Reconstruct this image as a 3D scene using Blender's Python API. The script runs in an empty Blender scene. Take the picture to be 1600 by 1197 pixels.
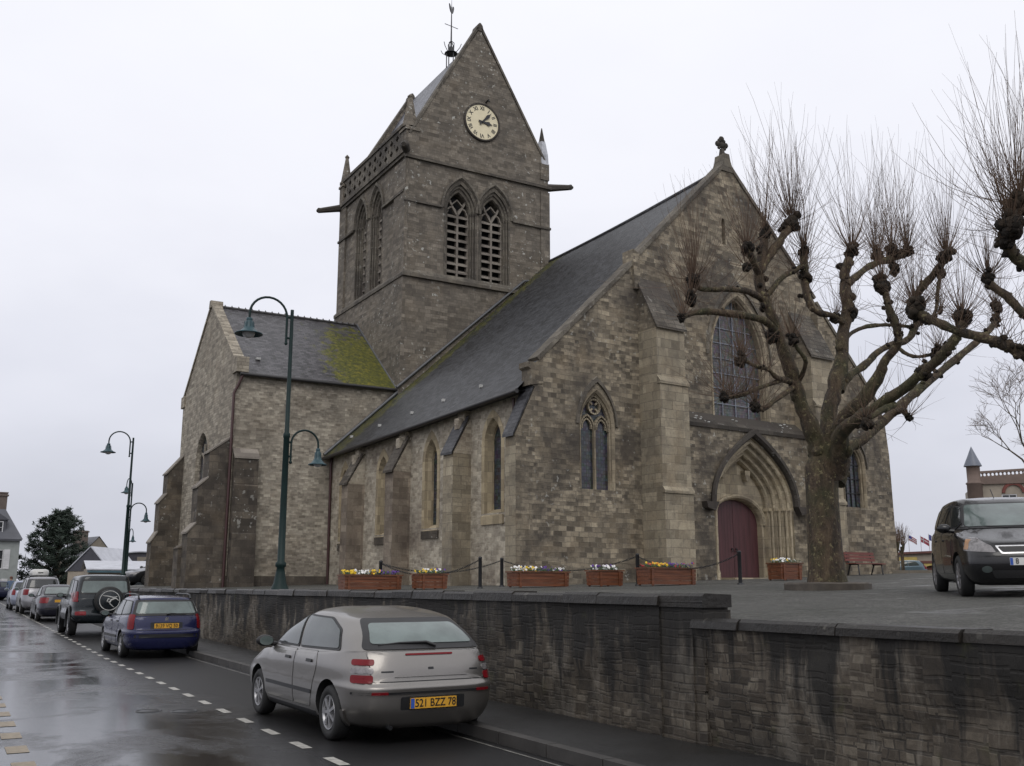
import bpy, bmesh, math, random
from math import sin, cos, pi, radians, sqrt, atan2
from mathutils import Vector, Matrix
from mathutils.bvhtree import BVHTree
from mathutils.geometry import tessellate_polygon
V = Vector
rnd = random.Random(7)
S = bpy.context.scene
COL = S.collection

# ---------------------------------------------------------------- camera
CAM = V((0, 0, 1.67))
YAW, PITCH = 0.50833, 0.200783
FPX = 1560.0
cd = bpy.data.cameras.new('camera')
cd.sensor_width = 36.0
cd.lens = 36.0 * FPX / 1600.0
cd.clip_start = 0.1
cd.clip_end = 3000
cam = bpy.data.objects.new('camera', cd)
COL.objects.link(cam)
cam.location = CAM
cam.rotation_euler = (pi / 2 + PITCH, 0, -YAW)
S.camera = cam

# ---------------------------------------------------------------- sky and sun
SUN_EL, SUN_AZ = 48.0, 205.0          # azimuth clockwise from +Y: light from behind the camera, a little left
wd = bpy.data.worlds.new('World')
S.world = wd
wd.use_nodes = True
nt = wd.node_tree
nt.nodes.clear()
out = nt.nodes.new('ShaderNodeOutputWorld')
bg = nt.nodes.new('ShaderNodeBackground')
bg.inputs['Strength'].default_value = 0.1
sky = nt.nodes.new('ShaderNodeTexSky')
sky.sky_type = 'NISHITA'
sky.sun_disc = False
sky.sun_elevation = radians(SUN_EL)
sky.sun_rotation = radians(SUN_AZ)
sky.dust_density = 4.0
tc = nt.nodes.new('ShaderNodeTexCoord')
sep = nt.nodes.new('ShaderNodeSeparateXYZ')
nt.links.new(tc.outputs['Generated'], sep.inputs[0])
mp = nt.nodes.new('ShaderNodeMapping')
mp.inputs['Scale'].default_value = (1.0, 1.0, 2.2)
nt.links.new(tc.outputs['Generated'], mp.inputs[0])
nz = nt.nodes.new('ShaderNodeTexNoise')
nz.inputs['Scale'].default_value = 2.0
nz.inputs['Detail'].default_value = 5
nz.inputs['Roughness'].default_value = 0.5
nt.links.new(mp.outputs[0], nz.inputs['Vector'])
ad = nt.nodes.new('ShaderNodeMath'); ad.operation = 'MULTIPLY_ADD'
nt.links.new(nz.outputs['Fac'], ad.inputs[0])
ad.inputs[1].default_value = 0.62
nt.links.new(sep.outputs['Z'], ad.inputs[2])
rp = nt.nodes.new('ShaderNodeValToRGB')
cr = rp.color_ramp
cr.elements[0].position = 0.22; cr.elements[0].color = (5.3, 5.45, 6.2, 1)
cr.elements[1].position = 0.90; cr.elements[1].color = (9.7, 9.75, 10.2, 1)
e = cr.elements.new(0.48); e.color = (7.5, 7.6, 8.4, 1)
e = cr.elements.new(0.68); e.color = (9.0, 9.05, 9.7, 1)
nt.links.new(ad.outputs[0], rp.inputs[0])
mx = nt.nodes.new('ShaderNodeMix'); mx.data_type = 'RGBA'
mx.inputs['Factor'].default_value = 0.93
nt.links.new(sky.outputs[0], mx.inputs[6])
nt.links.new(rp.outputs[0], mx.inputs[7])
nt.links.new(mx.outputs[2], bg.inputs['Color'])
nt.links.new(bg.outputs[0], out.inputs[0])

sl = bpy.data.lights.new('sun', 'SUN')
sl.energy = 0.75
sl.angle = radians(35)
sl.color = (1.0, 0.97, 0.92)
so = bpy.data.objects.new('sun', sl)
COL.objects.link(so)
so.rotation_euler = (radians(90 - SUN_EL), 0, radians(180 - SUN_AZ))
so.location = (0, 0, 60)

S.view_settings.view_transform = 'Standard'
S.view_settings.look = 'None'
S.view_settings.exposure = 0.1
S.view_settings.gamma = 1.0
S.view_settings.use_curve_mapping = False
S.cycles.max_bounces = 6
S.cycles.diffuse_bounces = 3
S.cycles.glossy_bounces = 3

# ---------------------------------------------------------------- projecting a pixel of the 1600 px photograph into the place
FW = V((sin(YAW) * cos(PITCH), cos(YAW) * cos(PITCH), sin(PITCH)))
RT = V((cos(YAW), -sin(YAW), 0))
UP = RT.cross(FW)
HF = V((sin(YAW), cos(YAW), 0))
def ray(x, y): return FW + RT * ((x - 800) / FPX) - UP * ((y - 598.5) / FPX)
def at(x, y, depth):
    r = ray(x, y)
    return CAM + r * (depth / r.dot(HF))
def on(x, y, p, n):
    r = ray(x, y)
    return CAM + r * ((p - CAM).dot(n) / r.dot(n))
def ter(x, y):
    z = 1.25 + 0.027 * min(max(x - 7, -1), 30) + 0.008 * min(y - 8, 45)
    return z * min(1, max(0, 1 - (y - 76) / 8)) if x < 24 else z

def road_z(y): return 0.010 * max(0.0, y - 26)      # the street climbs gently beyond the second car
# ---------------------------------------------------------------- mesh helper
class MB:
    def __init__(s): s.v = []; s.f = []; s.m = []; s.s = []
    def add(s, vs, fs, mi=0, sm=False):
        o = len(s.v)
        s.v += [V(p) for p in vs]
        for f in fs:
            s.f.append([i + o for i in f]); s.m.append(mi); s.s.append(sm)
        return s
    def box(s, x0, x1, y0, y1, z0, z1, mi=0, T=None):
        p = [V((x, y, z)) for z in (z0, z1) for y in (y0, y1) for x in (x0, x1)]
        if T: p = [T(*q) if callable(T) and not isinstance(T, Matrix) else T @ q for q in p]
        return s.add(p, [(0, 2, 3, 1), (4, 5, 7, 6), (0, 1, 5, 4), (2, 6, 7, 3), (0, 4, 6, 2), (1, 3, 7, 5)], mi)
    def quad(s, a, b, c, d, mi=0): return s.add([a, b, c, d], [(0, 1, 2, 3)], mi)
    def prism(s, poly, d0, d1, F, mi=0, front=True, back=True, sm=False):
        """poly: outline (a,b); F(a,b,d) -> point; solid between depth d0 and d1"""
        n = len(poly)
        vs = [F(a, b, d0) for a, b in poly] + [F(a, b, d1) for a, b in poly]
        fs = [(i, (i + 1) % n, n + (i + 1) % n, n + i) for i in range(n)]
        s.add(vs, fs, mi, sm)
        tri = tessellate_polygon([[V((a, b, 0)) for a, b in poly]])
        if front: s.add(vs[:n], tri, mi)
        if back: s.add(vs[n:], tri, mi)
        return s
    def tube(s, path, rad, n=8, mi=0, caps=True, sm=True):
        path = [V(p) for p in path]
        k = len(path)
        if not hasattr(rad, '__len__'): rad = [rad] * k
        t = (path[1] - path[0]).normalized()
        a = t.orthogonal().normalized()
        vs = []
        for i in range(k):
            if i == 0: t2 = path[1] - path[0]
            elif i == k - 1: t2 = path[-1] - path[-2]
            else: t2 = path[i + 1] - path[i - 1]
            t2 = t2.normalized() if t2.length > 1e-9 else t
            a = a - t2 * a.dot(t2)
            a = a.normalized() if a.length > 1e-6 else t2.orthogonal().normalized()
            b = t2.cross(a)
            for j in range(n):
                q = 2 * pi * j / n
                vs.append(path[i] + (a * cos(q) + b * sin(q)) * rad[i])
        fs = [(i * n + j, i * n + (j + 1) % n, (i + 1) * n + (j + 1) % n, (i + 1) * n + j) for i in range(k - 1) for j in range(n)]
        s.add(vs, fs, mi, sm)
        if caps:
            s.add(vs[:n], [tuple(range(n))], mi); s.add(vs[-n:], [tuple(range(n))], mi)
        return s
    def lathe(s, prof, n=24, M=None, mi=0, sm=True):
        vs = []
        for r, z in prof:
            for j in range(n):
                q = 2 * pi * j / n
                p = V((r * cos(q), r * sin(q), z))
                vs.append(M @ p if M else p)
        fs = [(i * n + j, i * n + (j + 1) % n, (i + 1) * n + (j + 1) % n, (i + 1) * n + j) for i in range(len(prof) - 1) for j in range(n)]
        return s.add(vs, fs, mi, sm)
    def ball(s, c, r, n=8, mi=0, sx=1, sy=1, sz=1, jit=0.0, R=None):
        vs = []; m = max(4, n // 2 + 1)
        for i in range(m + 1):
            th = pi * i / m
            for j in range(n):
                q = 2 * pi * j / n
                k = r * (1 + (R.uniform(-jit, jit) if R else 0))
                vs.append(V(c) + V((k * sx * sin(th) * cos(q), k * sy * sin(th) * sin(q), k * sz * cos(th))))
        fs = [(i * n + j, i * n + (j + 1) % n, (i + 1) * n + (j + 1) % n, (i + 1) * n + j) for i in range(m) for j in range(n)]
        return s.add(vs, fs, mi, True)
    def build(s, name, mats, parent=None, ang=None, uv=True):
        me = bpy.data.meshes.new(name)
        me.from_pydata([tuple(p) for p in s.v], [], s.f)
        for m in (mats if isinstance(mats, (list, tuple)) else [mats]): me.materials.append(m)
        me.polygons.foreach_set('material_index', s.m)
        me.polygons.foreach_set('use_smooth', s.s)
        me.update()
        if uv: box_uv(me)
        if ang: me.set_sharp_from_angle(angle=radians(ang))
        o = bpy.data.objects.new(name, me)
        COL.objects.link(o)
        if parent: o.parent = parent
        return o

def box_uv(me):
    l = me.uv_layers.new(name='UVMap')
    d = l.data
    vs = me.vertices
    for p in me.polygons:
        n = p.normal
        if abs(n.z) > 0.95: t, b = V((1, 0, 0)), V((0, 1, 0))
        else:
            t = V((-n.y, n.x, 0)).normalized()
            if (abs(t.x) > abs(t.y) and t.x < 0) or (abs(t.y) >= abs(t.x) and t.y < 0): t = -t
            b = V((0, 0, 1)) - n * n.z
            b.normalize()
        for li in p.loop_indices:
            c = vs[me.loops[li].vertex_index].co
            d[li].uv = (c.dot(t), c.dot(b))

def tag(o, label=None, cat=None, group=None, kind=None):
    if label: o['label'] = label
    if cat: o['category'] = cat
    if group: o['group'] = group
    if kind: o['kind'] = kind
    return o
def empty(name, loc=(0, 0, 0), rz=0.0, label=None, cat=None, group=None):
    o = bpy.data.objects.new(name, None)
    COL.objects.link(o)
    o.location = loc; o.rotation_euler = (0, 0, rz)
    o.empty_display_size = 0.3
    return tag(o, label, cat, group)
def copy_tree(o, parent=None):
    c = o.copy(); COL.objects.link(c)
    if parent: c.parent = parent
    for ch in list(o.children): copy_tree(ch, c)
    return c
def text_mesh(txt, size, M, mb, mi=0, bold=0.0, xs=1.0, ext=0.0):
    """letters as flat mesh, centred on the origin of M (x right, y up)"""
    cu = bpy.data.curves.new('letters', 'FONT')
    cu.body = txt; cu.size = size; cu.align_x = 'CENTER'; cu.align_y = 'CENTER'; cu.offset = bold; cu.extrude = ext
    ob = bpy.data.objects.new('letters', cu); COL.objects.link(ob)
    dg = bpy.context.evaluated_depsgraph_get()
    me = ob.evaluated_get(dg).to_mesh()
    vs = [M @ V((v.co.x * xs, v.co.y, v.co.z)) for v in me.vertices]
    fs = [tuple(p.vertices) for p in me.polygons]
    mb.add(vs, fs, mi)
    ob.evaluated_get(dg).to_mesh_clear()
    bpy.data.objects.remove(ob); bpy.data.curves.remove(cu)

# ---------------------------------------------------------------- materials
def newmat(name):
    m = bpy.data.materials.new(name); m.use_nodes = True
    t = m.node_tree
    return m, t, t.nodes['Principled BSDF']
def nd(t, ty, **k):
    n = t.nodes.new(ty)
    for a, v in k.items():
        if a in n.inputs: n.inputs[a].default_value = v
        else: setattr(n, a, v)
    return n
def lk(t, a, b): t.links.new(a, b)
def ramp(t, src, stops):
    r = nd(t, 'ShaderNodeValToRGB'); c = r.color_ramp
    while len(c.elements) < len(stops): c.elements.new(0.5)
    for e, (p, col) in zip(c.elements, stops):
        e.position = p; e.color = tuple(col) + (1,) if hasattr(col, '__len__') else (col, col, col, 1)
    lk(t, src, r.inputs[0]); return r.outputs[0]
def mixc(t, fac, a, b, mode='MIX'):
    m = nd(t, 'ShaderNodeMix', data_type='RGBA', blend_type=mode)
    for i, x in ((0, fac), (6, a), (7, b)):
        if hasattr(x, 'links') or hasattr(x, 'is_linked'): lk(t, x, m.inputs[i])
        elif i == 0: m.inputs[0].default_value = x
        else: m.inputs[i].default_value = tuple(x) + (1,) if len(x) == 3 else x
    return m.outputs[2]
def mth(t, op, a, b=0.0, c=None):
    m = nd(t, 'ShaderNodeMath', operation=op)
    for i, x in enumerate((a, b, c)):
        if x is None: continue
        if hasattr(x, 'is_linked'): lk(t, x, m.inputs[i])
        else: m.inputs[i].default_value = x
    return m.outputs[0]
def noise(t, vec, sc, det=4, rough=0.55, dist=0.0):
    n = nd(t, 'ShaderNodeTexNoise')
    n.inputs['Scale'].default_value = sc; n.inputs['Detail'].default_value = det
    n.inputs['Roughness'].default_value = rough; n.inputs['Distortion'].default_value = dist
    if vec is not None: lk(t, vec, n.inputs['Vector'])
    return n.outputs['Fac']
def mapping(t, vec, scale=(1, 1, 1), loc=(0, 0, 0)):
    m = nd(t, 'ShaderNodeMapping'); m.inputs['Scale'].default_value = scale; m.inputs['Location'].default_value = loc
    lk(t, vec, m.inputs[0]); return m.outputs[0]
def coords(t):
    n = nd(t, 'ShaderNodeTexCoord'); return n
def bump(t, b, h, st=0.5, dist=0.02):
    n = nd(t, 'ShaderNodeBump'); n.inputs['Strength'].default_value = st; n.inputs['Distance'].default_value = dist
    lk(t, h, n.inputs['Height']); lk(t, n.outputs[0], b.inputs['Normal'])

def plain(name, col, rough=0.6, metal=0.0, spec=0.5, var=0.12, sc=6.0, coat=0.0, bmp=0.0):
    m, t, b = newmat(name)
    c = coords(t)
    n = noise(t, c.outputs['Object'], sc, 5, 0.6)
    lo = tuple(x * (1 - var) for x in col); hi = tuple(min(1, x * (1 + var)) for x in col)
    lk(t, ramp(t, n, [(0.3, lo), (0.7, hi)]), b.inputs['Base Color'])
    b.inputs['Roughness'].default_value = rough; b.inputs['Metallic'].default_value = metal
    b.inputs['Specular IOR Level'].default_value = spec
    b.inputs['Coat Weight'].default_value = coat
    if bmp: bump(t, b, n, bmp, 0.01)
    return m

def stone(name, c1, c2, cm, bw=0.45, bh=0.22, bw2=0.3, bh2=0.12, stain=(0.06, 0.05, 0.045), st=(0.48, 0.66), stamt=0.75,
          lich=0.0, lich_c=(0.5, 0.5, 0.46), streak=0.0, moss=0.0, wob=0.05, bst=0.6, tint=(0.30, 0.22, 0.13), tamt=0.35, rough=0.85, fine=0.35, mort=0.012, blk=0.7):
    m, t, b = newmat(name)
    c = coords(t); ob = c.outputs['Object']; uv = c.outputs['UV']
    # wobble the courses
    nv = nd(t, 'ShaderNodeTexNoise'); nv.inputs['Scale'].default_value = 1.7; nv.inputs['Detail'].default_value = 3
    lk(t, ob, nv.inputs['Vector'])
    sub = nd(t, 'ShaderNodeVectorMath', operation='SUBTRACT'); lk(t, nv.outputs['Color'], sub.inputs[0]); sub.inputs[1].default_value = (0.5, 0.5, 0.5)
    sca = nd(t, 'ShaderNodeVectorMath', operation='SCALE'); lk(t, sub.outputs[0], sca.inputs[0]); sca.inputs['Scale'].default_value = wob * 2
    addv = nd(t, 'ShaderNodeVectorMath', operation='ADD'); lk(t, uv, addv.inputs[0]); lk(t, sca.outputs[0], addv.inputs[1])
    w = addv.outputs[0]
    def brick(bw, bh, mo, off=0.5):
        k = nd(t, 'ShaderNodeTexBrick'); k.offset = off; k.squash = 0.7; k.squash_frequency = 3
        k.inputs['Color1'].default_value = c1 + (1,); k.inputs['Color2'].default_value = c2 + (1,); k.inputs['Mortar'].default_value = cm + (1,)
        k.inputs['Scale'].default_value = 1.0; k.inputs['Brick Width'].default_value = bw; k.inputs['Row Height'].default_value = bh
        k.inputs['Mortar Size'].default_value = mo; k.inputs['Mortar Smooth'].default_value = 0.35
        lk(t, w, k.inputs['Vector']); return k
    b1 = brick(bw, bh, mort); b2 = brick(bw2, bh2, mort * 0.8, 0.37)
    msk = ramp(t, noise(t, ob, 0.55, 3), [(0.47, 0.0), (0.53, 1.0)])
    col = mixc(t, msk, b1.outputs['Color'], b2.outputs['Color'])
    mor = mixc(t, msk, b1.outputs['Fac'], b2.outputs['Fac'])
    b3 = nd(t, 'ShaderNodeTexBrick'); b3.offset = 0.31; b3.squash = 0.6; b3.squash_frequency = 2
    b3.inputs['Color1'].default_value = (.52, .51, .50, 1); b3.inputs['Color2'].default_value = (1.3, 1.29, 1.27, 1); b3.inputs['Mortar'].default_value = (1, 1, 1, 1)
    b3.inputs['Scale'].default_value = 1.0; b3.inputs['Brick Width'].default_value = bw * 1.37; b3.inputs['Row Height'].default_value = bh; b3.inputs['Mortar Size'].default_value = 0.0
    lk(t, w, b3.inputs['Vector'])
    col = mixc(t, blk, col, b3.outputs['Color'], 'MULTIPLY')
    # warm tint patches
    tn = ramp(t, noise(t, ob, 0.9, 4), [(0.5, 0.0), (0.72, 1.0)])
    col = mixc(t, mth(t, 'MULTIPLY', tn, tamt), col, tint)
    # grain
    g = noise(t, ob, 14, 6, 0.7)
    col = mixc(t, fine, col, ramp(t, g, [(0.3, 0.25), (0.7, 1.0)]), 'MULTIPLY') if fine else col
    # weather stains
    sn = ramp(t, noise(t, ob, 0.42, 8, 0.62, 0.4), [(st[0], 0.0), (st[1], 1.0)])
    col = mixc(t, mth(t, 'MULTIPLY', sn, stamt), col, stain)
    s2 = ramp(t, noise(t, ob, 2.6, 6, 0.65, 0.2), [(0.52, 0.0), (0.68, 1.0)])
    col = mixc(t, mth(t, 'MULTIPLY', s2, stamt * 0.65), col, stain)
    if streak:
        sv = noise(t, mapping(t, ob, (3.0, 3.0, 0.22)), 1.0, 6, 0.6)
        col = mixc(t, mth(t, 'MULTIPLY', ramp(t, sv, [(0.48, 0.0), (0.62, 1.0)]), streak), col, stain)
    if lich:
        ln = ramp(t, noise(t, ob, 5.5, 3, 0.5), [(0.64, 0.0), (0.67, 1.0)])
        lm = ramp(t, noise(t, ob, 0.5, 3), [(0.46, 0.0), (0.6, 1.0)])
        col = mixc(t, mth(t, 'MULTIPLY', mth(t, 'MULTIPLY', ln, lm), lich), col, lich_c)
    if moss:
        mn = ramp(t, noise(t, ob, 1.3, 7, 0.65), [(0.55, 0.0), (0.7, 1.0)])
        col = mixc(t, mth(t, 'MULTIPLY', mn, moss), col, (0.07, 0.085, 0.02))
    lk(t, col, b.inputs['Base Color'])
    b.inputs['Roughness'].default_value = rough; b.inputs['Specular IOR Level'].default_value = 0.3
    h = mth(t, 'ADD', mth(t, 'MULTIPLY', mor, -1.0), mth(t, 'MULTIPLY', g, 0.8))
    h = mth(t, 'ADD', h, mth(t, 'MULTIPLY', noise(t, ob, 5, 4), 0.6))
    bump(t, b, h, bst, 0.03)
    return m
# ---------------------------------------------------------------- the stones, slates and metals of the place
M = {}
M['facade'] = stone('facade_stone', (0.41, 0.352, 0.26), (0.13, 0.111, 0.087), (0.24, 0.212, 0.165), 0.38, 0.175, 0.26, 0.125, stain=(0.055, 0.048, 0.043), st=(0.46, 0.62), stamt=0.75, lich=0.45, tamt=0.3)
M['side'] = stone('rubble_stone', (0.58, 0.525, 0.425), (0.33, 0.29, 0.232), (0.53, 0.485, 0.395), 0.30, 0.16, 0.20, 0.12, stain=(0.10, 0.075, 0.06), st=(0.5, 0.72), stamt=0.7, lich=0.2, wob=0.09, tamt=0.2, fine=0.22, blk=0.5)
M['transept'] = stone('coursed_stone', (0.50, 0.453, 0.37), (0.24, 0.212, 0.172), (0.38, 0.345, 0.282), 0.30, 0.125, 0.22, 0.095, stain=(0.085, 0.072, 0.058), st=(0.48, 0.72), stamt=0.65, lich=0.15, wob=0.03, tamt=0.15, fine=0.25, blk=0.55)
M['gable'] = stone('pale_gable_stone', (0.47, 0.425, 0.345), (0.32, 0.287, 0.23), (0.26, 0.225, 0.185), 0.4, 0.16, 0.3, 0.12, stain=(0.13, 0.11, 0.09), st=(0.5, 0.75), stamt=0.5, wob=0.03, tamt=0.15)
M['tower'] = stone('tower_stone', (0.262, 0.23, 0.187), (0.165, 0.144, 0.117), (0.155, 0.137, 0.113), 0.42, 0.19, 0.3, 0.13, stain=(0.085, 0.077, 0.068), st=(0.44, 0.72), stamt=0.6, lich=0.8, lich_c=(0.48, 0.48, 0.44), wob=0.02, tamt=0.12, bst=0.4)
M['butt'] = stone('pale_ashlar', (0.42, 0.37, 0.275), (0.29, 0.25, 0.185), (0.22, 0.19, 0.15), 0.7, 0.33, 0.6, 0.3, stain=(0.10, 0.088, 0.074), st=(0.5, 0.68), stamt=0.7, lich=0.1, wob=0.01, tamt=0.3, bst=0.3)
M['dbutt'] = stone('dark_buttress_stone', (0.17, 0.145, 0.115), (0.085, 0.073, 0.06), (0.10, 0.087, 0.072), 0.6, 0.3, 0.5, 0.26, stain=(0.035, 0.03, 0.027), st=(0.44, 0.62), stamt=0.7, lich=0.4, wob=0.01, tamt=0.2, bst=0.4)
M['dress'] = stone('dressed_limestone', (0.50, 0.43, 0.31), (0.40, 0.345, 0.245), (0.28, 0.24, 0.18), 0.5, 0.4, 0.5, 0.35, stain=(0.14, 0.12, 0.10), st=(0.52, 0.72), stamt=0.6, wob=0.01, tamt=0.3, bst=0.2, fine=0.25)
M['sbutt'] = stone('brown_buttress_stone', (0.37, 0.315, 0.25), (0.22, 0.18, 0.143), (0.25, 0.21, 0.168), 0.5, 0.28, 0.45, 0.24, stain=(0.07, 0.055, 0.047), st=(0.44, 0.66), stamt=0.6, lich=0.1, wob=0.03, tamt=0.2, tint=(.3, .25, .18), bst=0.3)
M['ddress'] = stone('dark_dressed_stone', (0.21, 0.19, 0.155), (0.135, 0.12, 0.10), (0.09, 0.08, 0.07), 0.5, 0.4, 0.5, 0.35, stain=(0.045, 0.04, 0.037), st=(0.45, 0.65), stamt=0.7, lich=0.3, wob=0.01, tamt=0.1, bst=0.3)
M['hood'] = stone('blackened_stone', (0.095, 0.085, 0.073), (0.055, 0.05, 0.044), (0.04, 0.036, 0.033), 0.8, 0.5, 0.8, 0.5, lich=0.25, wob=0.01, tamt=0.05, bst=0.3)
M['louvre'] = stone('louvre_stone', (0.32, 0.29, 0.25), (0.25, 0.225, 0.195), (0.25, 0.225, 0.195), 1.0, 0.6, 1.0, 0.6, stain=(0.12, 0.10, 0.09), stamt=0.5, wob=0.0, tamt=0.05, bst=0.2)
def rubble_wall():
    m, t, b = newmat('street_wall_rubble')
    c = coords(t); ob = c.outputs['Object']; uv = c.outputs['UV']
    nv = nd(t, 'ShaderNodeTexNoise'); nv.inputs['Scale'].default_value = 3.0; nv.inputs['Detail'].default_value = 3
    lk(t, ob, nv.inputs['Vector'])
    av = nd(t, 'ShaderNodeVectorMath', operation='MULTIPLY_ADD'); lk(t, nv.outputs['Color'], av.inputs[0]); av.inputs[1].default_value = (.10, .055, 0); lk(t, uv, av.inputs[2])
    def bk(bw, bh, c1, c2, mo, off):
        k = nd(t, 'ShaderNodeTexBrick'); k.offset = off; k.squash = .6; k.squash_frequency = 3
        k.inputs['Color1'].default_value = c1 + (1,); k.inputs['Color2'].default_value = c2 + (1,); k.inputs['Mortar'].default_value = (.5, .5, .5, 1)
        k.inputs['Scale'].default_value = 1; k.inputs['Brick Width'].default_value = bw; k.inputs['Row Height'].default_value = bh; k.inputs['Mortar Size'].default_value = mo; k.inputs['Mortar Smooth'].default_value = .6
        lk(t, av.outputs[0], k.inputs['Vector']); return k
    k1 = bk(.30, .135, (0, 0, 0), (1, 1, 1), .016, .5); k2 = bk(.47, .135, (0, 0, 0), (1, 1, 1), 0.0, .3); k3 = bk(.21, .09, (0, 0, 0), (1, 1, 1), .012, .4)
    mk = ramp(t, noise(t, ob, .8, 3), [(.46, 0.0), (.52, 1.0)])
    rnd_ = mixc(t, .5, mixc(t, mk, k1.outputs['Color'], k3.outputs['Color']), k2.outputs['Color'])
    mo_ = mixc(t, mk, k1.outputs['Fac'], k3.outputs['Fac'])
    tone = ramp(t, rnd_, [(.05, (.036, .029, .022)), (.4, (.075, .061, .046)), (.7, (.12, .10, .076)), (.95, (.19, .165, .128))])
    g = noise(t, ob, 17, 6, .7)
    col = mixc(t, .55, tone, ramp(t, g, [(.3, .35), (.7, 1.2)]), 'MULTIPLY')
    jo = ramp(t, mo_, [(.2, 0.0), (.9, 1.0)])
    mort = ramp(t, noise(t, ob, 1.2, 5), [(.4, (.022, .02, .018)), (.62, (.115, .098, .077))])
    col = mixc(t, mth(t, 'MULTIPLY', jo, .7), col, mort)
    # pale limewash and lichen left in patches
    pale = ramp(t, noise(t, mapping(t, ob, (1.6, 1.6, .8)), 1.0, 8, .68), [(.52, 0.0), (.62, 1.0)])
    col = mixc(t, mth(t, 'MULTIPLY', pale, .65), col, (.20, .18, .15))
    stk = ramp(t, noise(t, mapping(t, ob, (5.0, 5.0, .3)), 1.0, 7, .7), [(.58, 0.0), (.68, 1.0)])
    col = mixc(t, mth(t, 'MULTIPLY', stk, .45), col, (.21, .19, .16))
    # black algae that has run down from the coping, and general blackening
    sx = nd(t, 'ShaderNodeSeparateXYZ'); lk(t, ob, sx.inputs[0])
    run = mth(t, 'ADD', mth(t, 'MULTIPLY', noise(t, mapping(t, ob, (2.3, 2.3, .10)), 1.0, 6, .65), 1.0), mth(t, 'MULTIPLY', sx.outputs['Z'], .19))
    col = mixc(t, mth(t, 'MULTIPLY', ramp(t, run, [(.655, 0.0), (.74, 1.0)]), .93), col, (.013, .012, .011))
    blk = ramp(t, noise(t, ob, .55, 8, .65, .5), [(.46, 0.0), (.62, 1.0)])
    col = mixc(t, mth(t, 'MULTIPLY', blk, .8), col, (.018, .0165, .015))
    mo = ramp(t, noise(t, ob, 1.9, 7, .7), [(.60, 0.0), (.70, 1.0)])
    col = mixc(t, mth(t, 'MULTIPLY', mo, .45), col, (.06, .062, .022))
    lk(t, col, b.inputs['Base Color']); b.inputs['Roughness'].default_value = .72; b.inputs['Specular IOR Level'].default_value = .35
    h = mth(t, 'ADD', mth(t, 'MULTIPLY', mo_, -1.0), mth(t, 'MULTIPLY', g, .7))
    bump(t, b, h, .38, .02)
    return m
M['streetwall'] = rubble_wall()
M['coping'] = stone('coping_stone', (0.032, 0.028, 0.024), (0.018, 0.016, 0.014), (0.02, 0.018, 0.016), 1.2, 0.6, 1.0, 0.6, stain=(0.016, 0.015, 0.014), stamt=0.8, lich=0.4, lich_c=(0.2, 0.19, 0.16), wob=0.02, rough=0.4, tamt=0.06)

def slate(name, base, moss=None, rough=0.42):
    m, t, b = newmat(name)
    c = coords(t); ob = c.outputs['Object']; uv = c.outputs['UV']
    k = nd(t, 'ShaderNodeTexBrick')
    lo = tuple(x * 0.5 for x in base); hi = tuple(x * 1.7 for x in base)
    k.inputs['Color1'].default_value = lo + (1,); k.inputs['Color2'].default_value = hi + (1,); k.inputs['Mortar'].default_value = tuple(x * 0.4 for x in base) + (1,)
    k.inputs['Scale'].default_value = 1.0; k.inputs['Brick Width'].default_value = 0.26; k.inputs['Row Height'].default_value = 0.16
    k.inputs['Mortar Size'].default_value = 0.007; k.inputs['Mortar Smooth'].default_value = 0.1
    lk(t, uv, k.inputs['Vector'])
    col = k.outputs['Color']
    g = noise(t, ob, 1.1, 6, 0.6)
    col = mixc(t, 0.6, col, ramp(t, g, [(0.3, 0.6), (0.7, 1.25)]), 'MULTIPLY')
    # each course overlaps the next: a saw-tooth along the slope
    sx = nd(t, 'ShaderNodeSeparateXYZ'); lk(t, uv, sx.inputs[0])
    saw = mth(t, 'FRACT', mth(t, 'DIVIDE', sx.outputs['Y'], 0.16))
    sv = ramp(t, noise(t, mapping(t, uv, (1.6, 0.12, 1)), 1.0, 5), [(0.45, 0.0), (0.75, 1.0)])
    col = mixc(t, mth(t, 'MULTIPLY', sv, 0.4), col, tuple(x * 1.8 for x in base))
    if moss:
        f = moss(t, ob)
        col = mixc(t, f, col, ramp(t, noise(t, ob, 5.0, 7, 0.75), [(0.33, (0.022, 0.03, 0.01)), (0.5, (0.10, 0.105, 0.015)), (0.62, (0.2, 0.175, 0.02)), (0.75, (0.21, 0.13, 0.015))]))
    lk(t, col, b.inputs['Base Color'])
    b.inputs['Roughness'].default_value = rough; b.inputs['Specular IOR Level'].default_value = 0.42
    h = mth(t, 'ADD', mth(t, 'MULTIPLY', saw, -1.0), mth(t, 'MULTIPLY', k.outputs['Fac'], -0.8))
    h = mth(t, 'ADD', h, mth(t, 'MULTIPLY', noise(t, ob, 9, 3), 0.5))
    bump(t, b, h, 0.8, 0.03)
    return m
def moss_transept(t, ob):
    s = nd(t, 'ShaderNodeSeparateXYZ'); lk(t, ob, s.inputs[0])
    a = ramp(t, mth(t, 'MULTIPLY_ADD', s.outputs['X'], 0.2, 0.72), [(0.38, 0.0), (0.85, 1.0)])     # towards the tower
    z = ramp(t, mth(t, 'MULTIPLY_ADD', s.outputs['Z'], -0.2, 3.2), [(0.05, 0.1), (0.75, 1.0)])       # heaviest near the eave
    n = ramp(t, mth(t, 'ADD', mth(t, 'MULTIPLY', noise(t, ob, 2.6, 10, 0.78, 0.2), 1.5), mth(t, 'MULTIPLY', mth(t, 'MULTIPLY', a, z), 0.55)), [(0.95, 0.0), (1.16, 1.0)])
    return mth(t, 'MULTIPLY', n, 0.92)
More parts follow.
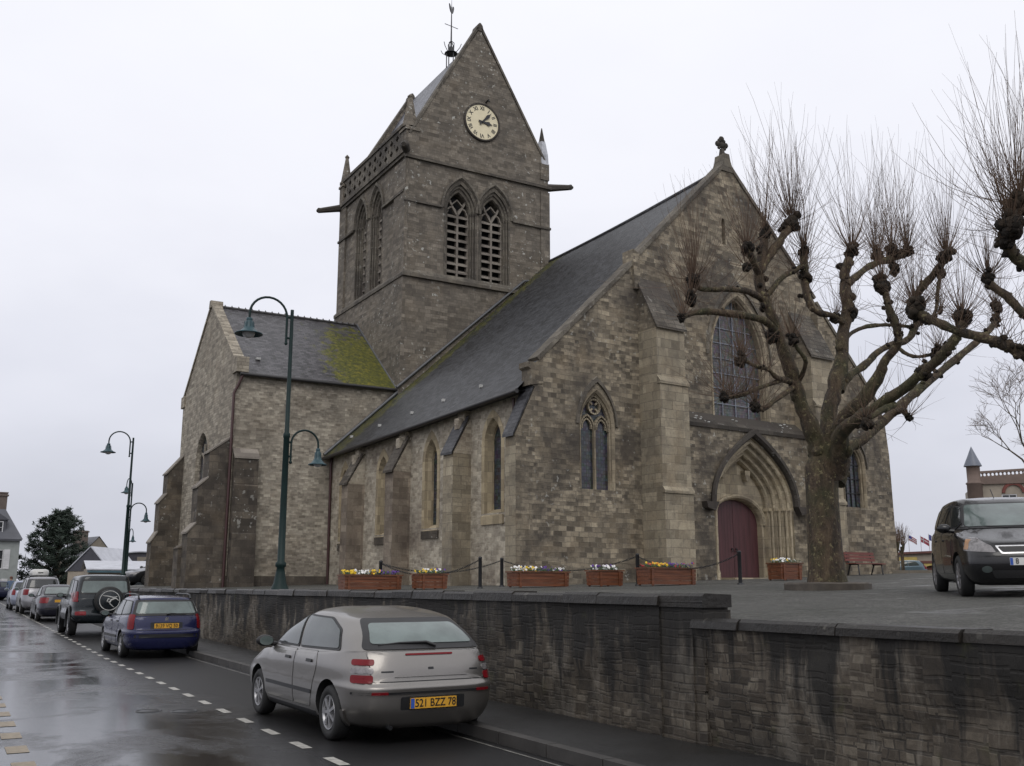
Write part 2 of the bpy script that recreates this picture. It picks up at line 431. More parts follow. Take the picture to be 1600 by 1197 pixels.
def moss_nave(t, ob):
    s = nd(t, 'ShaderNodeSeparateXYZ'); lk(t, ob, s.inputs[0])
    a = ramp(t, mth(t, 'MULTIPLY_ADD', s.outputs['Y'], 0.5, -6.05), [(0.1, 0.0), (0.7, 1.0)])
    n = ramp(t, mth(t, 'ADD', noise(t, ob, 2.6, 9, 0.75), mth(t, 'MULTIPLY', a, 0.30)), [(0.70, 0.0), (0.82, 1.0)])
    return mth(t, 'MULTIPLY', n, 0.6)
M['slate_nave'] = slate('slate_nave', (0.036, 0.037, 0.04), moss_nave, 0.46)
M['slate_transept'] = slate('slate_transept', (0.065, 0.062, 0.066), moss_transept, 0.45)
M['slate_tower'] = slate('slate_tower', (0.085, 0.088, 0.105), None, 0.36)
M['slate_cap'] = slate('slate_cap', (0.04, 0.04, 0.044), None, 0.45)
M['capstone'] = stone('cap_stone', (0.16, 0.143, 0.12), (0.09, 0.082, 0.07), (0.04, 0.038, 0.035), 0.5, 0.22, 0.4, 0.2, lich=0.3, wob=0.03, tamt=0.1, bst=0.5)
M['lead'] = plain('lead', (0.09, 0.092, 0.098), 0.45, 0.3)
M['gutter'] = plain('gutter', (0.03, 0.028, 0.028), 0.4)
M['redpipe'] = plain('redpipe', (0.05, 0.02, 0.019), 0.45)
M['iron'] = plain('iron', (0.025, 0.026, 0.028), 0.4, 0.4)
M['green'] = plain('green', (0.007, 0.021, 0.020), 0.5, 0.0, 0.25, 0.2)
M['teal'] = plain('teal', (0.026, 0.062, 0.074), 0.4, 0.0, 0.35, 0.15)
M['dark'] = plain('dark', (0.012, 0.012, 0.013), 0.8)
M['lampglass'] = plain('lampglass', (0.5, 0.5, 0.5), 0.1)
M['mush'] = plain('mush', (0.45, 0.45, 0.43), 0.6, var=0.2)
M['reveal2'] = stone('window_stone', (0.40, 0.345, 0.25), (0.27, 0.23, 0.17), (0.24, 0.205, 0.15), 0.5, 0.38, 0.45, 0.33, stain=(0.12, 0.1, 0.08), st=(0.5, 0.7), stamt=0.7, wob=0.01, tamt=0.3, bst=0.2)
M['reveal'] = stone('window_reveal_stone', (0.46, 0.385, 0.26), (0.36, 0.30, 0.2), (0.3, 0.25, 0.18), 0.5, 0.38, 0.45, 0.33, stain=(0.2, 0.165, 0.125), st=(0.55, 0.8), stamt=0.5, wob=0.01, tamt=0.3, bst=0.2, fine=0.2)

def leaded(name, base, grid=0.11, leadc=(0.03, 0.03, 0.03), rough=0.22):
    m, t, b = newmat(name)
    c = coords(t); uv = c.outputs['UV']; ob = c.outputs['Object']
    k = nd(t, 'ShaderNodeTexBrick', offset=0.0)
    k.inputs['Color1'].default_value = tuple(x * 0.5 for x in base) + (1,); k.inputs['Color2'].default_value = tuple(x * 1.6 for x in base) + (1,); k.inputs['Mortar'].default_value = leadc + (1,)
    k.inputs['Scale'].default_value = 1.0; k.inputs['Brick Width'].default_value = grid; k.inputs['Row Height'].default_value = grid * 1.15
    k.inputs['Mortar Size'].default_value = grid * 0.1
    lk(t, uv, k.inputs['Vector'])
    n = nd(t, 'ShaderNodeTexVoronoi'); n.inputs['Scale'].default_value = 7.0; lk(t, ob, n.inputs['Vector'])
    col = mixc(t, 0.35, k.outputs['Color'], mixc(t, 1.0, n.outputs['Color'], base, 'MULTIPLY'))
    lk(t, col, b.inputs['Base Color'])
    b.inputs['Roughness'].default_value = rough
    bump(t, b, mth(t, 'ADD', mth(t, 'MULTIPLY', k.outputs['Fac'], -0.5), noise(t, ob, 6, 2)), 0.35, 0.02)
    return m
M['leaded'] = leaded('leaded_glass', (0.05, 0.055, 0.065))
M['stained'] = leaded('stained_glass', (0.10, 0.095, 0.10), 0.085, (0.03, 0.03, 0.032), 0.3)

# door: dark red vertical boards
def door_mat():
    m, t, b = newmat('red_door_boards')
    c = coords(t); ob = c.outputs['Object']; uv = c.outputs['UV']
    sx = nd(t, 'ShaderNodeSeparateXYZ'); lk(t, uv, sx.inputs[0])
    fr = mth(t, 'FRACT', mth(t, 'DIVIDE', sx.outputs['X'], 0.16))
    gap = ramp(t, fr, [(0.03, 0.0), (0.08, 1.0)])
    n = noise(t, mapping(t, ob, (6, 6, 0.6)), 1.0, 5)
    col = ramp(t, n, [(0.3, (0.05, 0.017, 0.019)), (0.7, (0.092, 0.032, 0.036))])
    col = mixc(t, gap, (0.02, 0.006, 0.007), col)
    lk(t, col, b.inputs['Base Color']); b.inputs['Roughness'].default_value = 0.5
    bump(t, b, gap, 0.4, 0.01)
    return m
M['door'] = door_mat()

def wood(name, lo, hi, rough=0.5):
    m, t, b = newmat(name)
    c = coords(t); ob = c.outputs['Object']
    n = noise(t, mapping(t, ob, (1.2, 14, 14)), 1.0, 5, 0.6)
    col = ramp(t, n, [(0.3, lo), (0.7, hi)])
    lk(t, col, b.inputs['Base Color']); b.inputs['Roughness'].default_value = rough
    bump(t, b, n, 0.3, 0.01)
    return m
M['planter'] = wood('planter_wood', (0.075, 0.024, 0.010), (0.20, 0.068, 0.028))
M['benchred'] = wood('bench_red', (0.11, 0.03, 0.023), (0.2, 0.06, 0.046))

# wet asphalt: puddled, with patches that mirror the sky
def asphalt():
    m, t, b = newmat('wet_asphalt')
    c = coords(t); ob = c.outputs['Object']
    g = noise(t, ob, 90, 3, 0.7)
    big = noise(t, mapping(t, ob, (0.42, 0.42, 1)), 1.0, 9, 0.66, 0.5)
    sx = nd(t, 'ShaderNodeSeparateXYZ'); lk(t, ob, sx.inputs[0])
    lane = ramp(t, mth(t, 'ADD', mth(t, 'DIVIDE', sx.outputs['X'], 6.0), mth(t, 'MULTIPLY', mth(t, 'SUBTRACT', noise(t, mapping(t, ob, (0.7, 0.25, 1)), 1.0, 5), 0.5), 0.35)), [(0.42, 1.0), (0.62, 0.0)])
    wet = mth(t, 'MULTIPLY', ramp(t, big, [(0.34, 0.0), (0.50, 1.0)]), lane)
    col = ramp(t, g, [(0.3, (0.006, 0.006, 0.0065)), (0.75, (0.024, 0.0235, 0.0235))])
    lk(t, col, b.inputs['Base Color'])
    r = mth(t, 'MULTIPLY_ADD', wet, -0.35, 0.43)
    r = mth(t, 'ADD', r, mth(t, 'MULTIPLY', mth(t, 'SUBTRACT', g, 0.5), 0.15))
    lk(t, r, b.inputs['Roughness'])
    lk(t, mth(t, 'MULTIPLY_ADD', wet, .4, .28), b.inputs['Specular IOR Level'])
    b.inputs['IOR'].default_value = 1.4
    h = mth(t, 'MULTIPLY', g, mth(t, 'MULTIPLY_ADD', wet, -0.85, 1.0))
    h = mth(t, 'ADD', h, mth(t, 'MULTIPLY', noise(t, ob, 3, 4), mth(t, 'MULTIPLY_ADD', wet, -.35, .6)))
    bump(t, b, h, 0.32, 0.012)
    return m
M['asphalt'] = asphalt()
def tarmac(name, lo, hi, rough=0.55, sc=60):
    m, t, b = newmat(name)
    c = coords(t); ob = c.outputs['Object']
    g = noise(t, ob, sc, 4, 0.75)
    p = noise(t, ob, 0.5, 6, 0.6)
    col = ramp(t, g, [(0.3, lo), (0.75, hi)])
    col = mixc(t, 1.0, col, ramp(t, p, [(0.3, 0.65), (0.7, 1.25)]), 'MULTIPLY')
    lk(t, col, b.inputs['Base Color'])
    lk(t, mth(t, 'MULTIPLY_ADD', ramp(t, noise(t, ob, 0.7, 5), [(0.4, 0.0), (0.65, 1.0)]), -0.2, rough), b.inputs['Roughness'])
    b.inputs['Specular IOR Level'].default_value = 0.4
    bump(t, b, g, 0.5, 0.012)
    return m
M['pave'] = tarmac('wet_footpath', (0.008, 0.008, 0.008), (0.03, 0.029, 0.027), 0.55)
def square_ground():
    m, t, b = newmat('gravelled_tarmac')
    c = coords(t); ob = c.outputs['Object']
    g = noise(t, ob, 24, 5, .85); g2 = noise(t, ob, 5, 6, .8)
    col = ramp(t, g, [(.36, (.028, .028, .026)), (.5, (.085, .084, .077)), (.66, (.24, .235, .215))])
    col = mixc(t, .8, col, ramp(t, g2, [(.35, .55), (.65, 1.35)]), 'MULTIPLY')
    p = ramp(t, noise(t, ob, .33, 7, .62), [(.42, 0.0), (.6, 1.0)])
    col = mixc(t, mth(t, 'MULTIPLY', p, .55), col, (.045, .047, .038))
    lk(t, col, b.inputs['Base Color'])
    wt = ramp(t, noise(t, mapping(t, ob, (.5, .9, 1)), 1.0, 6, .6), [(.57, 0.0), (.63, 1.0)])
    lk(t, mth(t, 'MULTIPLY_ADD', wt, -.4, .78), b.inputs['Roughness']); b.inputs['Specular IOR Level'].default_value = .35
    bump(t, b, mth(t, 'ADD', g, g2), .9, .03)
    return m
M['terrace'] = square_ground()
M['field'] = tarmac('field', (0.05, 0.05, 0.045), (0.09, 0.09, 0.08), 0.8, 3)
M['treekerb'] = plain('treekerb', (0.07, 0.058, 0.046), 0.7, var=0.4, sc=3, bmp=0.4)
M['kerb'] = plain('kerb', (0.05, 0.047, 0.044), 0.45, var=0.3, sc=3, bmp=0.3)
M['white'] = plain('white', (0.33, 0.32, 0.29), 0.5, var=0.35, sc=14)
M['line_grey'] = plain('line_grey', (0.12, 0.115, 0.105), 0.5, var=0.6, sc=5)
M['cream'] = plain('cream', (0.21, 0.165, 0.105), 0.5, var=0.3, sc=14)

# ---------------------------------------------------------------- ground
def sheet(name, pts, z, m, kind='structure'):
    b = MB(); b.add([V((x, y, z)) for x, y in pts], [tuple(range(len(pts)))])
    return tag(b.build(name, m), kind=kind)
sheet('ground', [(-700, -300), (900, -300), (900, 1200), (-700, 1200)], -0.03, M['field'])
KX = 5.40; WX = 6.78                   # kerb line, street wall face
def lift(b):
    b.v = [V((p.x, p.y, p.z + road_z(p.y))) for p in b.v]; return b
b = MB(); ys = [-12, 0, 10, 20, 26] + list(range(30, 100, 5)) + [110, 150]
vs = []
for y in ys:
    f = max(0, (y - 80) / 70.0)
    vs += [V((0.55 - 45 * f * f - 2 * f, y, 0)), V((KX - 40 * f * f, y, 0))]
b.add(vs, [(2 * i, 2 * i + 1, 2 * i + 3, 2 * i + 2) for i in range(len(ys) - 1)])
tag(lift(b).build('road', M['asphalt']), kind='structure')
b = MB()
for y in range(-12, 92, 4): b.box(KX + 0.14, WX + 0.9, y, y + 4, -0.02, 0.12)
tag(lift(b).build('pavement', M['pave']), kind='structure')
b = MB(); y = -12.0
while y < 92:
    b.box(KX, KX + 0.137, y, y + 0.985, -0.02, 0.124); y += 1.0
tag(lift(b).build('kerb', M['kerb']), kind='structure')
b = MB()
for y in range(-12, 92, 4): b.box(-40, 0.40, y, y + 4, -0.02, 0.11)
tag(lift(b).build('near_pavement', M['pave']), kind='structure')
b = MB(); y = -12.0
while y < 92:
    b.box(0.403, 0.55, y, y + 0.985, -0.02, 0.114); y += 1.0
tag(lift(b).build('near_kerb', M['kerb']), kind='structure')
b = MB(); r2 = random.Random(3)
for k in range(70):                     # broken line of the parking bays
    y = 6.1 + k * 1.145
    b.quad((3.44, y, .004), (3.55, y, .004), (3.55, y + 0.5, .004), (3.44, y + 0.5, .004))
tag(lift(b).build('parking_line', M['white']), kind='structure')
b = MB()
for k in range(40):
    y = 7.35 + k * 1.12
    b.quad((0.72, y, .004), (0.93, y, .004), (0.93, y + 0.5, .004), (0.72, y + 0.5, .004))
tag(lift(b).build('edge_line', M['cream']), kind='structure')
b = MB()
for y in range(-12, 88, 4): b.quad((5.235, y, .004), (5.27, y, .004), (5.27, y + 4, .004), (5.235, y + 4, .004))
tag(lift(b).build('gutter_line', M['line_grey']), kind='structure')  # thin mottled grey strip just off the kerb

# terrace of the church: a slope that climbs gently to the right and back
def terrace_sheet():
    xs = [WX + 0.31, 8, 10, 12, 14, 16, 18, 20, 22, 24, 26, 28, 30, 32, 34, 37, 45, 60, 100, 400]
    ys = [-14, -6, 0, 4, 8, 10, 12, 14, 16, 18, 20, 22, 24, 26, 28, 30, 33, 36, 40, 45, 53, 60, 76, 84, 90, 130, 400]
    b = MB()
    vs = [V((x, y, ter(x, y))) for y in ys for x in xs]
    n = len(xs)
    fs = [(j * n + i, j * n + i + 1, (j + 1) * n + i + 1, (j + 1) * n + i) for j in range(len(ys) - 1) for i in range(n - 1)]
    b.add(vs, fs, 0, True)
    return tag(b.build('terrace_ground', M['terrace']), kind='structure')
terrace_sheet()

# manhole covers
for i, (x, y) in enumerate(((2.60, 14.85), (3.02, 14.60))):
    b = MB()
    b.lathe([(0.0, 0.006), (0.13, 0.006), (0.135, 0.001), (0.15, 0.001), (0.155, 0.009), (0.175, 0.009), (0.18, 0.0)], 24, Matrix.Translation((x, y, 0)))
    tag(b.build('manhole_cover', M['iron']), ['round iron cover in the wet lane, farther from the kerb', 'round iron cover in the wet lane, closer to the kerb'][i], 'manhole cover', 'pair of iron covers in the road')

# ---------------------------------------------------------------- street retaining walls
def wob(y, k=0.0): return 0.035 * sin(y * 1.7 + k) + 0.02 * sin(y * 4.3 + k * 2)
TH = 0.34
def long_wall(name, x0, x1, y0, y1, zt, mat, cop, capname, seed, over=0.06, cz=0.13, ydip=None):
    rr = random.Random(seed)
    b = MB()
    ny = int((y1 - y0) / 0.25); nz = 12
    vs = []
    for j in range(ny + 1):
        y = y0 + (y1 - y0) * j / ny
        f = (y - y0) / (y1 - y0)
        xx = x0 + (x1 - x0) * f
        for i in range(nz + 1):
            z = -0.05 + (zt + 0.05) * i / nz
            vs.append(V((xx + rr.uniform(-0.012, 0.012) + 0.04 * (1 - i / nz) - 0.02 + wob(y, i * 0.8) * 0.4, y, z)))
    n = nz + 1
    b.add(vs, [(j * n + i, j * n + i + 1, (j + 1) * n + i + 1, (j + 1) * n + i) for j in range(ny) for i in range(nz)], 0, True)
    # core behind the face and its ends
    for ye, sgn in ((y0, 1), (y1, -1)):
        xe = x0 if ye == y0 else x1
        b.quad((xe - 0.04, ye, -0.05), (xe + TH - .02, ye, -0.05), (xe + TH - .02, ye, zt), (xe - 0.04, ye, zt))
    b.quad((x0 + TH - .02, y0, -0.05), (x1 + TH - .02, y1, -0.05), (x1 + TH - .02, y1, zt), (x0 + TH - .02, y0, zt))
    w = b.build(name, mat)
    c = MB(); y = y0 - 0.02
    while y < y1:
        ln = rr.uniform(0.75, 1.35); ye = min(y + ln, y1 + 0.02)
        f = (y + ye) / 2; f = (f - y0) / (y1 - y0)
        xx = x0 + (x1 - x0) * f
        dz = rr.uniform(-0.012, 0.012); dx = rr.uniform(-0.02, 0.012)
        xa, xb, za, zb = xx - over + dx, xx + TH, zt + 0.002, zt + cz + dz
        p = [(xa, za), (xb, za), (xb, zb - 0.01), (xa + 0.05, zb), (xa + 0.012, zb - 0.03)]
        jj = [rr.uniform(-0.008, 0.008) for _ in p]
        c.prism([(a + q, z + q * 0.5) for (a, z), q in zip(p, jj)], y + 0.006, ye - 0.006, lambda a, z, d: V((a, d, z)))
        y = ye
    cc = c.build(capname, cop, w)
    return w
w = long_wall('retaining_wall', WX, WX, 8.85, 74, 1.47, M['streetwall'], M['coping'], 'coping', 5)
tag(w, 'long weathered stone wall with flat dark coping beside the parked cars', 'wall')
w = long_wall('retaining_wall', WX + 0.22, WX - 0.0, -9, 8.3, 1.25, M['streetwall'], M['coping'], 'coping', 9, 0.06, 0.11)
tag(w, 'lower dark wet stone wall below the black minivan and the square', 'wall')
b = MB()
b.box(WX - 0.02, WX + TH - .02, 8.16, 8.86, -0.05, 1.455)
for k in range(5):
    b.box(WX - 0.03 + 0.015 * (k % 2), WX + TH - .01, 8.13, 8.46 + 0.1 * (k % 3), 0.1 + k * 0.27, 0.35 + k * 0.27)
w = b.build('wall_pier', M['streetwall'])
c = MB(); c.prism([(WX - .05, 1.456), (WX + TH, 1.456), (WX + TH, 1.585), (WX - .01, 1.60), (WX - .045, 1.57)], 8.12, 8.835, lambda a, z, d: V((a, d, z)))
c.build('coping', M['coping'], w)
tag(w, 'stone pier where the high street wall drops to the low one', 'wall pier')
# ---------------------------------------------------------------- the church
CH = empty('church', (16.170, 28.767, 0), radians(1.25), 'grey stone parish church with saddleback clock tower and steep slate roofs', 'church')
GB = 1.0                                  # walls start below the ground
c4, s4 = cos(radians(4)), sin(radians(4))
def FA(a, z, d=0.0): return V((a * c4 - d * s4, a * s4 + d * c4, z))       # west front: along, height, depth
c8, s8 = cos(radians(8.07)), sin(radians(8.07))
SX, SY = 0.8 * c4, 0.8 * s4
# side wall runs from (SX,SY) to (-0.97,14.85)
def SI(tt, z, d=0.0):                      # along from the front, height, depth into the building
    dx, dy = -0.97 - SX, 14.85 - SY
    L = sqrt(dx * dx + dy * dy); dx /= L; dy /= L
    return V((SX + dx * tt + dy * d, SY + dy * tt - dx * d, z))
def TW(u, z, d=0.0): return V((u, 14.5 + d, z))          # tower, west face
def TS(w, z, d=0.0): return V((2.3 + d, w, z))           # tower, face to the street
def XW(u, z, d=0.0): return V((u, 14.85 + d, z))         # transept, west wall
def XG(w, z, d=0.0): return V((-5.5 + d, w, z))          # transept, gable to the street

def arch(c, hw, z0, zs, zt, n=9, pw=None):
    """closed outline: bottom left, up, arch, down to bottom right"""
    h = zt - zs
    pts = [(c - hw, z0)]
    if pw:
        for i in range(2 * n + 1):
            f = i / n if i <= n else 2 - i / n
            k = sin(f * pi / 2) if False else f
            pts.append((c + (-1 if i < n else 1) * hw * (1 - k ** pw), zs + h * k))
        pts.append((c + hw, z0))
        return pts
    if h >= hw * 1.001:
        R = (hw * hw + h * h) / (2 * hw); th = math.asin(min(1, h / R))
        if h > R: th = pi - th
        for i in range(n + 1):
            q = pi - th * i / n
            pts.append((c - hw + R + R * cos(q), zs + R * sin(q)))
        for i in range(n - 1, -1, -1):
            q = pi - th * i / n
            pts.append((c + hw - R - R * cos(q), zs + R * sin(q)))
    else:
        for i in range(2 * n + 1):
            q = pi - pi * i / (2 * n)
            pts.append((c + hw * cos(q), zs + h * sin(q)))
    pts.append((c + hw, z0))
    return pts
def wall(mb, outer, holes, F, depth, mi=0, rmi=0, d0=0.0):
    loops = [outer] + [h for h in holes]
    vs = [F(a, z, d0) for l in loops for a, z in l]
    tri = tessellate_polygon([[V((a, z, 0)) for a, z in l] for l in loops])
    mb.add(vs, tri, mi)
    for h in holes:
        n = len(h)
        p = [F(a, z, d0) for a, z in h] + [F(a, z, d0 + depth) for a, z in h]
        mb.add(p, [(i, (i + 1) % n, n + (i + 1) % n, n + i) for i in range(n)], rmi)
def loft(mb, steps, F, mi=0, closed=False, mis=None):
    """steps: list of (outline, depth) with equal point counts; strips between them"""
    n = len(steps[0][0])
    vs = [F(a, z, d) for o, d in steps for a, z in o]
    for k in range(len(steps) - 1):
        fs = [(k * n + i, k * n + (i + 1) % n, (k + 1) * n + (i + 1) % n, (k + 1) * n + i) for i in range(n if closed else n - 1)]
        used = vs[k * n:(k + 2) * n]
        mb.add(used, [tuple(q - k * n for q in f) for f in fs], mis[k] if mis else mi)
def fill(mb, outline, F, d, mi=0):
    mb.add([F(a, z, d) for a, z in outline], tessellate_polygon([[V((a, z, 0)) for a, z in outline]]), mi)
def bar(mb, F, a0, a1, z0, z1, d0, d1, mi=0):
    mb.box(a0, a1, d0, d1, z0, z1, mi, lambda a, d, z: F(a, z, d))
def curve_bar(mb, F, pts, wdt, d0, d1, mi=0):
    """square bar that follows a line in the plane of a wall"""
    for (a, z), (a2, z2) in zip(pts, pts[1:]):
        dx, dz = a2 - a, z2 - z; L = sqrt(dx * dx + dz * dz) or 1
        ex, ez = dx / L * wdt * .3, dz / L * wdt * .3
        px, pz = -dz / L * wdt / 2, dx / L * wdt / 2
        q = [(a - ex + px, z - ez + pz), (a2 + ex + px, z2 + ez + pz), (a2 + ex - px, z2 + ez - pz), (a - ex - px, z - ez - pz)]
        mb.prism(q, d0, d1, F, mi)

def part(name, mb, mats, parent=CH, **k): return mb.build(name, mats, parent, **k)

# ---- west front
LW = arch(3.5, 0.74, 4.98, 7.25, 8.5)       # left window opening
RW = arch(17.75, 0.70, 4.98, 6.7, 7.75)
WWn = arch(10.95, 1.55, 8.15, 10.6, 13.25)
PW = 2.15
PT = arch(10.87, 2.2, GB, 4.72, 7.35, 12, PW)
b = MB()
outer = [(0.0, GB), (0.0, 6.7), (0.8, 8.35), (0.62, 8.42), (0.62, 9.05), (0.95, 9.30), (5.55, 13.75), (5.75, 14.05), (10.7, 18.95), (15.65, 14.05), (15.85, 13.75), (19.95, 9.35), (20.15, 9.0), (20.32, 7.4), (20.38, GB)]
wall(b, outer, [LW, RW, WWn, [(a, min(z, 7.25)) for a, z in PT], arch(10.35, 0.10, 15.35, 16.3, 16.5, 3)], FA, 0.45)
fill(b, [(10.2, 15.3), (10.5, 15.3), (10.5, 16.6), (10.2, 16.6)], FA, 0.44)
# north side and back of the gable parapet
b.prism([(a, z) for a, z in outer[6:12]] + [(19.9, 8.3), (0.95, 8.3)], 0.46, 0.5, FA)
part('facade_wall', b, M['facade'])
# thicker middle stage round the doorway, with its sloping dark top
b = MB()
wall(b, [(6.95, GB), (6.95, 7.62), (14.1, 7.62), (14.1, GB)], [PT], FA, 0.0, d0=-0.5)
part('porch_wall', b, M['facade'])
b = MB()
vs = [FA(6.95, 7.56, -0.56), FA(14.1, 7.56, -0.56), FA(14.1, 7.70, -0.58), FA(6.95, 7.70, -0.58), FA(6.95, 8.22, -0.002), FA(14.1, 8.22, -0.002), FA(6.95, 7.56, -0.45), FA(14.1, 7.56, -0.45)]
b.add(vs, [(0, 1, 2, 3), (3, 2, 5, 4), (0, 1, 7, 6)])
part('weathering', b, M['hood'])
# lichen cushions on the ledge
b = MB(); rr = random.Random(4)
for k in range(26):
    a = rr.uniform(7.0, 8.6) if k < 18 else rr.uniform(9.5, 14); f = rr.uniform(0, 0.5)
    b.ball(FA(a, 7.72 + f * 0.9, -0.56 + f), rr.uniform(0.03, 0.08), 6, sz=0.5, jit=0.2, R=rr)
part('lichen_patch', b, M['mush'])['kind'] = 'stuff'

# doorway: orders stepping back to the tympanum and the red doors
b = MB()
hs = []
n = 12
prof = [(2.2, -0.5), (2.2, -0.38), (2.06, -0.38), (2.02, -0.30), (2.06, -0.22), (1.98, -0.10), (1.88, -0.10), (1.84, 0.0), (1.88, 0.08), (1.80, 0.22), (1.70, 0.22), (1.66, 0.32), (1.70, 0.40), (1.63, 0.55), (1.54, 0.55), (1.50, 0.68), (1.50, 0.9)]
DS = lambda d: (d + .5) * .66 - .5
steps = [(arch(10.87, hw, 4.72, 4.73, 4.73 + (hw / 2.2) * 2.62, 12, PW), DS(d)) for hw, d in prof]
loft(b, steps, FA)
# tympanum with the door arch below it
dtop = arch(10.87, 1.44, GB, 4.1, 5.08, 8)
tym = steps[-1][0]
top = [(p[0], p[1]) for p in tym[1:-1]]
ol = [(10.87 - 1.5, 4.0)] + top + [(10.87 + 1.5, 4.0)]
dd = [p for p in dtop if p[1] >= 4.05]
poly = [(10.87 - 1.5, 4.0)] + top + [(10.87 + 1.5, 4.0), (10.87 + 1.44, 4.0)] + dd[::-1] + [(10.87 - 1.44, 4.0)]
TY = DS(.9)
fill(b, poly, FA, TY)
dm = [(arch(10.87, 1.56, 4.05, 4.1, 5.22, 8), TY - .005), (arch(10.87, 1.56, 4.05, 4.1, 5.22, 8), TY - .08), (arch(10.87, 1.5, 4.05, 4.1, 5.15, 8), TY - .1), (arch(10.87, 1.44, 4.05, 4.1, 5.08, 8), TY - .06), (arch(10.87, 1.38, 4.05, 4.1, 5.02, 8), TY + .08), (arch(10.87, 1.38, 4.05, 4.1, 5.02, 8), TY + .4)]
loft(b, dm, FA)
# corbels that once carried statues
for (a, z, s) in ((9.95, 6.05, 1), (11.3, 6.0, 0.9), (10.62, 6.75, 1.2)):
    b.prism([(a - .17 * s, z + .16), (a + .17 * s, z + .16), (a + .15 * s, z), (a + .06, z - .26), (a - .06, z - .26), (a - .15 * s, z)], TY, TY - .24, FA)
part('portal_arch', b, M['dress'], ang=35)
# splayed jambs with shafts, impost band
for s in (-1, 1):
    b = MB()
    X = lambda hw: 10.87 + s * hw
    jp = [(2.2, -0.5), (2.2, -0.36), (2.0, -0.36), (2.0, -0.12), (1.86, -0.12), (1.86, 0.18), (1.70, 0.18), (1.70, 0.5), (1.52, 0.5), (1.5, 0.9)]
    for (h0, d0), (h1, d1) in zip(jp, jp[1:]):
        b.quad(FA(X(h0), GB, DS(d0)), FA(X(h1), GB, DS(d1)), FA(X(h1), 4.6, DS(d1)), FA(X(h0), 4.6, DS(d0)))
    for (hw, d) in ((2.08, -0.42), (1.96, -0.24), (1.9, -0.02), (1.8, 0.07), (1.75, 0.3), (1.62, 0.4), (1.56, 0.62)):
        d = DS(d)
        b.tube([FA(X(hw), 2.2, d), FA(X(hw), 4.45, d)], 0.055, 8)
        b.tube([FA(X(hw), 4.42, d), FA(X(hw), 4.52, d), FA(X(hw), 4.62, d)], [0.06, 0.07, 0.1], 8)
        b.tube([FA(X(hw), 1.9, d), FA(X(hw), 2.15, d), FA(X(hw), 2.25, d)], [0.1, 0.09, 0.06], 8)
    for (h0, d0), (h1, d1) in zip(jp, jp[1:]):
        e = 0.06; d0, d1 = DS(d0), DS(d1)
        p = [FA(X(h0 - e), 4.6, d0 - e), FA(X(h1 - e), 4.6, d1 - e * 0.5), FA(X(h1 - e), 4.72, d1 - e * 0.5), FA(X(h0 - e), 4.72, d0 - e), FA(X(h0 + .05), 4.72, d0 + 0.1), FA(X(h1 + .05), 4.72, d1 + 0.1)]
        b.add(p, [(0, 1, 2, 3), (3, 2, 5, 4)])
    b.box(X(1.5) if s > 0 else X(1.5), X(1.38), TY, TY + .4, GB, 4.06, 0, lambda a, d, z: FA(a, z, d))
    part('door_jamb', b, M['dress'], ang=40)
b = MB()
hm = [arch(10.87, hw, 4.72, 4.73, 4.73 + 2.62 + (hw - 2.2) * 1.5 + .02, 12, PW) for hw in (2.22, 2.28, 2.40, 2.44, 2.36)]
loft(b, [(hm[0], -0.49), (hm[0], -0.62), (hm[1], -0.72), (hm[2], -0.72), (hm[3], -0.64), (hm[4], -0.499)], FA)
for s in (-1, 1):
    b.prism([(10.87 + s * 2.2, 4.75), (10.87 + s * 2.85, 4.75), (10.87 + s * 2.8, 4.52), (10.87 + s * 2.4, 4.42)], -0.5, -0.78, FA)
part('hood_mould', b, M['hood'], ang=40)
b = MB()
for s in (-1, 1):
    pts = [(10.87 + s * 0.006, 1.7)] + [p for p in ([(10.87 + s * 0.006, 5.01)] + [(10.87 + s * 1.38 * sin(q), 4.1 + 0.92 * cos(q)) for q in [0.15, 0.4, 0.65, 0.9, 1.15, 1.4, 1.57]])] + [(10.87 + s * 1.38, 1.7)]
    d = MB(); d.prism(pts, TY + .26, TY + .33, FA)
    dl = part('door', d, M['door'])
    k = MB(); k.tube([FA(10.87 + s * 0.12, 3.1, TY + .26), FA(10.87 + s * 0.12, 3.1, TY + .21)], 0.03, 8)
    k.tube([FA(10.87 + s * 0.12, 3.06 - 0.05 * abs(cos(q)), TY + .205) + V((0.045 * cos(q), 0, 0.05 * sin(q))) for q in [i * pi / 6 for i in range(13)]], 0.01, 6)
    part('handle', k, M['iron'], dl)
b = MB()
b.box(9.2, 12.6, -0.9, TY + .4, GB, 1.98, 0, lambda a, d, z: FA(a, z, d))
b.box(8.5, 13.2, -1.25, -0.9, GB, 1.90, 0, lambda a, d, z: FA(a, z, d))
part('step', b, M['dress'])

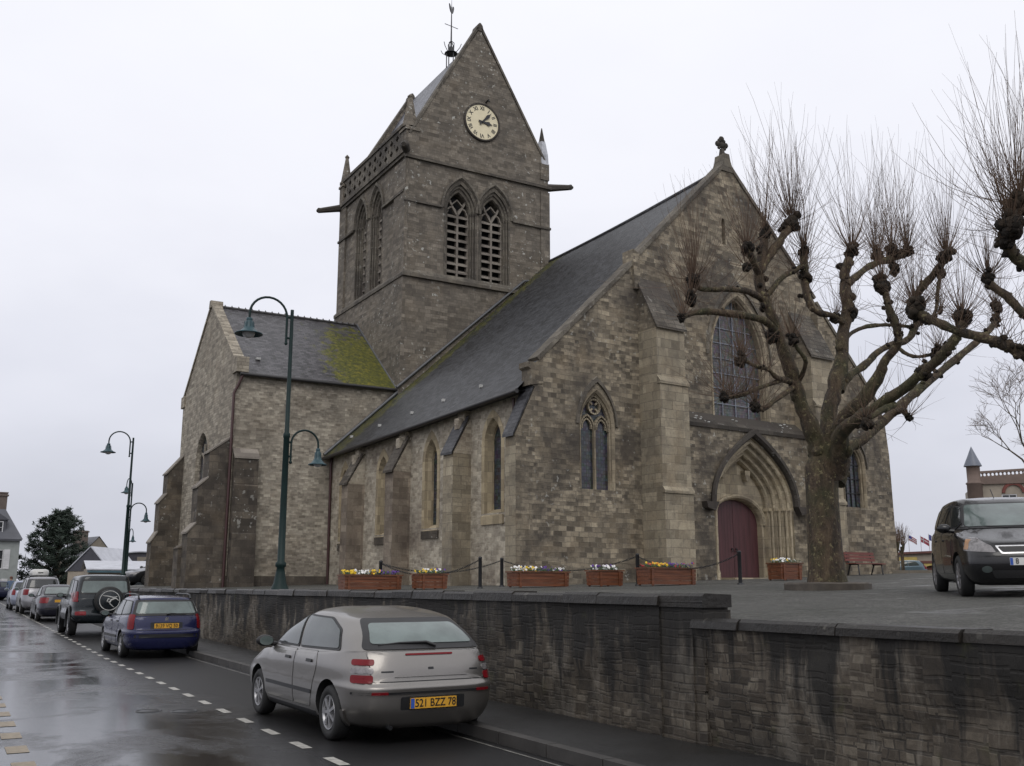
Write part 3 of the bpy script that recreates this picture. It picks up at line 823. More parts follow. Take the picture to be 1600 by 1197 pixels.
# gothic windows
def gothic(F, op, c, hw, z0, zs, zt, dep, glass, stonem, lights=2, hood=None, out=0.16, sill=True, name='window', mull=0.07, cusp=True, bars=0, barm=None):
    b = MB()
    n = (len(op) - 4) // 2 if False else 9
    def A(h): return arch(c, h, z0, zs, zs + (zt - zs) * h / hw, n)
    loft(b, [(A(hw + out), 0.003), (A(hw + out), -0.03), (A(hw + 0.02), -0.03), (A(hw - 0.04), 0.05), (A(hw - 0.04), 0.11), (A(hw - 0.08), 0.15), (A(hw - 0.08), dep)], F)
    if sill:
        b.prism([(c - hw - .2, z0 - 0.16), (c + hw + .2, z0 - 0.16), (c + hw + .2, z0), (c - hw - .2, z0)], -0.09, 0.1, F)
        b.add([F(c - hw, z0 + .002, -0.05), F(c + hw, z0 + .002, -0.05), F(c + hw, z0 + 0.12, dep), F(c - hw, z0 + 0.12, dep)], [(0, 1, 2, 3)])
    w = part(name, b, stonem)
    g = MB(); fill(g, A(hw - 0.07), F, dep - 0.05)
    part('pane', g, glass, w)
    t = MB(); d0, d1 = dep - 0.17, dep - 0.06
    ih = hw - 0.08
    if lights == 2:
        bar(t, F, c - mull / 2, c + mull / 2, z0, zs + 0.1, d0, d1)
        lh = ih / 2
        for s in (-1, 1):
            cc = c + s * lh
            al = arch(cc, lh - 0.02, zs - 0.15, zs - 0.1, zs + lh * 1.15, 5)
            curve_bar(t, F, al, mull * 0.8, d0, d1)
            if cusp: curve_bar(t, F, arch(cc, lh - 0.12, zs - 0.1, zs - 0.05, zs + lh * 0.75, 4), 0.05, d0 + .03, d1)
        rz = zs + (zt - zs) * 0.56; rad = ih * 0.40
        ring = [(c + rad * cos(q), rz + rad * sin(q)) for q in [i * pi / 8 for i in range(17)]]
        curve_bar(t, F, ring, mull * 0.8, d0, d1)
        if cusp:
            for k in range(4):
                q = pi / 4 + k * pi / 2
                curve_bar(t, F, [(c + rad * cos(q), rz + rad * sin(q)), (c + rad * .45 * cos(q), rz + rad * .45 * sin(q))], 0.06, d0 + .03, d1)
        curve_bar(t, F, A(ih)[1:-1], mull, d0, d1)
        part('tracery', t, stonem, w)
    elif bars:
        for k in range(1, 4):
            a = c - ih + 2 * ih * k / 4
            curve_bar(t, F, [(a, z0), (a, zs + (zt - zs) * (0.95 if k == 2 else 0.72))], 0.035, d0 + 0.07, d1)
        z = z0 + 0.62
        while z < zt - 0.4:
            h = ih if z < zs else ih * max(0.1, 1 - ((z - zs) / (zt - zs)) ** 1.6)
            curve_bar(t, F, [(c - h, z), (c + h, z)], 0.035, d0 + 0.075, d1 - .005); z += 0.62
        part('glazing_bar', t, barm, w)
    return w
M['ferra'] = plain('ferra', (0.20, 0.22, 0.26), 0.5)
gothic(FA, LW, 3.5, 0.74, 4.98, 7.25, 8.5, 0.3, M['leaded'], M['reveal2'], out=.05, sill=False)
gothic(FA, RW, 17.75, 0.70, 4.98, 6.7, 7.75, 0.3, M['leaded'], M['reveal2'], out=.05, sill=False, lights=0, bars=1, barm=M['iron'])
gothic(FA, WWn, 10.95, 1.55, 8.15, 10.6, 13.25, 0.42, M['stained'], M['reveal2'], lights=0, bars=1, barm=M['ferra'], sill=False, out=.10)
# drip moulds over the front windows
for (c, hw, zs, zt) in ((3.5, 0.84, 7.25, 8.82), (17.75, 0.84, 6.7, 8.05), (10.95, 1.78, 10.6, 13.7)):
    b = MB(); loft(b, [(arch(c, h, zs, zs + .01, zs + (zt - zs) * h / hw, 9)[1:-1], d) for h, d in ((hw, -0.005), (hw, -0.08), (hw + .1, -0.05), (hw + .12, -0.004))], FA)
    part('drip_mould', b, M['ddress'])

# buttresses of the west front with steep slate caps
def buttress(F, a0, a1, levels, mat, capm, name='buttress', d_in=0.002, cap=True):
    """levels: [(z_top, projection)] from the ground up; the last one carries the cap (z_cap at the wall)"""
    b = MB(); z = GB
    for i, (zt, pr) in enumerate(levels[:-1]):
        nx = levels[i + 1][1] if i < len(levels) - 2 else None
        bar(b, F, a0, a1, z, zt, -pr, d_in)
        if nx is not None:
            e = 0.05
            b.prism([(-pr - e, zt - 0.10), (-pr - e, zt), (-nx + .002, zt + (pr - nx) * 1.3 + 0.06), (-nx + .002, zt - 0.10)], a0 - 0.03, a1 + 0.03, lambda d, zz, a: F(a, zz, d))
        z = zt
    zc, pr = levels[-1]
    zt = z
    w = part(name, b, mat)
    if cap:
        k = MB()
        k.prism([(-pr - 0.10, zt - 0.05), (-pr - 0.10, zt + 0.04), (d_in, zc + .1), (d_in, zc)], a0 - 0.06, a1 + 0.06, lambda d, zz, a: F(a, zz, d))
        part('cap', k, capm, w)
        k = MB(); k.prism([(-pr, zt - .03), (d_in, zc - .02), (d_in, zt - .03)], a0, a1, lambda d, zz, a: F(a, zz, d)); part('cap_core', k, M['facade'], w)
    return w
for (a0, a1) in ((5.55, 6.95), (14.1, 15.5)):
    buttress(FA, a0, a1, [(5.0, 1.18), (8.95, 1.1), (10.98, 0.98), (13.0, 0.98)], M['butt'], M['capstone'])
# small gablets seen beside the right buttress
b = MB()
b.prism([(15.5, 10.8), (15.9, 10.8), (15.9, 13.2), (15.7, 13.5), (15.5, 13.2)], -0.35, 0.3, FA)
part('pinnacle', b, M['facade'])
b = MB()
b.prism([(5.35, 12.6), (5.62, 12.6), (5.62, 14.0), (5.3, 14.15), (5.3, 13.9)], -0.12, 0.5, FA)
part('kneeler', b, M['facade'])
for (a, sgn) in ((0.62, 1),):
    b = MB()
    b.prism([(a - .02 * sgn, 8.4), (a + .5 * sgn, 8.5), (a + .5 * sgn, 9.12), (a + .1 * sgn, 9.2), (a - .14 * sgn, 9.2), (a - .14 * sgn, 9.02), (a - .02 * sgn, 8.95)], -0.05, 0.5, FA)
    part('kneeler', b, M['facade'])
# coping of the front gable
b = MB()
def coping_line(b, pts, F, d0, d1, t=0.14):
    for (a, z), (a2, z2) in zip(pts, pts[1:]):
        dx, dz = a2 - a, z2 - z; L = sqrt(dx * dx + dz * dz); px, pz = -dz / L * t, dx / L * t
        if pz < 0: px, pz = -px, -pz
        b.prism([(a, z), (a2, z2), (a2 + px, z2 + pz), (a + px, z + pz)], d0, d1, F)
coping_line(b, [(0.95, 9.30), (5.5, 13.70)], FA, -0.06, 0.52)
coping_line(b, [(5.62, 13.92), (10.58, 18.84)], FA, -0.06, 0.52)
coping_line(b, [(10.82, 18.84), (15.78, 13.92)], FA, -0.06, 0.52)
coping_line(b, [(15.85, 13.75), (19.98, 9.32)], FA, -0.06, 0.52)
b.prism([(10.3, 18.6), (11.1, 18.6), (10.9, 19.1), (10.84, 19.4), (10.56, 19.4), (10.5, 19.1)], -0.05, 0.5, FA)
part('gable_coping', b, M['ddress'])
b = MB(); cc = FA(10.7, 19.4, 0.22)
b.tube([cc, cc + V((0, 0, 0.3))], [0.14, 0.09], 8)
for (dx, dz, r) in ((0, .48, .15), (0.22, .50, .13), (-0.22, .50, .13), (0, .74, .14), (.13, .66, .09), (-.13, .66, .09), (0.16, .34, .08), (-.16, .34, .08)):
    b.ball(cc + V((dx, 0, dz)), r, 8, sy=0.7)
part('gable_cross', b, M['hood'])

# ---- nave: side wall, buttresses, roof
b = MB()
SW_ = [(2.42, 0.50, 4.2, 6.75, 7.6), (6.48, 0.44, 3.85, 6.45, 7.3), (10.18, 0.38, 3.75, 6.3, 7.0), (13.55, 0.30, 3.6, 6.1, 6.75)]
holes = [arch(*w, 7) for w in SW_]
wall(b, [(0, GB), (0, 8.32), (14.95, 7.55), (14.95, GB)], holes, SI, 0.45)
# the corner by the front that carries the same line as the front's shoulder
part('side_wall', b, M['side'])
for i, w in enumerate(SW_):
    b = MB()
    def A(h, w=w): return arch(w[0], h, w[2], w[3], w[3] + (w[4] - w[3]) * h / w[1], 7)
    loft(b, [(A(w[1] + .18), 0.003), (A(w[1] + .18), -0.015), (A(w[1]), -0.015), (A(w[1] - .03), 0.1), (A(w[1] - .1), 0.25), (A(w[1] - .12), 0.4)], SI)
    b.add([SI(w[0] - w[1] - .1, w[2] - .1, -0.06), SI(w[0] + w[1] + .1, w[2] - .1, -0.06), SI(w[0] + w[1] - .05, w[2] + .25, .5), SI(w[0] - w[1] + .05, w[2] + .25, .5)], [(0, 1, 2, 3)])
    b.prism([(w[0] - w[1] - .15, w[2] - .4), (w[0] + w[1] + .15, w[2] - .4), (w[0] + w[1] + .15, w[2] - .1), (w[0] - w[1] - .15, w[2] - .1)], -0.06, 0.05, SI, 1 if i else 0)
    wn = part('window', b, [M['reveal'], M['dbutt']])
    g = MB(); fill(g, A(w[1] - .1), SI, 0.34); part('pane', g, M['leaded'], wn)
for (t0, t1, z0, z1, m, cp) in ((3.78, 4.42, 6.42, 7.85, 'butt', 'slate_cap'), (8.0, 8.62, 6.15, 7.6, 'sbutt', 'capstone'), (11.75, 12.3, 5.95, 7.3, 'sbutt', 'capstone')):
    b = MB()
    bar(b, SI, t0, t1, GB, z0, -0.8, 0.002)
    bar(b, SI, t0 - .05, t1 + .05, GB, 2.1, -0.88, 0.001)
    w = part('buttress', b, M[m])
    k = MB(); k.prism([(-0.9, z0 - 0.06), (-0.9, z0 + 0.03), (-.15, z1), (-.15, z1 - .1)], t0 - 0.05, t1 + 0.05, lambda d, zz, a: SI(a, zz, d))
    part('cap', k, M[cp], w)
    k = MB(); k.prism([(-0.8, z0 - 0.02), (0, z1 - .02), (0.0, z0 - 0.02)], t0, t1, lambda d, zz, a: SI(a, zz, d)); part('cap_core', k, M['side'], w)
    k = MB(); k.box(t0 + .1, t1 - .1, -0.25, 0.0, z1 - 0.45, z1 + 0.25, 0, lambda a, d, z: SI(a, z, d)); k.box(t0 + .18, t1 - .18, -0.45, -.05, z1 - .5, z1 - .1, 0, lambda a, d, z: SI(a, z, d))
    part('saddle_stone', k, M['side'], w)
# corner buttress at the front
b = MB()
b.box(0.0, 0.82, 0.005, 0.62, GB, 6.66, 0, lambda a, d, z: FA(a, z, d))
w = part('buttress', b, M['butt'])
k = MB(); k.prism([(-0.09, 6.6), (-0.09, 6.7), (0.74, 8.45), (0.78, 8.34)], 0.03, 0.68, FA)
k.prism([(0, 6.66), (.8, 8.32), (.8, 6.66)], 0.012, .62, FA, 1)
part('cap', k, [M['slate_cap'], M['facade']], w)
# roof: ridge sags a little towards the tower
def ln(p, q, f): return p + (q - p) * f
RN, RF = FA(10.7, 18.80, 0.35), V((10.66, 15.2, 18.62))
EN, EF = FA(0.33, 8.32, 0.35), V((-1.36, 14.83, 7.44))
ERN, ERF = FA(20.1, 9.0, 0.35), V((20.5, 26.0, 8.6))
b = MB()
N1, N2 = 14, 8
def roofpt(i, j):
    f, g = i / N1, j / N2
    p = ln(ln(EN, EF, f), ln(RN, RF, f), g)
    p.z -= 0.10 * sin(pi * f) * g + 0.05 * sin(pi * g) * (1 if g < .6 else .6)
    return p
vs = [roofpt(i, j) for i in range(N1 + 1) for j in range(N2 + 1)]
fs = [(i * (N2 + 1) + j, (i + 1) * (N2 + 1) + j, (i + 1) * (N2 + 1) + j + 1, i * (N2 + 1) + j + 1) for i in range(N1) for j in range(N2)]
b.add(vs, fs, 0, True)
b.add([RN, V((10.66, 26, 18.5)), ERF, ERN], [(0, 1, 2, 3)])
b.quad(EN + V((0, 0, -.07)), EF + V((0, 0, -.07)), EF, EN)
b.quad(EN + V((0, 0, -.07)), EF + V((0, 0, -.07)), EF + V((.9, 0, -.07)), EN + V((.9, 0, -.07)))
b.add([V((0.0, 26, GB)), V((20.4, 26, GB)), ERF, V((10.66, 26, 18.5)), V((0, 26, 8))], [(0, 1, 2, 3, 4)])
rf = part('nave_roof', b, M['slate_nave'])
k = MB()
for i in range(0, 30):
    p, q = ln(RN, RF, i / 30), ln(RN, RF, (i + 0.97) / 30)
    p = p + V((0, 0, -.10 * sin(pi * i / 30))); q = q + V((0, 0, -.10 * sin(pi * (i + 1) / 30)))
    k.tube([p + V((0, 0, .0)), q], 0.11, 6)
part('ridge_tiles', k, M['slate_cap'], rf)
for f, g in ((0.07, .10), (0.24, .085), (0.42, .085), (0.58, .08), (0.76, .075), (0.93, .07)):
    p = ln(ln(EN, EF, f), ln(RN, RF, f), g) + V((-0.02, 0, 0.04)); k = MB()
    k.box(p.x - .07, p.x + .05, p.y - .05, p.y + .05, p.z - .08, p.z + .03)
    part('roof_vent', k, M['mush'], rf)
b = MB()
gp = [ln(EN, EF, i / 8) + V((-0.04, 0, -0.10)) for i in range(9)]
b.tube(gp, 0.085, 8)
b.tube([V((-1.0, 14.70, 7.4)), V((-1.05, 14.72, 7.1)), V((-1.02, 14.72, 1.6))], 0.06, 8, 1)
b.tube([SI(1.05, 8.1, -.12), SI(1.05, 4.2, -.12)], 0.05, 8, 1)
part('gutter', b, [M['gutter'], M['redpipe']])
# far side of the nave
b = MB()
b.quad(FA(20.3, GB, .02), V((20.4, 26, GB)), V((20.4, 26, 8.6)), FA(20.1, 9.0, .02))
part('far_wall', b, M['facade'])

# ---- tower
UL, UR, WB, WE = 2.3, 10.62, 14.5, 23.6
Z1, Z2, ZC, ZA = 16.55, 22.68, 23.2, 31.0
b = MB()
wl = [arch(c, 0.92, 16.75, 20.45, 22.0, 9) for c in (5.31, 7.29)]
# lower stage a little wider
bl, br = UL - 0.14, UR + 0.1
b.quad(V((bl - .12, WB - .1, 7)), V((br, WB - .1, 7)), V((br, WB - .06, Z1)), V((bl, WB - .06, Z1)))
b.quad(V((bl - .12, WB - .1, 7)), V((bl - .12, WE + .3, 7)), V((bl, WE + .25, Z1)), V((bl, WB - .06, Z1)))
b.quad(V((br, WB - .1, 7)), V((br, WE + .3, 7)), V((br, WE + .25, Z1)), V((br, WB - .06, Z1)))
b.quad(V((bl, WE + .25, 7)), V((br, WE + .25, 7)), V((br, WE + .25, Z1)), V((bl, WE + .25, Z1)))
part('tower_base', b, M['tower'])
b = MB()
wall(b, [(UL, Z1), (UL, 24.0), (6.35, ZA), (10.4, 24.2), (UR, 24.1), (UR, Z1)], wl, TW, 0.75, rmi=0)
ws = [arch(c, 0.80, 16.9, 21.0, 22.35, 9) for c in (18.28, 20.42)]
wall(b, [(WB, Z1), (WB, ZC), (WE, ZC), (WE, Z1)], ws, TS, 0.75)
b.quad(V((UR, WB, Z1)), V((UR, WE, Z1)), V((UR, WE, 24.0)), V((UR, WB, 24.0)))
b.add([V((UL, WE, Z1)), V((UR, WE, Z1)), V((UR, WE, 24)), V((6.35, WE, ZA - .2)), V((UL, WE, 24))], [(0, 1, 2, 3, 4)])
# back of the two gables
b.add([TW(UL, 23, .5), TW(UL, 24.0, .5), TW(6.35, ZA, .5), TW(UR, 24.1, .5), TW(UR, 23, .5)], [(0, 1, 2, 3, 4)])
b.add([V((UL, WE - .5, 23)), V((UL, WE - .5, 24)), V((6.35, WE - .5, ZA - .2)), V((UR, WE - .5, 24.1)), V((UR, WE - .5, 23))], [(0, 1, 2, 3, 4)])
# corner shafts
b.tube([V((UL, WB, Z1)), V((UL, WB, 22.6))], 0.10, 8); b.tube([V((UL - .02, WE, Z1)), V((UL - .02, WE, 23))], 0.10, 8)
b.box(UL - .12, UL + .5, WB - .06, WB + 1.3, Z1, 22.6); b.box(UL - .1, UL + .3, WE - .9, WE + .05, Z1, 22.9)
b.box(UR - .5, UR + .06, WB - .06, WB + .6, Z1, 22.5)
part('tower_wall', b, M['tower'])
b = MB()
def course(z, h, pr, u0=UL, u1=UR, w0=WB, w1=WE, sl=0.0):
    b.box(u0 - pr, u1 + pr, w0 - pr, w0 + .1, z, z + h); b.box(u0 - pr, u0 + .1, w0 + .101, w1 + pr, z + sl, z + h + sl)
course(Z1 - .06, 0.16, 0.2)
b.add([V((UL - .2, WB - .2, Z1 + .101)), V((UR + .2, WB - .2, Z1 + .101)), V((UR, WB, Z1 + .36)), V((UL, WB, Z1 + .36))], [(0, 1, 2, 3)])
b.add([V((UL - .2, WB - .2, Z1 + .101)), V((UL - .2, WE + .2, Z1 + .101)), V((UL, WE, Z1 + .36)), V((UL, WB, Z1 + .36))], [(0, 1, 2, 3)])
b.box(UL - .14, UR + .14, WB - .14, WB + .05, Z2, Z2 + .15)
b.box(UL - .2, UL + .05, WB + .06, WE + .2, ZC - .2, ZC); b.box(UL - .12, UL + .05, WB + .06, WE + .1, ZC - .36, ZC - .2)
# spring line string on both faces
for (u0, u1) in ((UL, 4.25), (8.35, UR)): b.box(u0 - (.17 if u0 == UL else 0), u1 + (.1 if u1 == UR else 0), WB - .12, WB + .02, 20.38, 20.5)
for (w0, w1) in ((WB + .1, 17.3), (21.45, WE + .1)): b.box(UL - .17, UL + .02, w0, w1, 20.9, 21.02)
part('string_course', b, M['ddress'])

def belfry(F, c, hw, z0, zs, zt, nl):
    b = MB()
    def A(h, z=z0): return arch(c, h, z, zs, zs + (zt - zs) * h / hw, 9)
    loft(b, [(A(hw + .22, zs), 0.002), (A(hw + .22, zs), -0.10), (A(hw + .12, zs), -0.13), (A(hw + .06, zs), -0.02)], F)
    loft(b, [(A(hw + .02), -0.01), (A(hw - .06), 0.02), (A(hw - .06), 0.12), (A(hw - .15), 0.13), (A(hw - .18), 0.22), (A(hw - .27), 0.24), (A(hw - .30), 0.34), (A(hw - .30), 0.7)], F)
    for s in (-1, 1):
        for (h, d) in ((hw - .03, .02), (hw - .13, .12), (hw - .23, .22)):
            b.tube([F(c + s * h, z0, d), F(c + s * h, zs - .1, d)], 0.05, 7)
            b.tube([F(c + s * h, zs - .12, d), F(c + s * h, zs + .02, d)], [0.055, 0.1], 7)
    b.add([F(c - hw - .1, z0 - .25, -0.1), F(c + hw + .1, z0 - .25, -0.1), F(c + hw, z0 + .3, .34), F(c - hw, z0 + .3, .34)], [(0, 1, 2, 3)])
    w = part('belfry_window', b, M['ddress'], ang=40)
    t = MB(); ih = hw - .30; zb = z0 + .28
    bar(t, F, c - .055, c + .055, zb, zs - .1, .34, .56)
    for s in (-1, 1): bar(t, F, c + s * ih - .05, c + s * ih + .05, zb, zs, .36, .6)
    curve_bar(t, F, [(c, zs - .15), (c - ih * .5, zs + .35), (c - ih * .72, zs + .62)], .10, .36, .54)
    curve_bar(t, F, [(c, zs - .15), (c + ih * .5, zs + .35), (c + ih * .72, zs + .62)], .10, .36, .54)
    for s in (-1, 1):
        cc = c + s * ih * .5
        curve_bar(t, F, [(cc + .5 * ih * .8 * cos(q), zs - .02 + .3 * sin(q)) for q in [pi * i / 6 for i in range(7)]], .07, .38, .54)
    curve_bar(t, F, [(c - ih * .45, zs + .45), (c, zs + .72), (c + ih * .45, zs + .45)], .06, .4, .54)
    part('tracery', t, M['louvre'], w)
    l = MB(); st = (zs - .05 - zb) / nl
    for k in range(nl):
        z = zb + st * k
        for s in (-1, 1):
            x0, x1 = (c - ih, c - .05) if s < 0 else (c + .05, c + ih)
            l.prism([(.34, z + st * .40), (.34, z + st * .62), (.68, z + st * 1.12), (.68, z + st * .9)], x0, x1, lambda d, zz, a: F(a, zz, d))
    part('louvre', l, M['louvre'], w)
    k = MB(); fill(k, A(ih + .1), F, .74); part('black_backing', k, M['dark'], w)  # black sheet stands in for the shade inside the belfry
for c in (5.31, 7.29): belfry(TW, c, 0.92, 16.75, 20.45, 22.0, 8)
for c in (18.28, 20.42): belfry(TS, c, 0.80, 16.9, 21.0, 22.35, 8)
# pierced parapet towards the street
b = MB(); holes = []
nq = 11; x0, x1 = WB + .75, WE - .35; st = (x1 - x0) / nq
for k in range(nq):
    cx = x0 + st * (k + .5)
    for (dx, z, r) in ((0, 23.52, .17), (0, 24.08, .17)):
        holes.append([(cx + dx + r * (1 + .22 * cos(4 * q)) * cos(q), z + r * (1 + .22 * cos(4 * q)) * sin(q)) for q in [2 * pi * i / 16 for i in range(16)]])
    holes.append([(cx + st / 2 + .06 * cos(q), 23.8 + .13 * sin(q)) for q in [2 * pi * i / 8 for i in range(8)]] if k < nq - 1 else [(cx + .3, 23.8), (cx + .33, 23.85), (cx + .36, 23.8)])
wall(b, [(WB + .3, ZC), (WB + .3, 24.45), (WE, 24.45), (WE, ZC)], holes, TS, 0.2, d0=-0.1)
wall(b, [(WB + .3, ZC), (WB + .3, 24.45), (WE, 24.45), (WE, ZC)], holes, TS, 0.0, d0=0.1)
b.box(UL - .17, UL + .16, WB + .3, WE + .05, 24.451, 24.62)
part('parapet', b, M['ddress'])
# saddleback roof and gable copings
b = MB()
rz = ZA - 0.35
b.quad(V((UL + .35, WB + .3, 23.7)), V((UL + .35, WE - .3, 23.7)), V((6.35, WE - .3, rz)), V((6.35, WB + .3, rz)))
b.quad(V((UR - .2, WB + .3, 23.7)), V((UR - .2, WE - .3, 23.7)), V((6.35, WE - .3, rz)), V((6.35, WB + .3, rz)))
part('tower_roof', b, M['slate_tower'])
for (w0, w1, za) in ((WB - .05, WB + .52, ZA), (WE - .52, WE + .05, ZA - .2)):
    b = MB(); F = lambda a, z, d: V((a, d, z))
    coping_line(b, [(UL + .12, 24.0), (6.30, za)], F, w0, w1, .12)
    coping_line(b, [(6.40, za), (10.4, 24.2)], F, w0, w1, .12)
    b.prism([(6.12, za - .15), (6.58, za - .15), (6.5, za + .18), (6.38, za + .32), (6.3, za + .3), (6.2, za + .18)], w0, w1, F)
    part('gable_coping', b, M['ddress'])
def pinnacle(u, w, z0, z1, r, mat=M['tower'], tipm=None):
    b = MB(); T = Matrix.Translation((u, w, 0)) @ Matrix.Rotation(pi / 4, 4, 'Z')
    h = z1 - z0
    b.lathe([(r * 1.41, z0), (r * 1.41, z0 + h * .32)], 4, T, 0, False)
    b.lathe([(r * 1.7, z0 + h * .32), (r * 1.7, z0 + h * .36), (r * 1.25, z0 + h * .40)], 4, T, 0, False)
    b.lathe([(r * 1.25, z0 + h * .40), (r * .35, z0 + h * .92), (r * .5, z0 + h * .95), (.02, z1)], 8, Matrix.Translation((u, w, 0)), 1, False)
    return part('pinnacle', b, [mat, tipm or mat])
pinnacle(UL + .12, WE - .25, 23.2, 26.3, .28)
pinnacle(UL + .25, WB + .35, 23.2, 26.35, .34)
M['sheathed'] = plain('sheathed', (0.42, 0.43, 0.46), 0.5, var=0.35, sc=4)
b = MB()
b.lathe([(.42, 24.1), (.38, 24.7), (.22, 25.5)], 6, Matrix.Translation((10.42, WB + .3, 0)), 0, False)
b.lathe([(.2, 25.45), (.17, 25.6), (.03, 26.35)], 6, Matrix.Translation((10.42, WB + .3, 0)), 1, False)
tag(part('pinnacle', b, [M['sheathed'], M['hood']]), 'pinnacle wrapped in pale sheeting')
b = MB(); b.box(UR - .5, UR + .05, WB - .05, WB + .6, 23.2, 24.15); part('gable_springer', b, M['tower'])
b = MB(); b.box(UL - .05, UL + .6, WB - .045, WB + .9, 22.83, 24.0); part('gable_springer', b, M['tower'])
b = MB(); b.prism([(15.3, 23.2), (17.9, 23.2), (17.75, 25.2), (17.6, 25.5), (17.4, 25.2)], 3.0, 3.4, lambda w, z, d: V((d + (z - 23.2) * .55, w, z)))
part('gable_springer', b, M['tower'])
# gargoyles
for (p, q) in ((V((UR, WB + .15, 22.85)), V((12.15, WB - .15, 23.1))), (V((UL, WE - .1, 23.05)), V((.9, WE + .35, 22.75)))):
    b = MB(); dv = (q - p)
    b.tube([p, ln(p, q, .3), ln(p, q, .7), ln(p, q, .93), q], [.22, .19, .16, .14, .06], 6, sm=False)
    b.ball(ln(p, q, .9) + V((0, 0, .06)), .12, 6)
    part('gargoyle', b, M['hood'])
b = MB(); b.tube([V((UL - .1, WB - .1, 23.0)), V((UL - .35, WB - .4, 23.15)), V((UL - .5, WB - .6, 23.05))], [.2, .24, .12], 8); part('gargoyle', b, M['hood'])
# clock
M['clockface'] = plain('clockface', (0.76, 0.68, 0.47), 0.4, var=0.06, sc=3)
M['black'] = plain('black', (0.012, 0.012, 0.014), 0.4)
b = MB()
TC = Matrix(((1, 0, 0, 6.5), (0, 0, 1, WB - .06), (0, 1, 0, 25.6), (0, 0, 0, 1)))      # local x right, y up, z into the wall
b.lathe([(0, 0), (.98, 0), (.98, .07)], 48, TC)
ck = part('clock', b, M['clockface'], ang=30)
k = MB(); k.lathe([(.97, -.03), (1.05, -.05), (1.08, 0), (1.08, .07)], 48, TC); k.lathe([(.965, -.004), (.985, -.004)], 48, TC); part('clock_rim', k, M['hood'], ck)
k = MB()
for i, s in enumerate(('XII', 'I', 'II', 'III', 'IIII', 'V', 'VI', 'VII', 'VIII', 'IX', 'X', 'XI')):
    q = radians(30 * i)
    m = TC @ Matrix.Translation((.765 * sin(q), .765 * cos(q), -.006)) @ Matrix.Rotation(-q, 4, 'Z')
    text_mesh(s, .30, m, k, bold=.008, xs=.72 if len(s) > 2 else .95)
part('numerals', k, M['black'], ck)
for (ang, L, wd, dz) in ((92 + 3.5, .62, .11, -.03), (42, .82, .085, -.045)):
    k = MB(); m = TC @ Matrix.Rotation(-radians(ang), 4, 'Z')
    sh = [(-wd * .5, -.22), (wd * .5, -.22), (wd * .55, .2), (wd * 1.15, L * .62), (wd * .35, L * .78), (0, L), (-wd * .35, L * .78), (-wd * 1.15, L * .62), (-wd * .55, .2)]
    k.prism(sh, dz, dz - .015, lambda a, z, d: m @ V((a, z, d)))
    part('clock_hand', k, M['black'], ck)
b = MB(); b.ball((6.5, WB - .1, 25.6), .06, 8); b.tube([V((6.75, WB, 26.8)), V((6.75, WB - .3, 26.82)), V((6.78, WB - .34, 26.7))], .05, 6)
part('clock_bracket', b, M['iron'])
# weathercock over its small bell frame
WX0, WY0, WZ0 = 6.35, 17.9, rz
b = MB()
for (dx, dy) in ((-.28, 0), (.28, 0), (0, -.28), (0, .28)): b.tube([V((WX0 + dx, WY0 + dy, WZ0 - .4)), V((WX0 + dx, WY0 + dy, WZ0 + .62))], .03, 6)
b.lathe([(.0, .98), (.1, .96), (.16, .8), (.2, .68), (.36, .58), (.38, .54), (.34, .52), (0, .56)], 12, Matrix.Translation((WX0, WY0, WZ0)))
for q in range(4):
    cq, sq = cos(q * pi / 2 + .5), sin(q * pi / 2 + .5)
    b.tube([V((WX0 + .18 * cq, WY0 + .18 * sq, WZ0 + .7)), V((WX0 + .2 * cq, WY0 + .2 * sq, WZ0 + 1.15)), V((WX0, WY0, WZ0 + 1.35))], .025, 6)
    b.tube([V((WX0 + .36 * cq, WY0 + .36 * sq, WZ0 + .56)), V((WX0 + .6 * cq, WY0 + .6 * sq, WZ0 + .75)), V((WX0 + .7 * cq, WY0 + .7 * sq, WZ0 + .95))], .02, 5)
b.tube([V((WX0, WY0, WZ0 + 1.0)), V((WX0, WY0, WZ0 + 3.3))], [.05, .025], 6)
b.tube([V((WX0 - .42, WY0, WZ0 + 2.3)), V((WX0 + .42, WY0, WZ0 + 2.22))], .02, 6)
b.prism([(-.3, 3.25), (-.38, 3.5), (-.2, 3.42), (.0, 3.3), (.14, 3.36), (.2, 3.6), (.28, 3.62), (.34, 3.54), (.26, 3.3), (.14, 3.12), (-.12, 3.1)], -.02, .02, lambda a, z, d: V((WX0 + a * .7 + d, WY0 + a * .6 - d, WZ0 + z)))
b.tube([V((WX0, WY0, WZ0 + 3.2)), V((WX0, WY0, WZ0 + 3.95))], [.025, .008], 5)
part('weathercock', b, M['iron'])

# ---- transept
TE, WN, WFAR, WR, ZR = 10.86, 14.85, 25.25, 20.2, 15.25
b = MB()
wall(b, [(-5.5, GB), (-5.5, TE + .1), (2.2, TE + .1), (2.2, GB)], [], XW, 0)
# mason's lines: blocked top course
part('transept_wall', b, M['transept'])
b = MB()
gw = arch(20.4, 1.15, 4.3, 7.6, 8.95, 8)
wall(b, [(WN, GB), (WN, TE + .35), (WR, ZR + .02), (WFAR, TE + .35), (WFAR, GB)], [gw], XG, .5)
b.quad(V((-5.5, WFAR, GB)), V((2.2, WFAR, GB)), V((2.2, WFAR, TE)), V((-5.5, WFAR, TE)))
part('gable_wall', b, M['gable'])
b = MB()
def A(h): return arch(20.4, h, 4.3, 7.6, 7.6 + 1.35 * h / 1.15, 8)
loft(b, [(A(1.3), 0.003), (A(1.3), -.02), (A(1.15), -.02), (A(1.1), .12), (A(1.08), .28)], XG)
w = part('window', b, M['gable']); g = MB(); fill(g, A(1.09), XG, .2); part('pane', g, M['leaded'], w)
k = MB(); bar(k, XG, 20.36, 20.44, 4.3, 8.4, .1, .19)
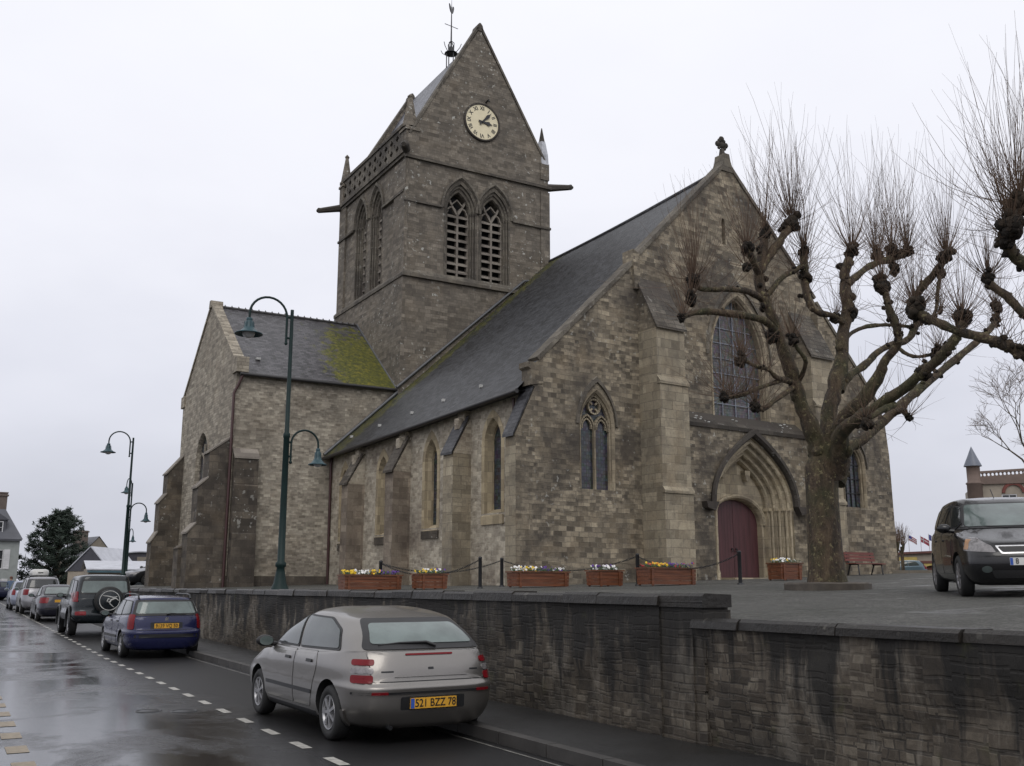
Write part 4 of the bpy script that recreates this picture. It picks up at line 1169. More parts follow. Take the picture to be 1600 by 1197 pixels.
for s in (-1, 1): curve_bar(k, XG, arch(20.4 + s * .5, .48, 7.2, 7.3, 8.0, 5), .06, .11, .19)
part('tracery', k, M['gable'], w)
b = MB()
e0, e1 = V((-5.2, WN - .16, TE + .02)), V((2.28, WN - .16, TE + .02))
b.quad(e0, e1, V((2.28, WR, ZR)), V((-5.2, WR, ZR)))
b.quad(V((-5.2, WFAR + .16, TE)), V((2.28, WFAR + .16, TE)), V((2.28, WR, ZR)), V((-5.2, WR, ZR)))
b.quad(e0, e1, e1 + V((0, 0, -.06)), e0 + V((0, 0, -.06)))
rf = part('transept_roof', b, M['slate_transept'])
k = MB()
for i in range(22):
    u = -5.2 + i * .34
    k.tube([V((u, WR, ZR + .0)), V((u + .30, WR, ZR + .0)), V((u + .325, WR, ZR + .05)), V((u + .34, WR, ZR))], [.09, .09, .12, .09], 6)
part('ridge_tiles', k, M['gutter'], rf)
k = MB(); p = V((-4.3, WN + 1.0, TE + 1.0)); k.box(p.x - .1, p.x + .1, p.y - .07, p.y + .07, p.z - .05, p.z + .05); part('roof_vent', k, M['mush'], rf)
b = MB()
F = lambda a, z, d: V((d, a, z))
coping_line(b, [(WN - .02, TE + .36), (WR, ZR + .02)], F, -5.56, -5.08, .13)
coping_line(b, [(WR, ZR + .02), (WFAR + .02, TE + .36)], F, -5.56, -5.08, .13)
b.box(-5.58, -5.04, WN - .24, WN + .5, TE + .06, TE + .75)
b.box(-5.58, -5.04, WFAR - .5, WFAR + .2, TE + .0, TE + .6)
b.prism([(WR - .22, ZR - .1), (WR + .22, ZR - .1), (WR + .12, ZR + .26), (WR - .12, ZR + .26)], -5.6, -5.0, F)
part('gable_coping', b, M['gable'])
b = MB()
b.tube([V((-5.4, WN - .2, TE - .03)), V((2.3, WN - .2, TE - .03))], .08, 8)
b.tube([V((-5.25, WN - .2, TE)), V((-5.42, WN - .1, TE - .5)), V((-5.6, WN - .1, TE - .9)), V((-5.62, WN - .12, 1.6))], .062, 8, 1)
part('gutter', b, [M['gutter'], M['redpipe']])
# flashing where the transept roof meets the tower and the nave roof meets it
b = MB()
b.tube([V((2.12, WN - .1, TE + .06)), V((2.14, WR, ZR + .06)), V((2.16, WR + .4, ZR - .3))], .07, 5)
b.tube([ln(EF, RF, .0) + V((0, -.05, .08)), ln(EF, RF, .30) + V((0, -.33, .05))], .09, 5)
b.tube([V((1.95, WB - .13, 10.9)), V((9.0, WB - .14, 17.25)), V((9.3, WB - .14, 17.3)), V((9.9, WB - .14, 16.9))], .08, 5)
part('flashing', b, M['lead'])
# buttresses of the transept
def stepped(F, a0, a1, prof, mat, name='buttress'):
    """prof: outline (projection, z)"""
    b = MB(); b.prism(prof, a0, a1, lambda p, z, a: F(a, z, -p)); w = part(name, b, mat)
    for (p0, z0), (p1, z1) in zip(prof, prof[1:]):
        k = MB()
        if abs(z1 - z0) > .05 and abs(p1 - p0) > .1 and z0 > 1.6:
            k.prism([(p0 - .01, z0 + .002), (p1 + .06, z1 - .02), (p1 + .06, z1 + .06), (p0 - .01, z0 + .09)], a0 - .03, a1 + .03, lambda p, z, a: F(a, z, -p)); part('weathering', k, M['louvre'], w)
    return w
prof = [(-.02, GB), (-.02, 8.05), (.95, 7.3), (.95, 6.2), (1.35, 5.78), (1.35, 4.25), (1.66, 3.85), (1.66, GB)]
stepped(XG, WN + .02, WN + 1.05, prof, M['dbutt'])
stepped(XG, WFAR - 1.0, WFAR + .05, [(-.02, GB), (-.02, 8.25), (.74, 7.27), (.74, 6.25), (1.05, 5.79), (1.05, 4.32), (1.32, 3.8), (1.32, GB)], M['dbutt'])
stepped(XW, -5.46, -4.42, [(-.02, GB), (-.02, 7.5), (.35, 7.1), (.35, 5.96), (.42, 5.9), (.42, 3.9), (.5, 3.84), (.5, GB)], M['dbutt'])
b = MB(); b.box(-7.3, -6.9, WN + 1.0, WN + 1.9, GB, 3.3); b.prism([(-7.35, 3.25), (-6.85, 3.6), (-6.85, 3.25)], WN + .95, WN + 1.95, lambda a, z, d: V((a, d, z)))
part('plinth', b, M['dbutt'])
b = MB(); bar(b, XW, -5.5, -.9, GB, 2.1, -.06, .001); part('plinth', b, M['dbutt'])
b = MB(); bar(b, FA, 0.0, 5.55, GB, 2.35, -.07, .002); part('plinth', b, M['facade'])
b = MB(); bar(b, FA, 15.5, 20.42, GB, 2.75, -.07, .002); part('plinth', b, M['facade'])
# ---------------------------------------------------------------- cars
def paint(name, col, rough=0.32, metal=0.0, dirt=0.15):
    m, t, b = newmat(name)
    c = coords(t); ob = c.outputs['Object']
    n = noise(t, ob, 3.5, 6, 0.65)
    col2 = tuple(x * 0.7 + 0.02 for x in col)
    lk(t, mixc(t, mth(t, 'MULTIPLY', ramp(t, n, [(0.45, 0.0), (0.7, 1.0)]), dirt * 2), col, col2), b.inputs['Base Color'])
    b.inputs['Metallic'].default_value = metal
    lk(t, mth(t, 'MULTIPLY_ADD', n, 0.12, rough - .05), b.inputs['Roughness'])
    b.inputs['Coat Weight'].default_value = 0.5; b.inputs['Coat Roughness'].default_value = 0.04; b.inputs['Specular IOR Level'].default_value = 0.3
    # rain drops standing on the paint
    d = ramp(t, noise(t, ob, 160, 2, 0.5), [(0.58, 0.0), (0.66, 1.0)])
    bump(t, b, d, 0.12, 0.003)
    return m
def glass(name, col, rough=0.06):
    m, t, b = newmat(name)
    c = coords(t); n = noise(t, c.outputs['Object'], 2.2, 4, 0.6)
    lk(t, ramp(t, n, [(0.35, tuple(x * .6 for x in col)), (0.65, col)]), b.inputs['Base Color'])
    b.inputs['Roughness'].default_value = rough
    b.inputs['Specular IOR Level'].default_value = 0.8
    d = ramp(t, noise(t, c.outputs['Object'], 120, 2, 0.5), [(0.6, 0.0), (0.68, 1.0)])
    bump(t, b, d, 0.1, 0.002)
    return m
M['tyre'] = plain('tyre', (0.014, 0.014, 0.014), 0.75)
M['rim'] = plain('rim', (0.33, 0.33, 0.34), 0.35, 0.7, var=.2)
M['hole_shade'] = plain('hole_shade', (0.02, 0.02, 0.02), 0.7)
M['rubber'] = plain('rubber', (0.012, 0.012, 0.013), 0.5)
M['redlens'] = plain('redlens', (0.15, 0.006, 0.01), 0.2, spec=.25)
M['clearlens'] = plain('clearlens', (0.2, 0.19, 0.19), 0.15, 0.3, coat=.3, var=.4, sc=20)
M['amber'] = plain('amber', (0.36, 0.2, 0.1), 0.2)
M['yplate'] = plain('yplate', (0.62, 0.33, 0.035), 0.4)
M['wplate'] = plain('wplate', (0.6, 0.6, 0.58), 0.4)
M['bluestrip'] = plain('bluestrip', (0.03, 0.09, 0.38), 0.4)
M['platetext'] = plain('platetext', (0.015, 0.012, 0.01), 0.5)
M['chrome'] = plain('chrome', (0.55, 0.55, 0.56), 0.18, 0.9)
M['glass'] = glass('glass', (0.055, 0.07, 0.068))
M['glass_pale'] = glass('glass_pale', (0.125, 0.16, 0.152), 0.08)  # pale base colour stands in for daylight coming through the car
M['glass_dark'] = glass('glass_dark', (0.02, 0.024, 0.026))
M['well'] = plain('well', (0.008, 0.008, 0.008), 0.9)

def lerp_tab(tab, x):
    if x <= tab[0][0]: return tab[0][1]
    for (x0, y0), (x1, y1) in zip(tab, tab[1:]):
        if x <= x1:
            f = (x - x0) / (x1 - x0); f = f * f * (3 - 2 * f)
            return y0 + (y1 - y0) * f
    return tab[-1][1]
def half_ring(xr, xf, hw, n, N, taper=0.0, zt=None):
    a, xc = (xf - xr) / 2, (xr + xf) / 2
    pts = []
    D = 240
    for i in range(D + 1):
        th = pi - pi * i / D
        c, s = cos(th), sin(th)
        e = 2.0 / n
        x = xc + a * (1 if c > 0 else -1) * abs(c) ** e
        y = hw * abs(s) ** e
        y *= 1 - taper * ((x - xc) / a) ** 2
        pts.append((x, y))
    L = [0]
    for p, q in zip(pts, pts[1:]): L.append(L[-1] + math.hypot(q[0] - p[0], (q[1] - p[1])))
    out = []; k = 0
    for i in range(N):
        t = L[-1] * i / (N - 1)
        while k < D - 1 and L[k + 1] < t: k += 1
        f = (t - L[k]) / ((L[k + 1] - L[k]) or 1)
        out.append((pts[k][0] + (pts[k + 1][0] - pts[k][0]) * f, pts[k][1] + (pts[k + 1][1] - pts[k][1]) * f))
    return [V((x, y, lerp_tab(zt, x) if hasattr(zt, '__len__') else zt)) for x, y in out]
def catmull(rows, sub, tens=0.42):
    out = []
    K = len(rows)
    for k in range(K - 1):
        p0, p1, p2, p3 = rows[max(0, k - 1)], rows[k], rows[k + 1], rows[min(K - 1, k + 2)]
        for s in range(sub):
            t = s / sub; t2, t3 = t * t, t * t * t
            h1, h2, h3, h4 = 2 * t3 - 3 * t2 + 1, t3 - 2 * t2 + t, -2 * t3 + 3 * t2, t3 - t2
            row = []
            for a, b_, c, d in zip(p0, p1, p2, p3):
                m1, m2 = (c - a) * tens, (d - b_) * tens
                L = (c - b_).length
                for m in (m1, m2):
                    if m.length > 1.3 * L and m.length > 0: m *= 1.3 * L / m.length
                row.append(b_ * h1 + m1 * h2 + c * h3 + m2 * h4)
            out.append(row)
    out.append(rows[-1]); return out

DENS = 0.09
def roundpoly(pts, r, n=4):
    out = []; K = len(pts)
    for i in range(K):
        p0, p1, p2 = V(pts[i - 1]), V(pts[i]), V(pts[(i + 1) % K])
        a, b_ = (p0 - p1), (p2 - p1)
        rr_ = min(r, a.length * .45, b_.length * .45)
        s, e = p1 + a.normalized() * rr_, p1 + b_.normalized() * rr_
        for k in range(n + 1):
            t = k / n
            out.append(s * (1 - t) ** 2 + p1 * 2 * t * (1 - t) + e * t * t)
    # densify
    res = []
    for p, q in zip(out, out[1:] + out[:1]):
        m = max(1, int((q - p).length / DENS))
        for k in range(m): res.append(p + (q - p) * k / m)
    return [(p.x, p.y) for p in res]

class Car:
    def __init__(s, name, rings, slots, N=46, sub=5, label=None, cat='car', group=None):
        s.root = empty(name, label=label, cat=cat, group=group)
        rows = [half_ring(*r[:4], N, r[5] if len(r) > 5 else 0.0, r[4]) for r in rings]
        rows = catmull(rows, sub)
        b = MB(); n2 = 2 * N - 2
        vs = []
        for row in rows:
            full = row + [V((p.x, -p.y, p.z)) for p in row[-2:0:-1]]
            vs += full
        fs = [(i * n2 + j, i * n2 + (j + 1) % n2, (i + 1) * n2 + (j + 1) % n2, (i + 1) * n2 + j) for i in range(len(rows) - 1) for j in range(n2)]
        K = len(rows)
        def cap(k, flip):
            c = sum((V(v) for v in vs[k * n2:(k + 1) * n2]), V()) / n2
            vs.append(c); ci = len(vs) - 1
            for j in range(n2):
                f = (k * n2 + j, k * n2 + (j + 1) % n2, ci)
                fs.append(f[::-1] if flip else f)
        cap(0, True); cap(K - 1, False)
        b.add(vs, fs, 0, True)
        s.bvh = BVHTree.FromPolygons([tuple(v) for v in vs], [tuple(f) for f in fs])
        s.body = b.build('body', slots, s.root, uv=False)
        bm = bmesh.new(); bm.from_mesh(s.body.data); bmesh.ops.recalc_face_normals(bm, faces=bm.faces); bm.to_mesh(s.body.data); bm.free()
        s.slots = slots
    def cut_arches(s, xs, r, zc, yin, W):
        b = MB()
        for x in xs:
            for sg in (-1, 1):
                y0, y1 = sorted((sg * yin, sg * (W / 2 + .3)))
                n = 28; vs = []
                for y in (y0, y1):
                    for k in range(n):
                        q = 2 * pi * k / n; vs.append(V((x + r * cos(q), y, zc + r * sin(q))))
                b.add(vs, [tuple(range(n))[::-1], tuple(range(n, 2 * n))] + [(k, (k + 1) % n, n + (k + 1) % n, n + k) for k in range(n)], 1)
        c = b.build('cutter', s.slots, uv=False)
        bm = bmesh.new(); bm.from_mesh(c.data); bmesh.ops.recalc_face_normals(bm, faces=bm.faces); bm.to_mesh(c.data); bm.free()
        m = s.body.modifiers.new('cut', 'BOOLEAN'); m.operation = 'DIFFERENCE'; m.object = c; m.solver = 'EXACT'
        dg = bpy.context.evaluated_depsgraph_get()
        me = bpy.data.meshes.new_from_object(s.body.evaluated_get(dg))
        s.body.modifiers.clear(); s.body.data = me
        me.set_sharp_from_angle(angle=radians(38))
        bpy.data.objects.remove(c)
        # arch lips
    def hit(s, o, d):
        h = s.bvh.ray_cast(o, d)
        return (h[0], h[1]) if h[0] is not None else None
    def patch(s, name, poly, dirn, m, eps=0.004, parent=None, rings=5, edge=True, r=None, flip=False, sunk=0.012):
        """lays a shape on the body, seen along dirn ('L','R','B','F','T' or a vector)"""
        if r is not None: poly = roundpoly(poly, r)
        D = {'L': V((0, -1, 0)), 'R': V((0, 1, 0)), 'B': V((1, 0, 0)), 'F': V((-1, 0, 0)), 'T': V((0, 0, -1))}
        d = D[dirn] if isinstance(dirn, str) else V(dirn).normalized()
        if dirn == 'T': e1, e2 = V((1, 0, 0)), V((0, 1, 0))
        elif dirn in ('L', 'R'): e1, e2 = V((1, 0, 0)), V((0, 0, 1))
        elif dirn in ('B', 'F'): e1, e2 = V((0, 1, 0)), V((0, 0, 1))
        else: e1 = V((-d.y, d.x, 0)).normalized(); e2 = V((0, 0, 1))
        def P(a, b, ep):
            o = e1 * a + e2 * b - d * 6
            h = s.hit(o, d)
            if not h: return None
            n = h[1] if h[1].dot(d) < 0 else -h[1]
            return h[0] + n * ep
        ca, cb = sum(p[0] for p in poly) / len(poly), sum(p[1] for p in poly) / len(poly)
        n = len(poly); vs = []; last = None
        lv = ([(1.0, -sunk)] if edge else []) + [(1.0, eps)] + [(1 - (k + 1) / rings, eps) for k in range(rings)]
        for f, ep in lv:
            for a, b in poly:
                p = P(ca + (a - ca) * f, cb + (b - cb) * f, ep)
                if p is None: p = last or V((0, 0, .5))
                last = p; vs.append(p)
        fs = [(i * n + j, i * n + (j + 1) % n, (i + 1) * n + (j + 1) % n, (i + 1) * n + j) for i in range(len(lv) - 1) for j in range(n)]
        b = MB(); b.add(vs, fs, 0, True)
        return b.build(name, m, parent or s.root, ang=40, uv=False)
    def window(s, poly, dirn, g, seal=0.022, r=0.05, name='window'):
        ca, cb = sum(p[0] for p in poly) / len(poly), sum(p[1] for p in poly) / len(poly)
        w = s.patch(name, poly, dirn, M['rubber'], 0.008, r=r, rings=12)
        q = []
        for i in range(len(poly)):      # inset
            p0, p1, p2 = V(poly[i - 1]), V(poly[i]), V(poly[(i + 1) % len(poly)])
            a, c = (p0 - p1).normalized(), (p2 - p1).normalized()
            bis = a + c; sn = abs(a.x * c.y - a.y * c.x) or .3
            q.append(p1 + bis * (seal / max(.25, sn)))
        s.patch('pane', [(p.x, p.y) for p in q], dirn, g, 0.015, parent=w, r=r, rings=12)
        return w
    def wheels(s, xs, r, wdt, W, style='cover', rimm=None, spokes=7):
        for x in xs:
            for sg in (1, -1):
                T = Matrix.Translation((x, sg * (W / 2 - wdt / 2 - 0.02), r)) @ Matrix.Rotation(-sg * pi / 2, 4, 'X')
                h = wdt / 2
                b = MB()
                b.lathe([(r * .62, h * .75), (r * .70, h * .98), (r * .88, h * 1.0), (r * .965, h * .8), (r, h * .5), (r, -h * .5), (r * .96, -h * .85), (r * .7, -h), (r * .3, -h)], 32, T)
                wh = b.build('wheel', M['tyre'], s.root, uv=False)
                k = MB()
                k.lathe([(r * .64, h * .78), (r * .62, h * .93), (r * .58, h * .9), (r * .54, h * .62), (r * .40, h * .60), (r * .2, h * .66), (0, h * .70)], 32, T)
                for i in range(spokes):
                    q = 2 * pi * i / spokes
                    m = T @ Matrix.Rotation(q, 4, 'Z')
                    k.prism([(r * .12, -r * .045), (r * .57, -r * .075), (r * .57, r * .075), (r * .12, r * .045)], h * .62, h * .9, lambda a, c, z: m @ V((a, c, z)))
                k.lathe([(r * .16, h * .6), (r * .15, h * .92), (0, h * .95)], 16, T)
                k.build('rim', rimm or M['rim'], wh, ang=35, uv=False)
                k = MB()
                for i in range(spokes):
                    m = T @ Matrix.Rotation(2 * pi * (i + .5) / spokes, 4, 'Z')
                    k.prism([(r * .22, -r * .04), (r * .53, -r * .14), (r * .53, r * .14), (r * .22, r * .04)], h * .63, h * .665, lambda a, c, z: m @ V((a, c, z)))
                k.build('rim_hole_shade', M['hole_shade'], wh, uv=False)  # dark wedges laid on the rim stand in for shade in its openings
    def mirror(s, x, y, z, m):
        for sg in (1, -1):
            b = MB()
            b.ball((x, sg * (y + .10), z), .12, 12, sx=.55, sz=.62, sy=.95)
            b.tube([(x + .02, sg * (y - .06), z - .05), (x, sg * (y + .06), z - .03)], .035, 6)
            w = b.build('mirror', m, s.root, uv=False)
            k = MB(); k.prism([( .085 * cos(q), .058 * sin(q)) for q in [2 * pi * i / 14 for i in range(14)]], -.062, -.068, lambda a, c, d: V((x + d, sg * (y + .10) + a, z + c)))
            k.build('mirror_glass', M['glass_pale'], w, uv=False)
    def plate(s, txt, dirn, cy, cz, m, wdt=.52, hgt=.11, blue=True, tcol=None, tsize=None, shift=0.0):
        d = 1 if dirn == 'B' else -1
        h = s.hit(V((-6 * d, cy, cz)), V((d, 0, 0)))
        x = h[0].x - d * .022
        # reader's right: for the rear plate that is -y
        T = Matrix(((0, 0, -d, x), (-d, 0, 0, cy), (0, 1, 0, cz), (0, 0, 0, 1)))
        b = MB(); b.prism([(-wdt / 2, -hgt / 2), (wdt / 2, -hgt / 2), (wdt / 2, hgt / 2), (-wdt / 2, hgt / 2)], 0, -.04, lambda a, c, z: T @ V((a, c, z)))
        p = b.build('number_plate', m, s.root, uv=False)
        if txt:
            k = MB(); text_mesh(txt, tsize or hgt * 1.05, T @ Matrix.Translation((shift + (.02 if blue else 0), -.002, .004)), k, bold=.0015, xs=.82)
            k.build('characters', M['platetext'], p, uv=False)
        if blue:
            k = MB(); k.box(-wdt / 2 + .002, -wdt / 2 + .042, -hgt / 2 + .004, hgt / 2 - .004, 0.001, .003, 0, T); k.build('blue_band', M['bluestrip'], p, uv=False)
        return p
    def tubep(s, name, path, r, m, n=6):
        b = MB(); b.tube(path, r, n); return b.build(name, m, s.root, uv=False)
    def surf(s, x, y, z, dirn):
        d = {'L': V((0, -1, 0)), 'R': V((0, 1, 0)), 'B': V((1, 0, 0)), 'F': V((-1, 0, 0)), 'T': V((0, 0, -1))}[dirn]
        o = V((x, y, z)); 
        if dirn in 'LR': o.y = 0
        elif dirn in 'BF': o.x = 0
        else: o.z = 0
        h = s.hit(o - d * 6, d); return h[0]
    def place(s, x, y, z=0.0, head=90.0):
        s.root.location = (x, y, z); s.root.rotation_euler = (0, 0, radians(head))

def both(fn):
    for sd in ('L', 'R'): fn(sd)

# --- silver hatchback, nearest
def silver_hatch():
    P = paint('silver_paint', (0.235, 0.222, 0.207), 0.32, 0.85, .06)
    c = Car('parked_car', [
        (-1.95, 1.85, .70, 5, .17), (-2.0, 2.0, .80, 6, .22, .02), (-2.06, 2.06, .855, 7, .36, .03), (-2.075, 2.07, .868, 7.5, [(-2.1, .53), (2, .52)], .03),
        (-2.08, 2.06, .870, 7.5, [(-2.1, .60), (2, .58)], .03), (-2.035, 2.0, .865, 7, [(-2.1, .66), (2, .64)], .03), (-2.0, 1.93, .860, 7, [(-2.1, .80), (1, .76), (2, .68)], .04),
        (-1.94, 1.80, .835, 6, [(-2, .955), (-.5, .90), (1, .87), (1.8, .73)], .05), (-1.88, 1.18, .80, 7, [(-2, .99), (-.5, .935), (.6, .91), (1.2, .915)], .04),
        (-1.69, 0.72, .745, 6.5, [(-1.7, 1.14), (0, 1.13), (.75, 1.13)], .05), (-1.42, 0.24, .665, 5.6, [(-1.5, 1.28), (-.5, 1.345), (.3, 1.29)], .06),
        (-1.26, .06, .56, 4.6, [(-1.35, 1.325), (-.4, 1.40), (.15, 1.345)], .05), (-1.0, -.15, .34, 3.4, [(-1, 1.38), (-.4, 1.43), (-.1, 1.40)]), (-.8, -.4, .12, 2.5, 1.432)],
        [P, M['well']], label='silver hatchback with three stacked tail lamps and yellow plate, nearest of the street cars', cat='car', group='cars parked along the kerb')
    R = .295
    c.cut_arches((-1.27, 1.27), .355, .30, .55, 1.74)
    c.wheels((-1.27, 1.27), R, .185, 1.72, spokes=7)
    def side(sd):
        c.window([(.98, .955), (.60, 1.13), (.22, 1.285), (-.06, 1.335), (-.15, .945)], sd, M['glass'], r=.035)
        c.window([(-.20, .945), (-.14, 1.335), (-.92, 1.315), (-1.26, 1.19), (-1.43, .965)], sd, M['glass'], r=.05)
        for poly in ([(.93, .30), (.93, .80), (.86, .925), (-.16, .925), (-.17, .30)], [(-.185, .30), (-.175, .925), (-.86, .935), (-.92, .78), (-.80, .5), (-.72, .30)]):
            d = c.patch('door', poly, sd, M['rubber'], .0015, r=.05, rings=6)
            q = [(x + (.010 if i in ((3, 4) if x == poly[3][0] else ()) else 0), z) for i, (x, z) in enumerate(poly)]
            cx, cz = sum(p[0] for p in poly) / len(poly), sum(p[1] for p in poly) / len(poly)
            c.patch('door_skin', [(cx + (x - cx) * .986, cz + (z - cz) * .982) for x, z in poly], sd, P, .0045, parent=d, r=.05, rings=6, sunk=0.0)
        for x in (.06, -.68):
            c.patch('door_handle', [(x - .085, .80), (x + .085, .80), (x + .085, .835), (x - .085, .835)], sd, M['rubber'], .018, r=.015, rings=2)
        c.patch('side_strip', [(-.78, .455), (.86, .455), (.86, .50), (-.78, .50)], sd, M['iron'], .010, r=.01, rings=2)
        c.patch('sill', [(-.84, .20), (.84, .20), (.84, .27), (-.84, .27)], sd, M['iron'], .006, r=.01, rings=2)
        sg = 1 if sd == 'L' else -1
        c.patch('mud_flap', [(-1.60, .14), (-1.53, .14), (-1.60, .36), (-1.66, .36)], sd, P, .02, r=.01, rings=2)
        for z, h, m in ((.86, .062, 'redlens'), (.775, .062, 'clearlens'), (.69, .085, 'redlens')):
            c.patch('tail_lamp', tail(sg, z, h), (1, -sg * .62, 0), M[m], .012, r=.03, rings=4)
    def tail(sg, z, h):
        # horizontal axis of that oblique view: e1 = (-d.y, d.x) normalised
        d = V((1, -sg * .62, 0)).normalized(); e1 = V((-d.y, d.x, 0))
        a = e1.dot(V((-1.995, sg * .64, 0))); b_ = e1.dot(V((-1.86, sg * .845, 0)))
        lo, hi = min(a, b_), max(a, b_)
        return [(lo, z - h / 2), (hi, z - h / 2), (hi, z + h / 2), (lo, z + h / 2)]
    both(side)
    # tailgate and its glass
    t = c.patch('tailgate', [(-.65, .655), (.65, .655), (.655, .90), (.655, .972), (-.655, .972), (-.655, .90)], 'B', M['rubber'], .0015, r=.04, rings=7)
    c.patch('tailgate_skin', [(-.641, .665), (.641, .665), (.645, .90), (.643, .964), (-.643, .964), (-.645, .90)], 'B', P, .0045, parent=t, r=.04, rings=7, sunk=0.0)
    w = c.window([(-.68, .985), (.68, .985), (.53, 1.305), (-.53, 1.305)], 'B', M['glass_pale'], seal=.055, r=.05, name='rear_window')
    c.tubep('wiper', [c.surf(-2, -.12, 1.02, 'B') + V((-.03, 0, 0)), c.surf(-2, -.02, 1.05, 'B') + V((-.03, 0, .01)), c.surf(-2, .28, 1.055, 'B') + V((-.02, 0, .0)), c.surf(-2, .52, 1.035, 'B') + V((-.015, 0, 0))], [.02, .014, .011, .008], M['rubber'])
    c.patch('brake_lamp', [(-.27, .925), (.27, .925), (.27, .943), (-.27, .943)], 'B', M['redlens'], .014, r=.008, rings=2)
    c.patch('tailgate_handle', [(-.42, .705), (.42, .705), (.34, .735), (-.34, .735)], 'B', P, .022, r=.012, rings=3)
    c.patch('badge', [(-.03, .775), (.03, .775), (.03, .80), (-.03, .80)], 'B', M['iron'], .008, r=.005, rings=2)
    c.patch('badge', [(.42, .755), (.55, .755), (.55, .772), (.42, .772)], 'B', M['iron'], .007, r=.003, rings=2)
    c.patch('badge', [(-.55, .755), (-.45, .755), (-.45, .772), (-.55, .772)], 'B', M['iron'], .007, r=.003, rings=2)
    c.patch('bumper_strip', [(-.80, .535), (.80, .535), (.80, .558), (-.80, .558)], 'B', M['rubber'], .010, r=.005, rings=4)
    for sg in (1, -1):
        c.patch('reflector', [(sg * .50, .535), (sg * .66, .535), (sg * .66, .562), (sg * .50, .562)], 'B', M['redlens'], .014, r=.005, rings=2)
        c.patch('headlamp', [(sg * .40, .56), (sg * .72, .58), (sg * .74, .70), (sg * .42, .67)], 'F', M['clearlens'], .006, r=.03, rings=3)
    c.patch('plate_recess', [(-.36, .37), (.36, .37), (.36, .505), (-.36, .505)], 'B', M['iron'], .004, r=.02, rings=3)
    c.plate('521 BZZ 78', 'B', 0, .435, M['yplate'])
    c.window([(-.62, .945), (.62, .945), (.53, 1.30), (-.53, 1.30)], 'F', M['glass'], name='windscreen')
    c.mirror(.86, .80, .975, M['rubber'])
    c.tubep('exhaust', [(-1.9, .45, .20), (-2.03, .45, .19)], .025, M['iron'])
    return c
def estate():
    P = paint('blue_paint', (0.013, 0.016, 0.06), 0.25, 0.2, .06)
    c = Car('parked_car', [
        (-2.05, 1.9, .68, 5, .18), (-2.12, 2.05, .78, 6, .23, .02), (-2.17, 2.10, .84, 7, .38, .03), (-2.18, 2.11, .85, 7.5, [(-2.2, .55), (2, .52)], .03),
        (-2.17, 2.08, .85, 7.5, [(-2.2, .61), (2, .58)], .03), (-2.11, 2.02, .845, 7.5, [(-2.2, .66), (2, .64)], .03), (-2.09, 1.95, .84, 7.5, [(-2.2, .82), (1, .78), (2, .68)], .04),
        (-2.06, 1.82, .825, 7, [(-2, .94), (-.5, .91), (1, .88), (1.8, .73)], .05), (-2.03, 1.0, .79, 7, [(-2, .975), (-.5, .94), (.5, .92), (1.0, .94)], .04),
        (-1.94, 0.55, .73, 6.5, [(-1.9, 1.15), (0, 1.14), (.6, 1.15)], .05), (-1.83, 0.08, .64, 6, [(-1.8, 1.345), (-.4, 1.36), (.2, 1.33)], .05),
        (-1.76, -.08, .54, 5, [(-1.7, 1.39), (-.4, 1.41), (.1, 1.38)], .05), (-1.4, -.3, .3, 3, 1.43), (-1.1, -.5, .12, 2.5, 1.435)],
        [P, M['well']], label='dark blue estate car with roof rails and tall red tail lamps', cat='car', group='cars parked along the kerb')
    c.cut_arches((-1.30, 1.29), .35, .30, .55, 1.70)
    c.wheels((-1.30, 1.29), .295, .18, 1.69, spokes=6)
    def side(sd):
        c.window([(.82, .965), (.14, 1.30), (-.10, 1.335), (-.14, .955)], sd, M['glass'], r=.035)
        c.window([(-.19, .955), (-.15, 1.338), (-.82, 1.33), (-.98, .965)], sd, M['glass'], r=.04)
        c.window([(-1.04, .97), (-.90, 1.33), (-1.55, 1.31), (-1.80, 1.0)], sd, M['glass'], r=.06)
        for poly in ([(.93, .30), (.93, .80), (.86, .925), (-.16, .935), (-.17, .30)], [(-.185, .30), (-.175, .935), (-1.0, .945), (-.98, .7), (-.80, .45), (-.76, .30)]):
            d = c.patch('door', poly, sd, M['rubber'], .0015, r=.05, rings=6)
            cx, cz = sum(p[0] for p in poly) / len(poly), sum(p[1] for p in poly) / len(poly)
            c.patch('door_skin', [(cx + (x - cx) * .986, cz + (z - cz) * .982) for x, z in poly], sd, P, .0045, parent=d, r=.05, rings=6, sunk=0.0)
        for x in (.02, -.82): c.patch('door_handle', [(x - .085, .81), (x + .085, .81), (x + .085, .845), (x - .085, .845)], sd, M['rubber'], .018, r=.015, rings=2)
        c.patch('side_strip', [(-.82, .44), (.88, .44), (.88, .50), (-.82, .50)], sd, M['rubber'], .012, r=.01, rings=3)
        sg = 1 if sd == 'L' else -1
        d = V((1, -sg * .5, 0)).normalized(); e1 = V((-d.y, d.x, 0))
        a, b_ = sorted((e1.dot(V((-2.08, sg * .70, 0))), e1.dot(V((-1.98, sg * .845, 0)))))
        c.patch('tail_lamp', [(a, .66), (b_, .66), (b_, 1.0), (a, 1.0)], d, M['redlens'], .014, r=.04, rings=5)
        y = sg * .60
        pts = [V((-1.72, y * .93, 1.36)), V((-1.62, y * .93, 1.45)), V((-1.3, y * .95, 1.47)), V((-.2, y * .95, 1.47)), V((.0, y * .95, 1.44)), V((.08, y * .95, 1.36))]
        c.tubep('roof_rail', pts, .02, M['iron'])
        c.patch('headlamp', [(sg * .42, .56), (sg * .74, .58), (sg * .76, .69), (sg * .44, .68)], 'F', M['clearlens'], .006, r=.03, rings=3)
    both(side)
    t = c.patch('tailgate', [(-.64, .64), (.64, .64), (.69, .94), (-.69, .94)], 'B', M['rubber'], .0015, r=.04, rings=7)
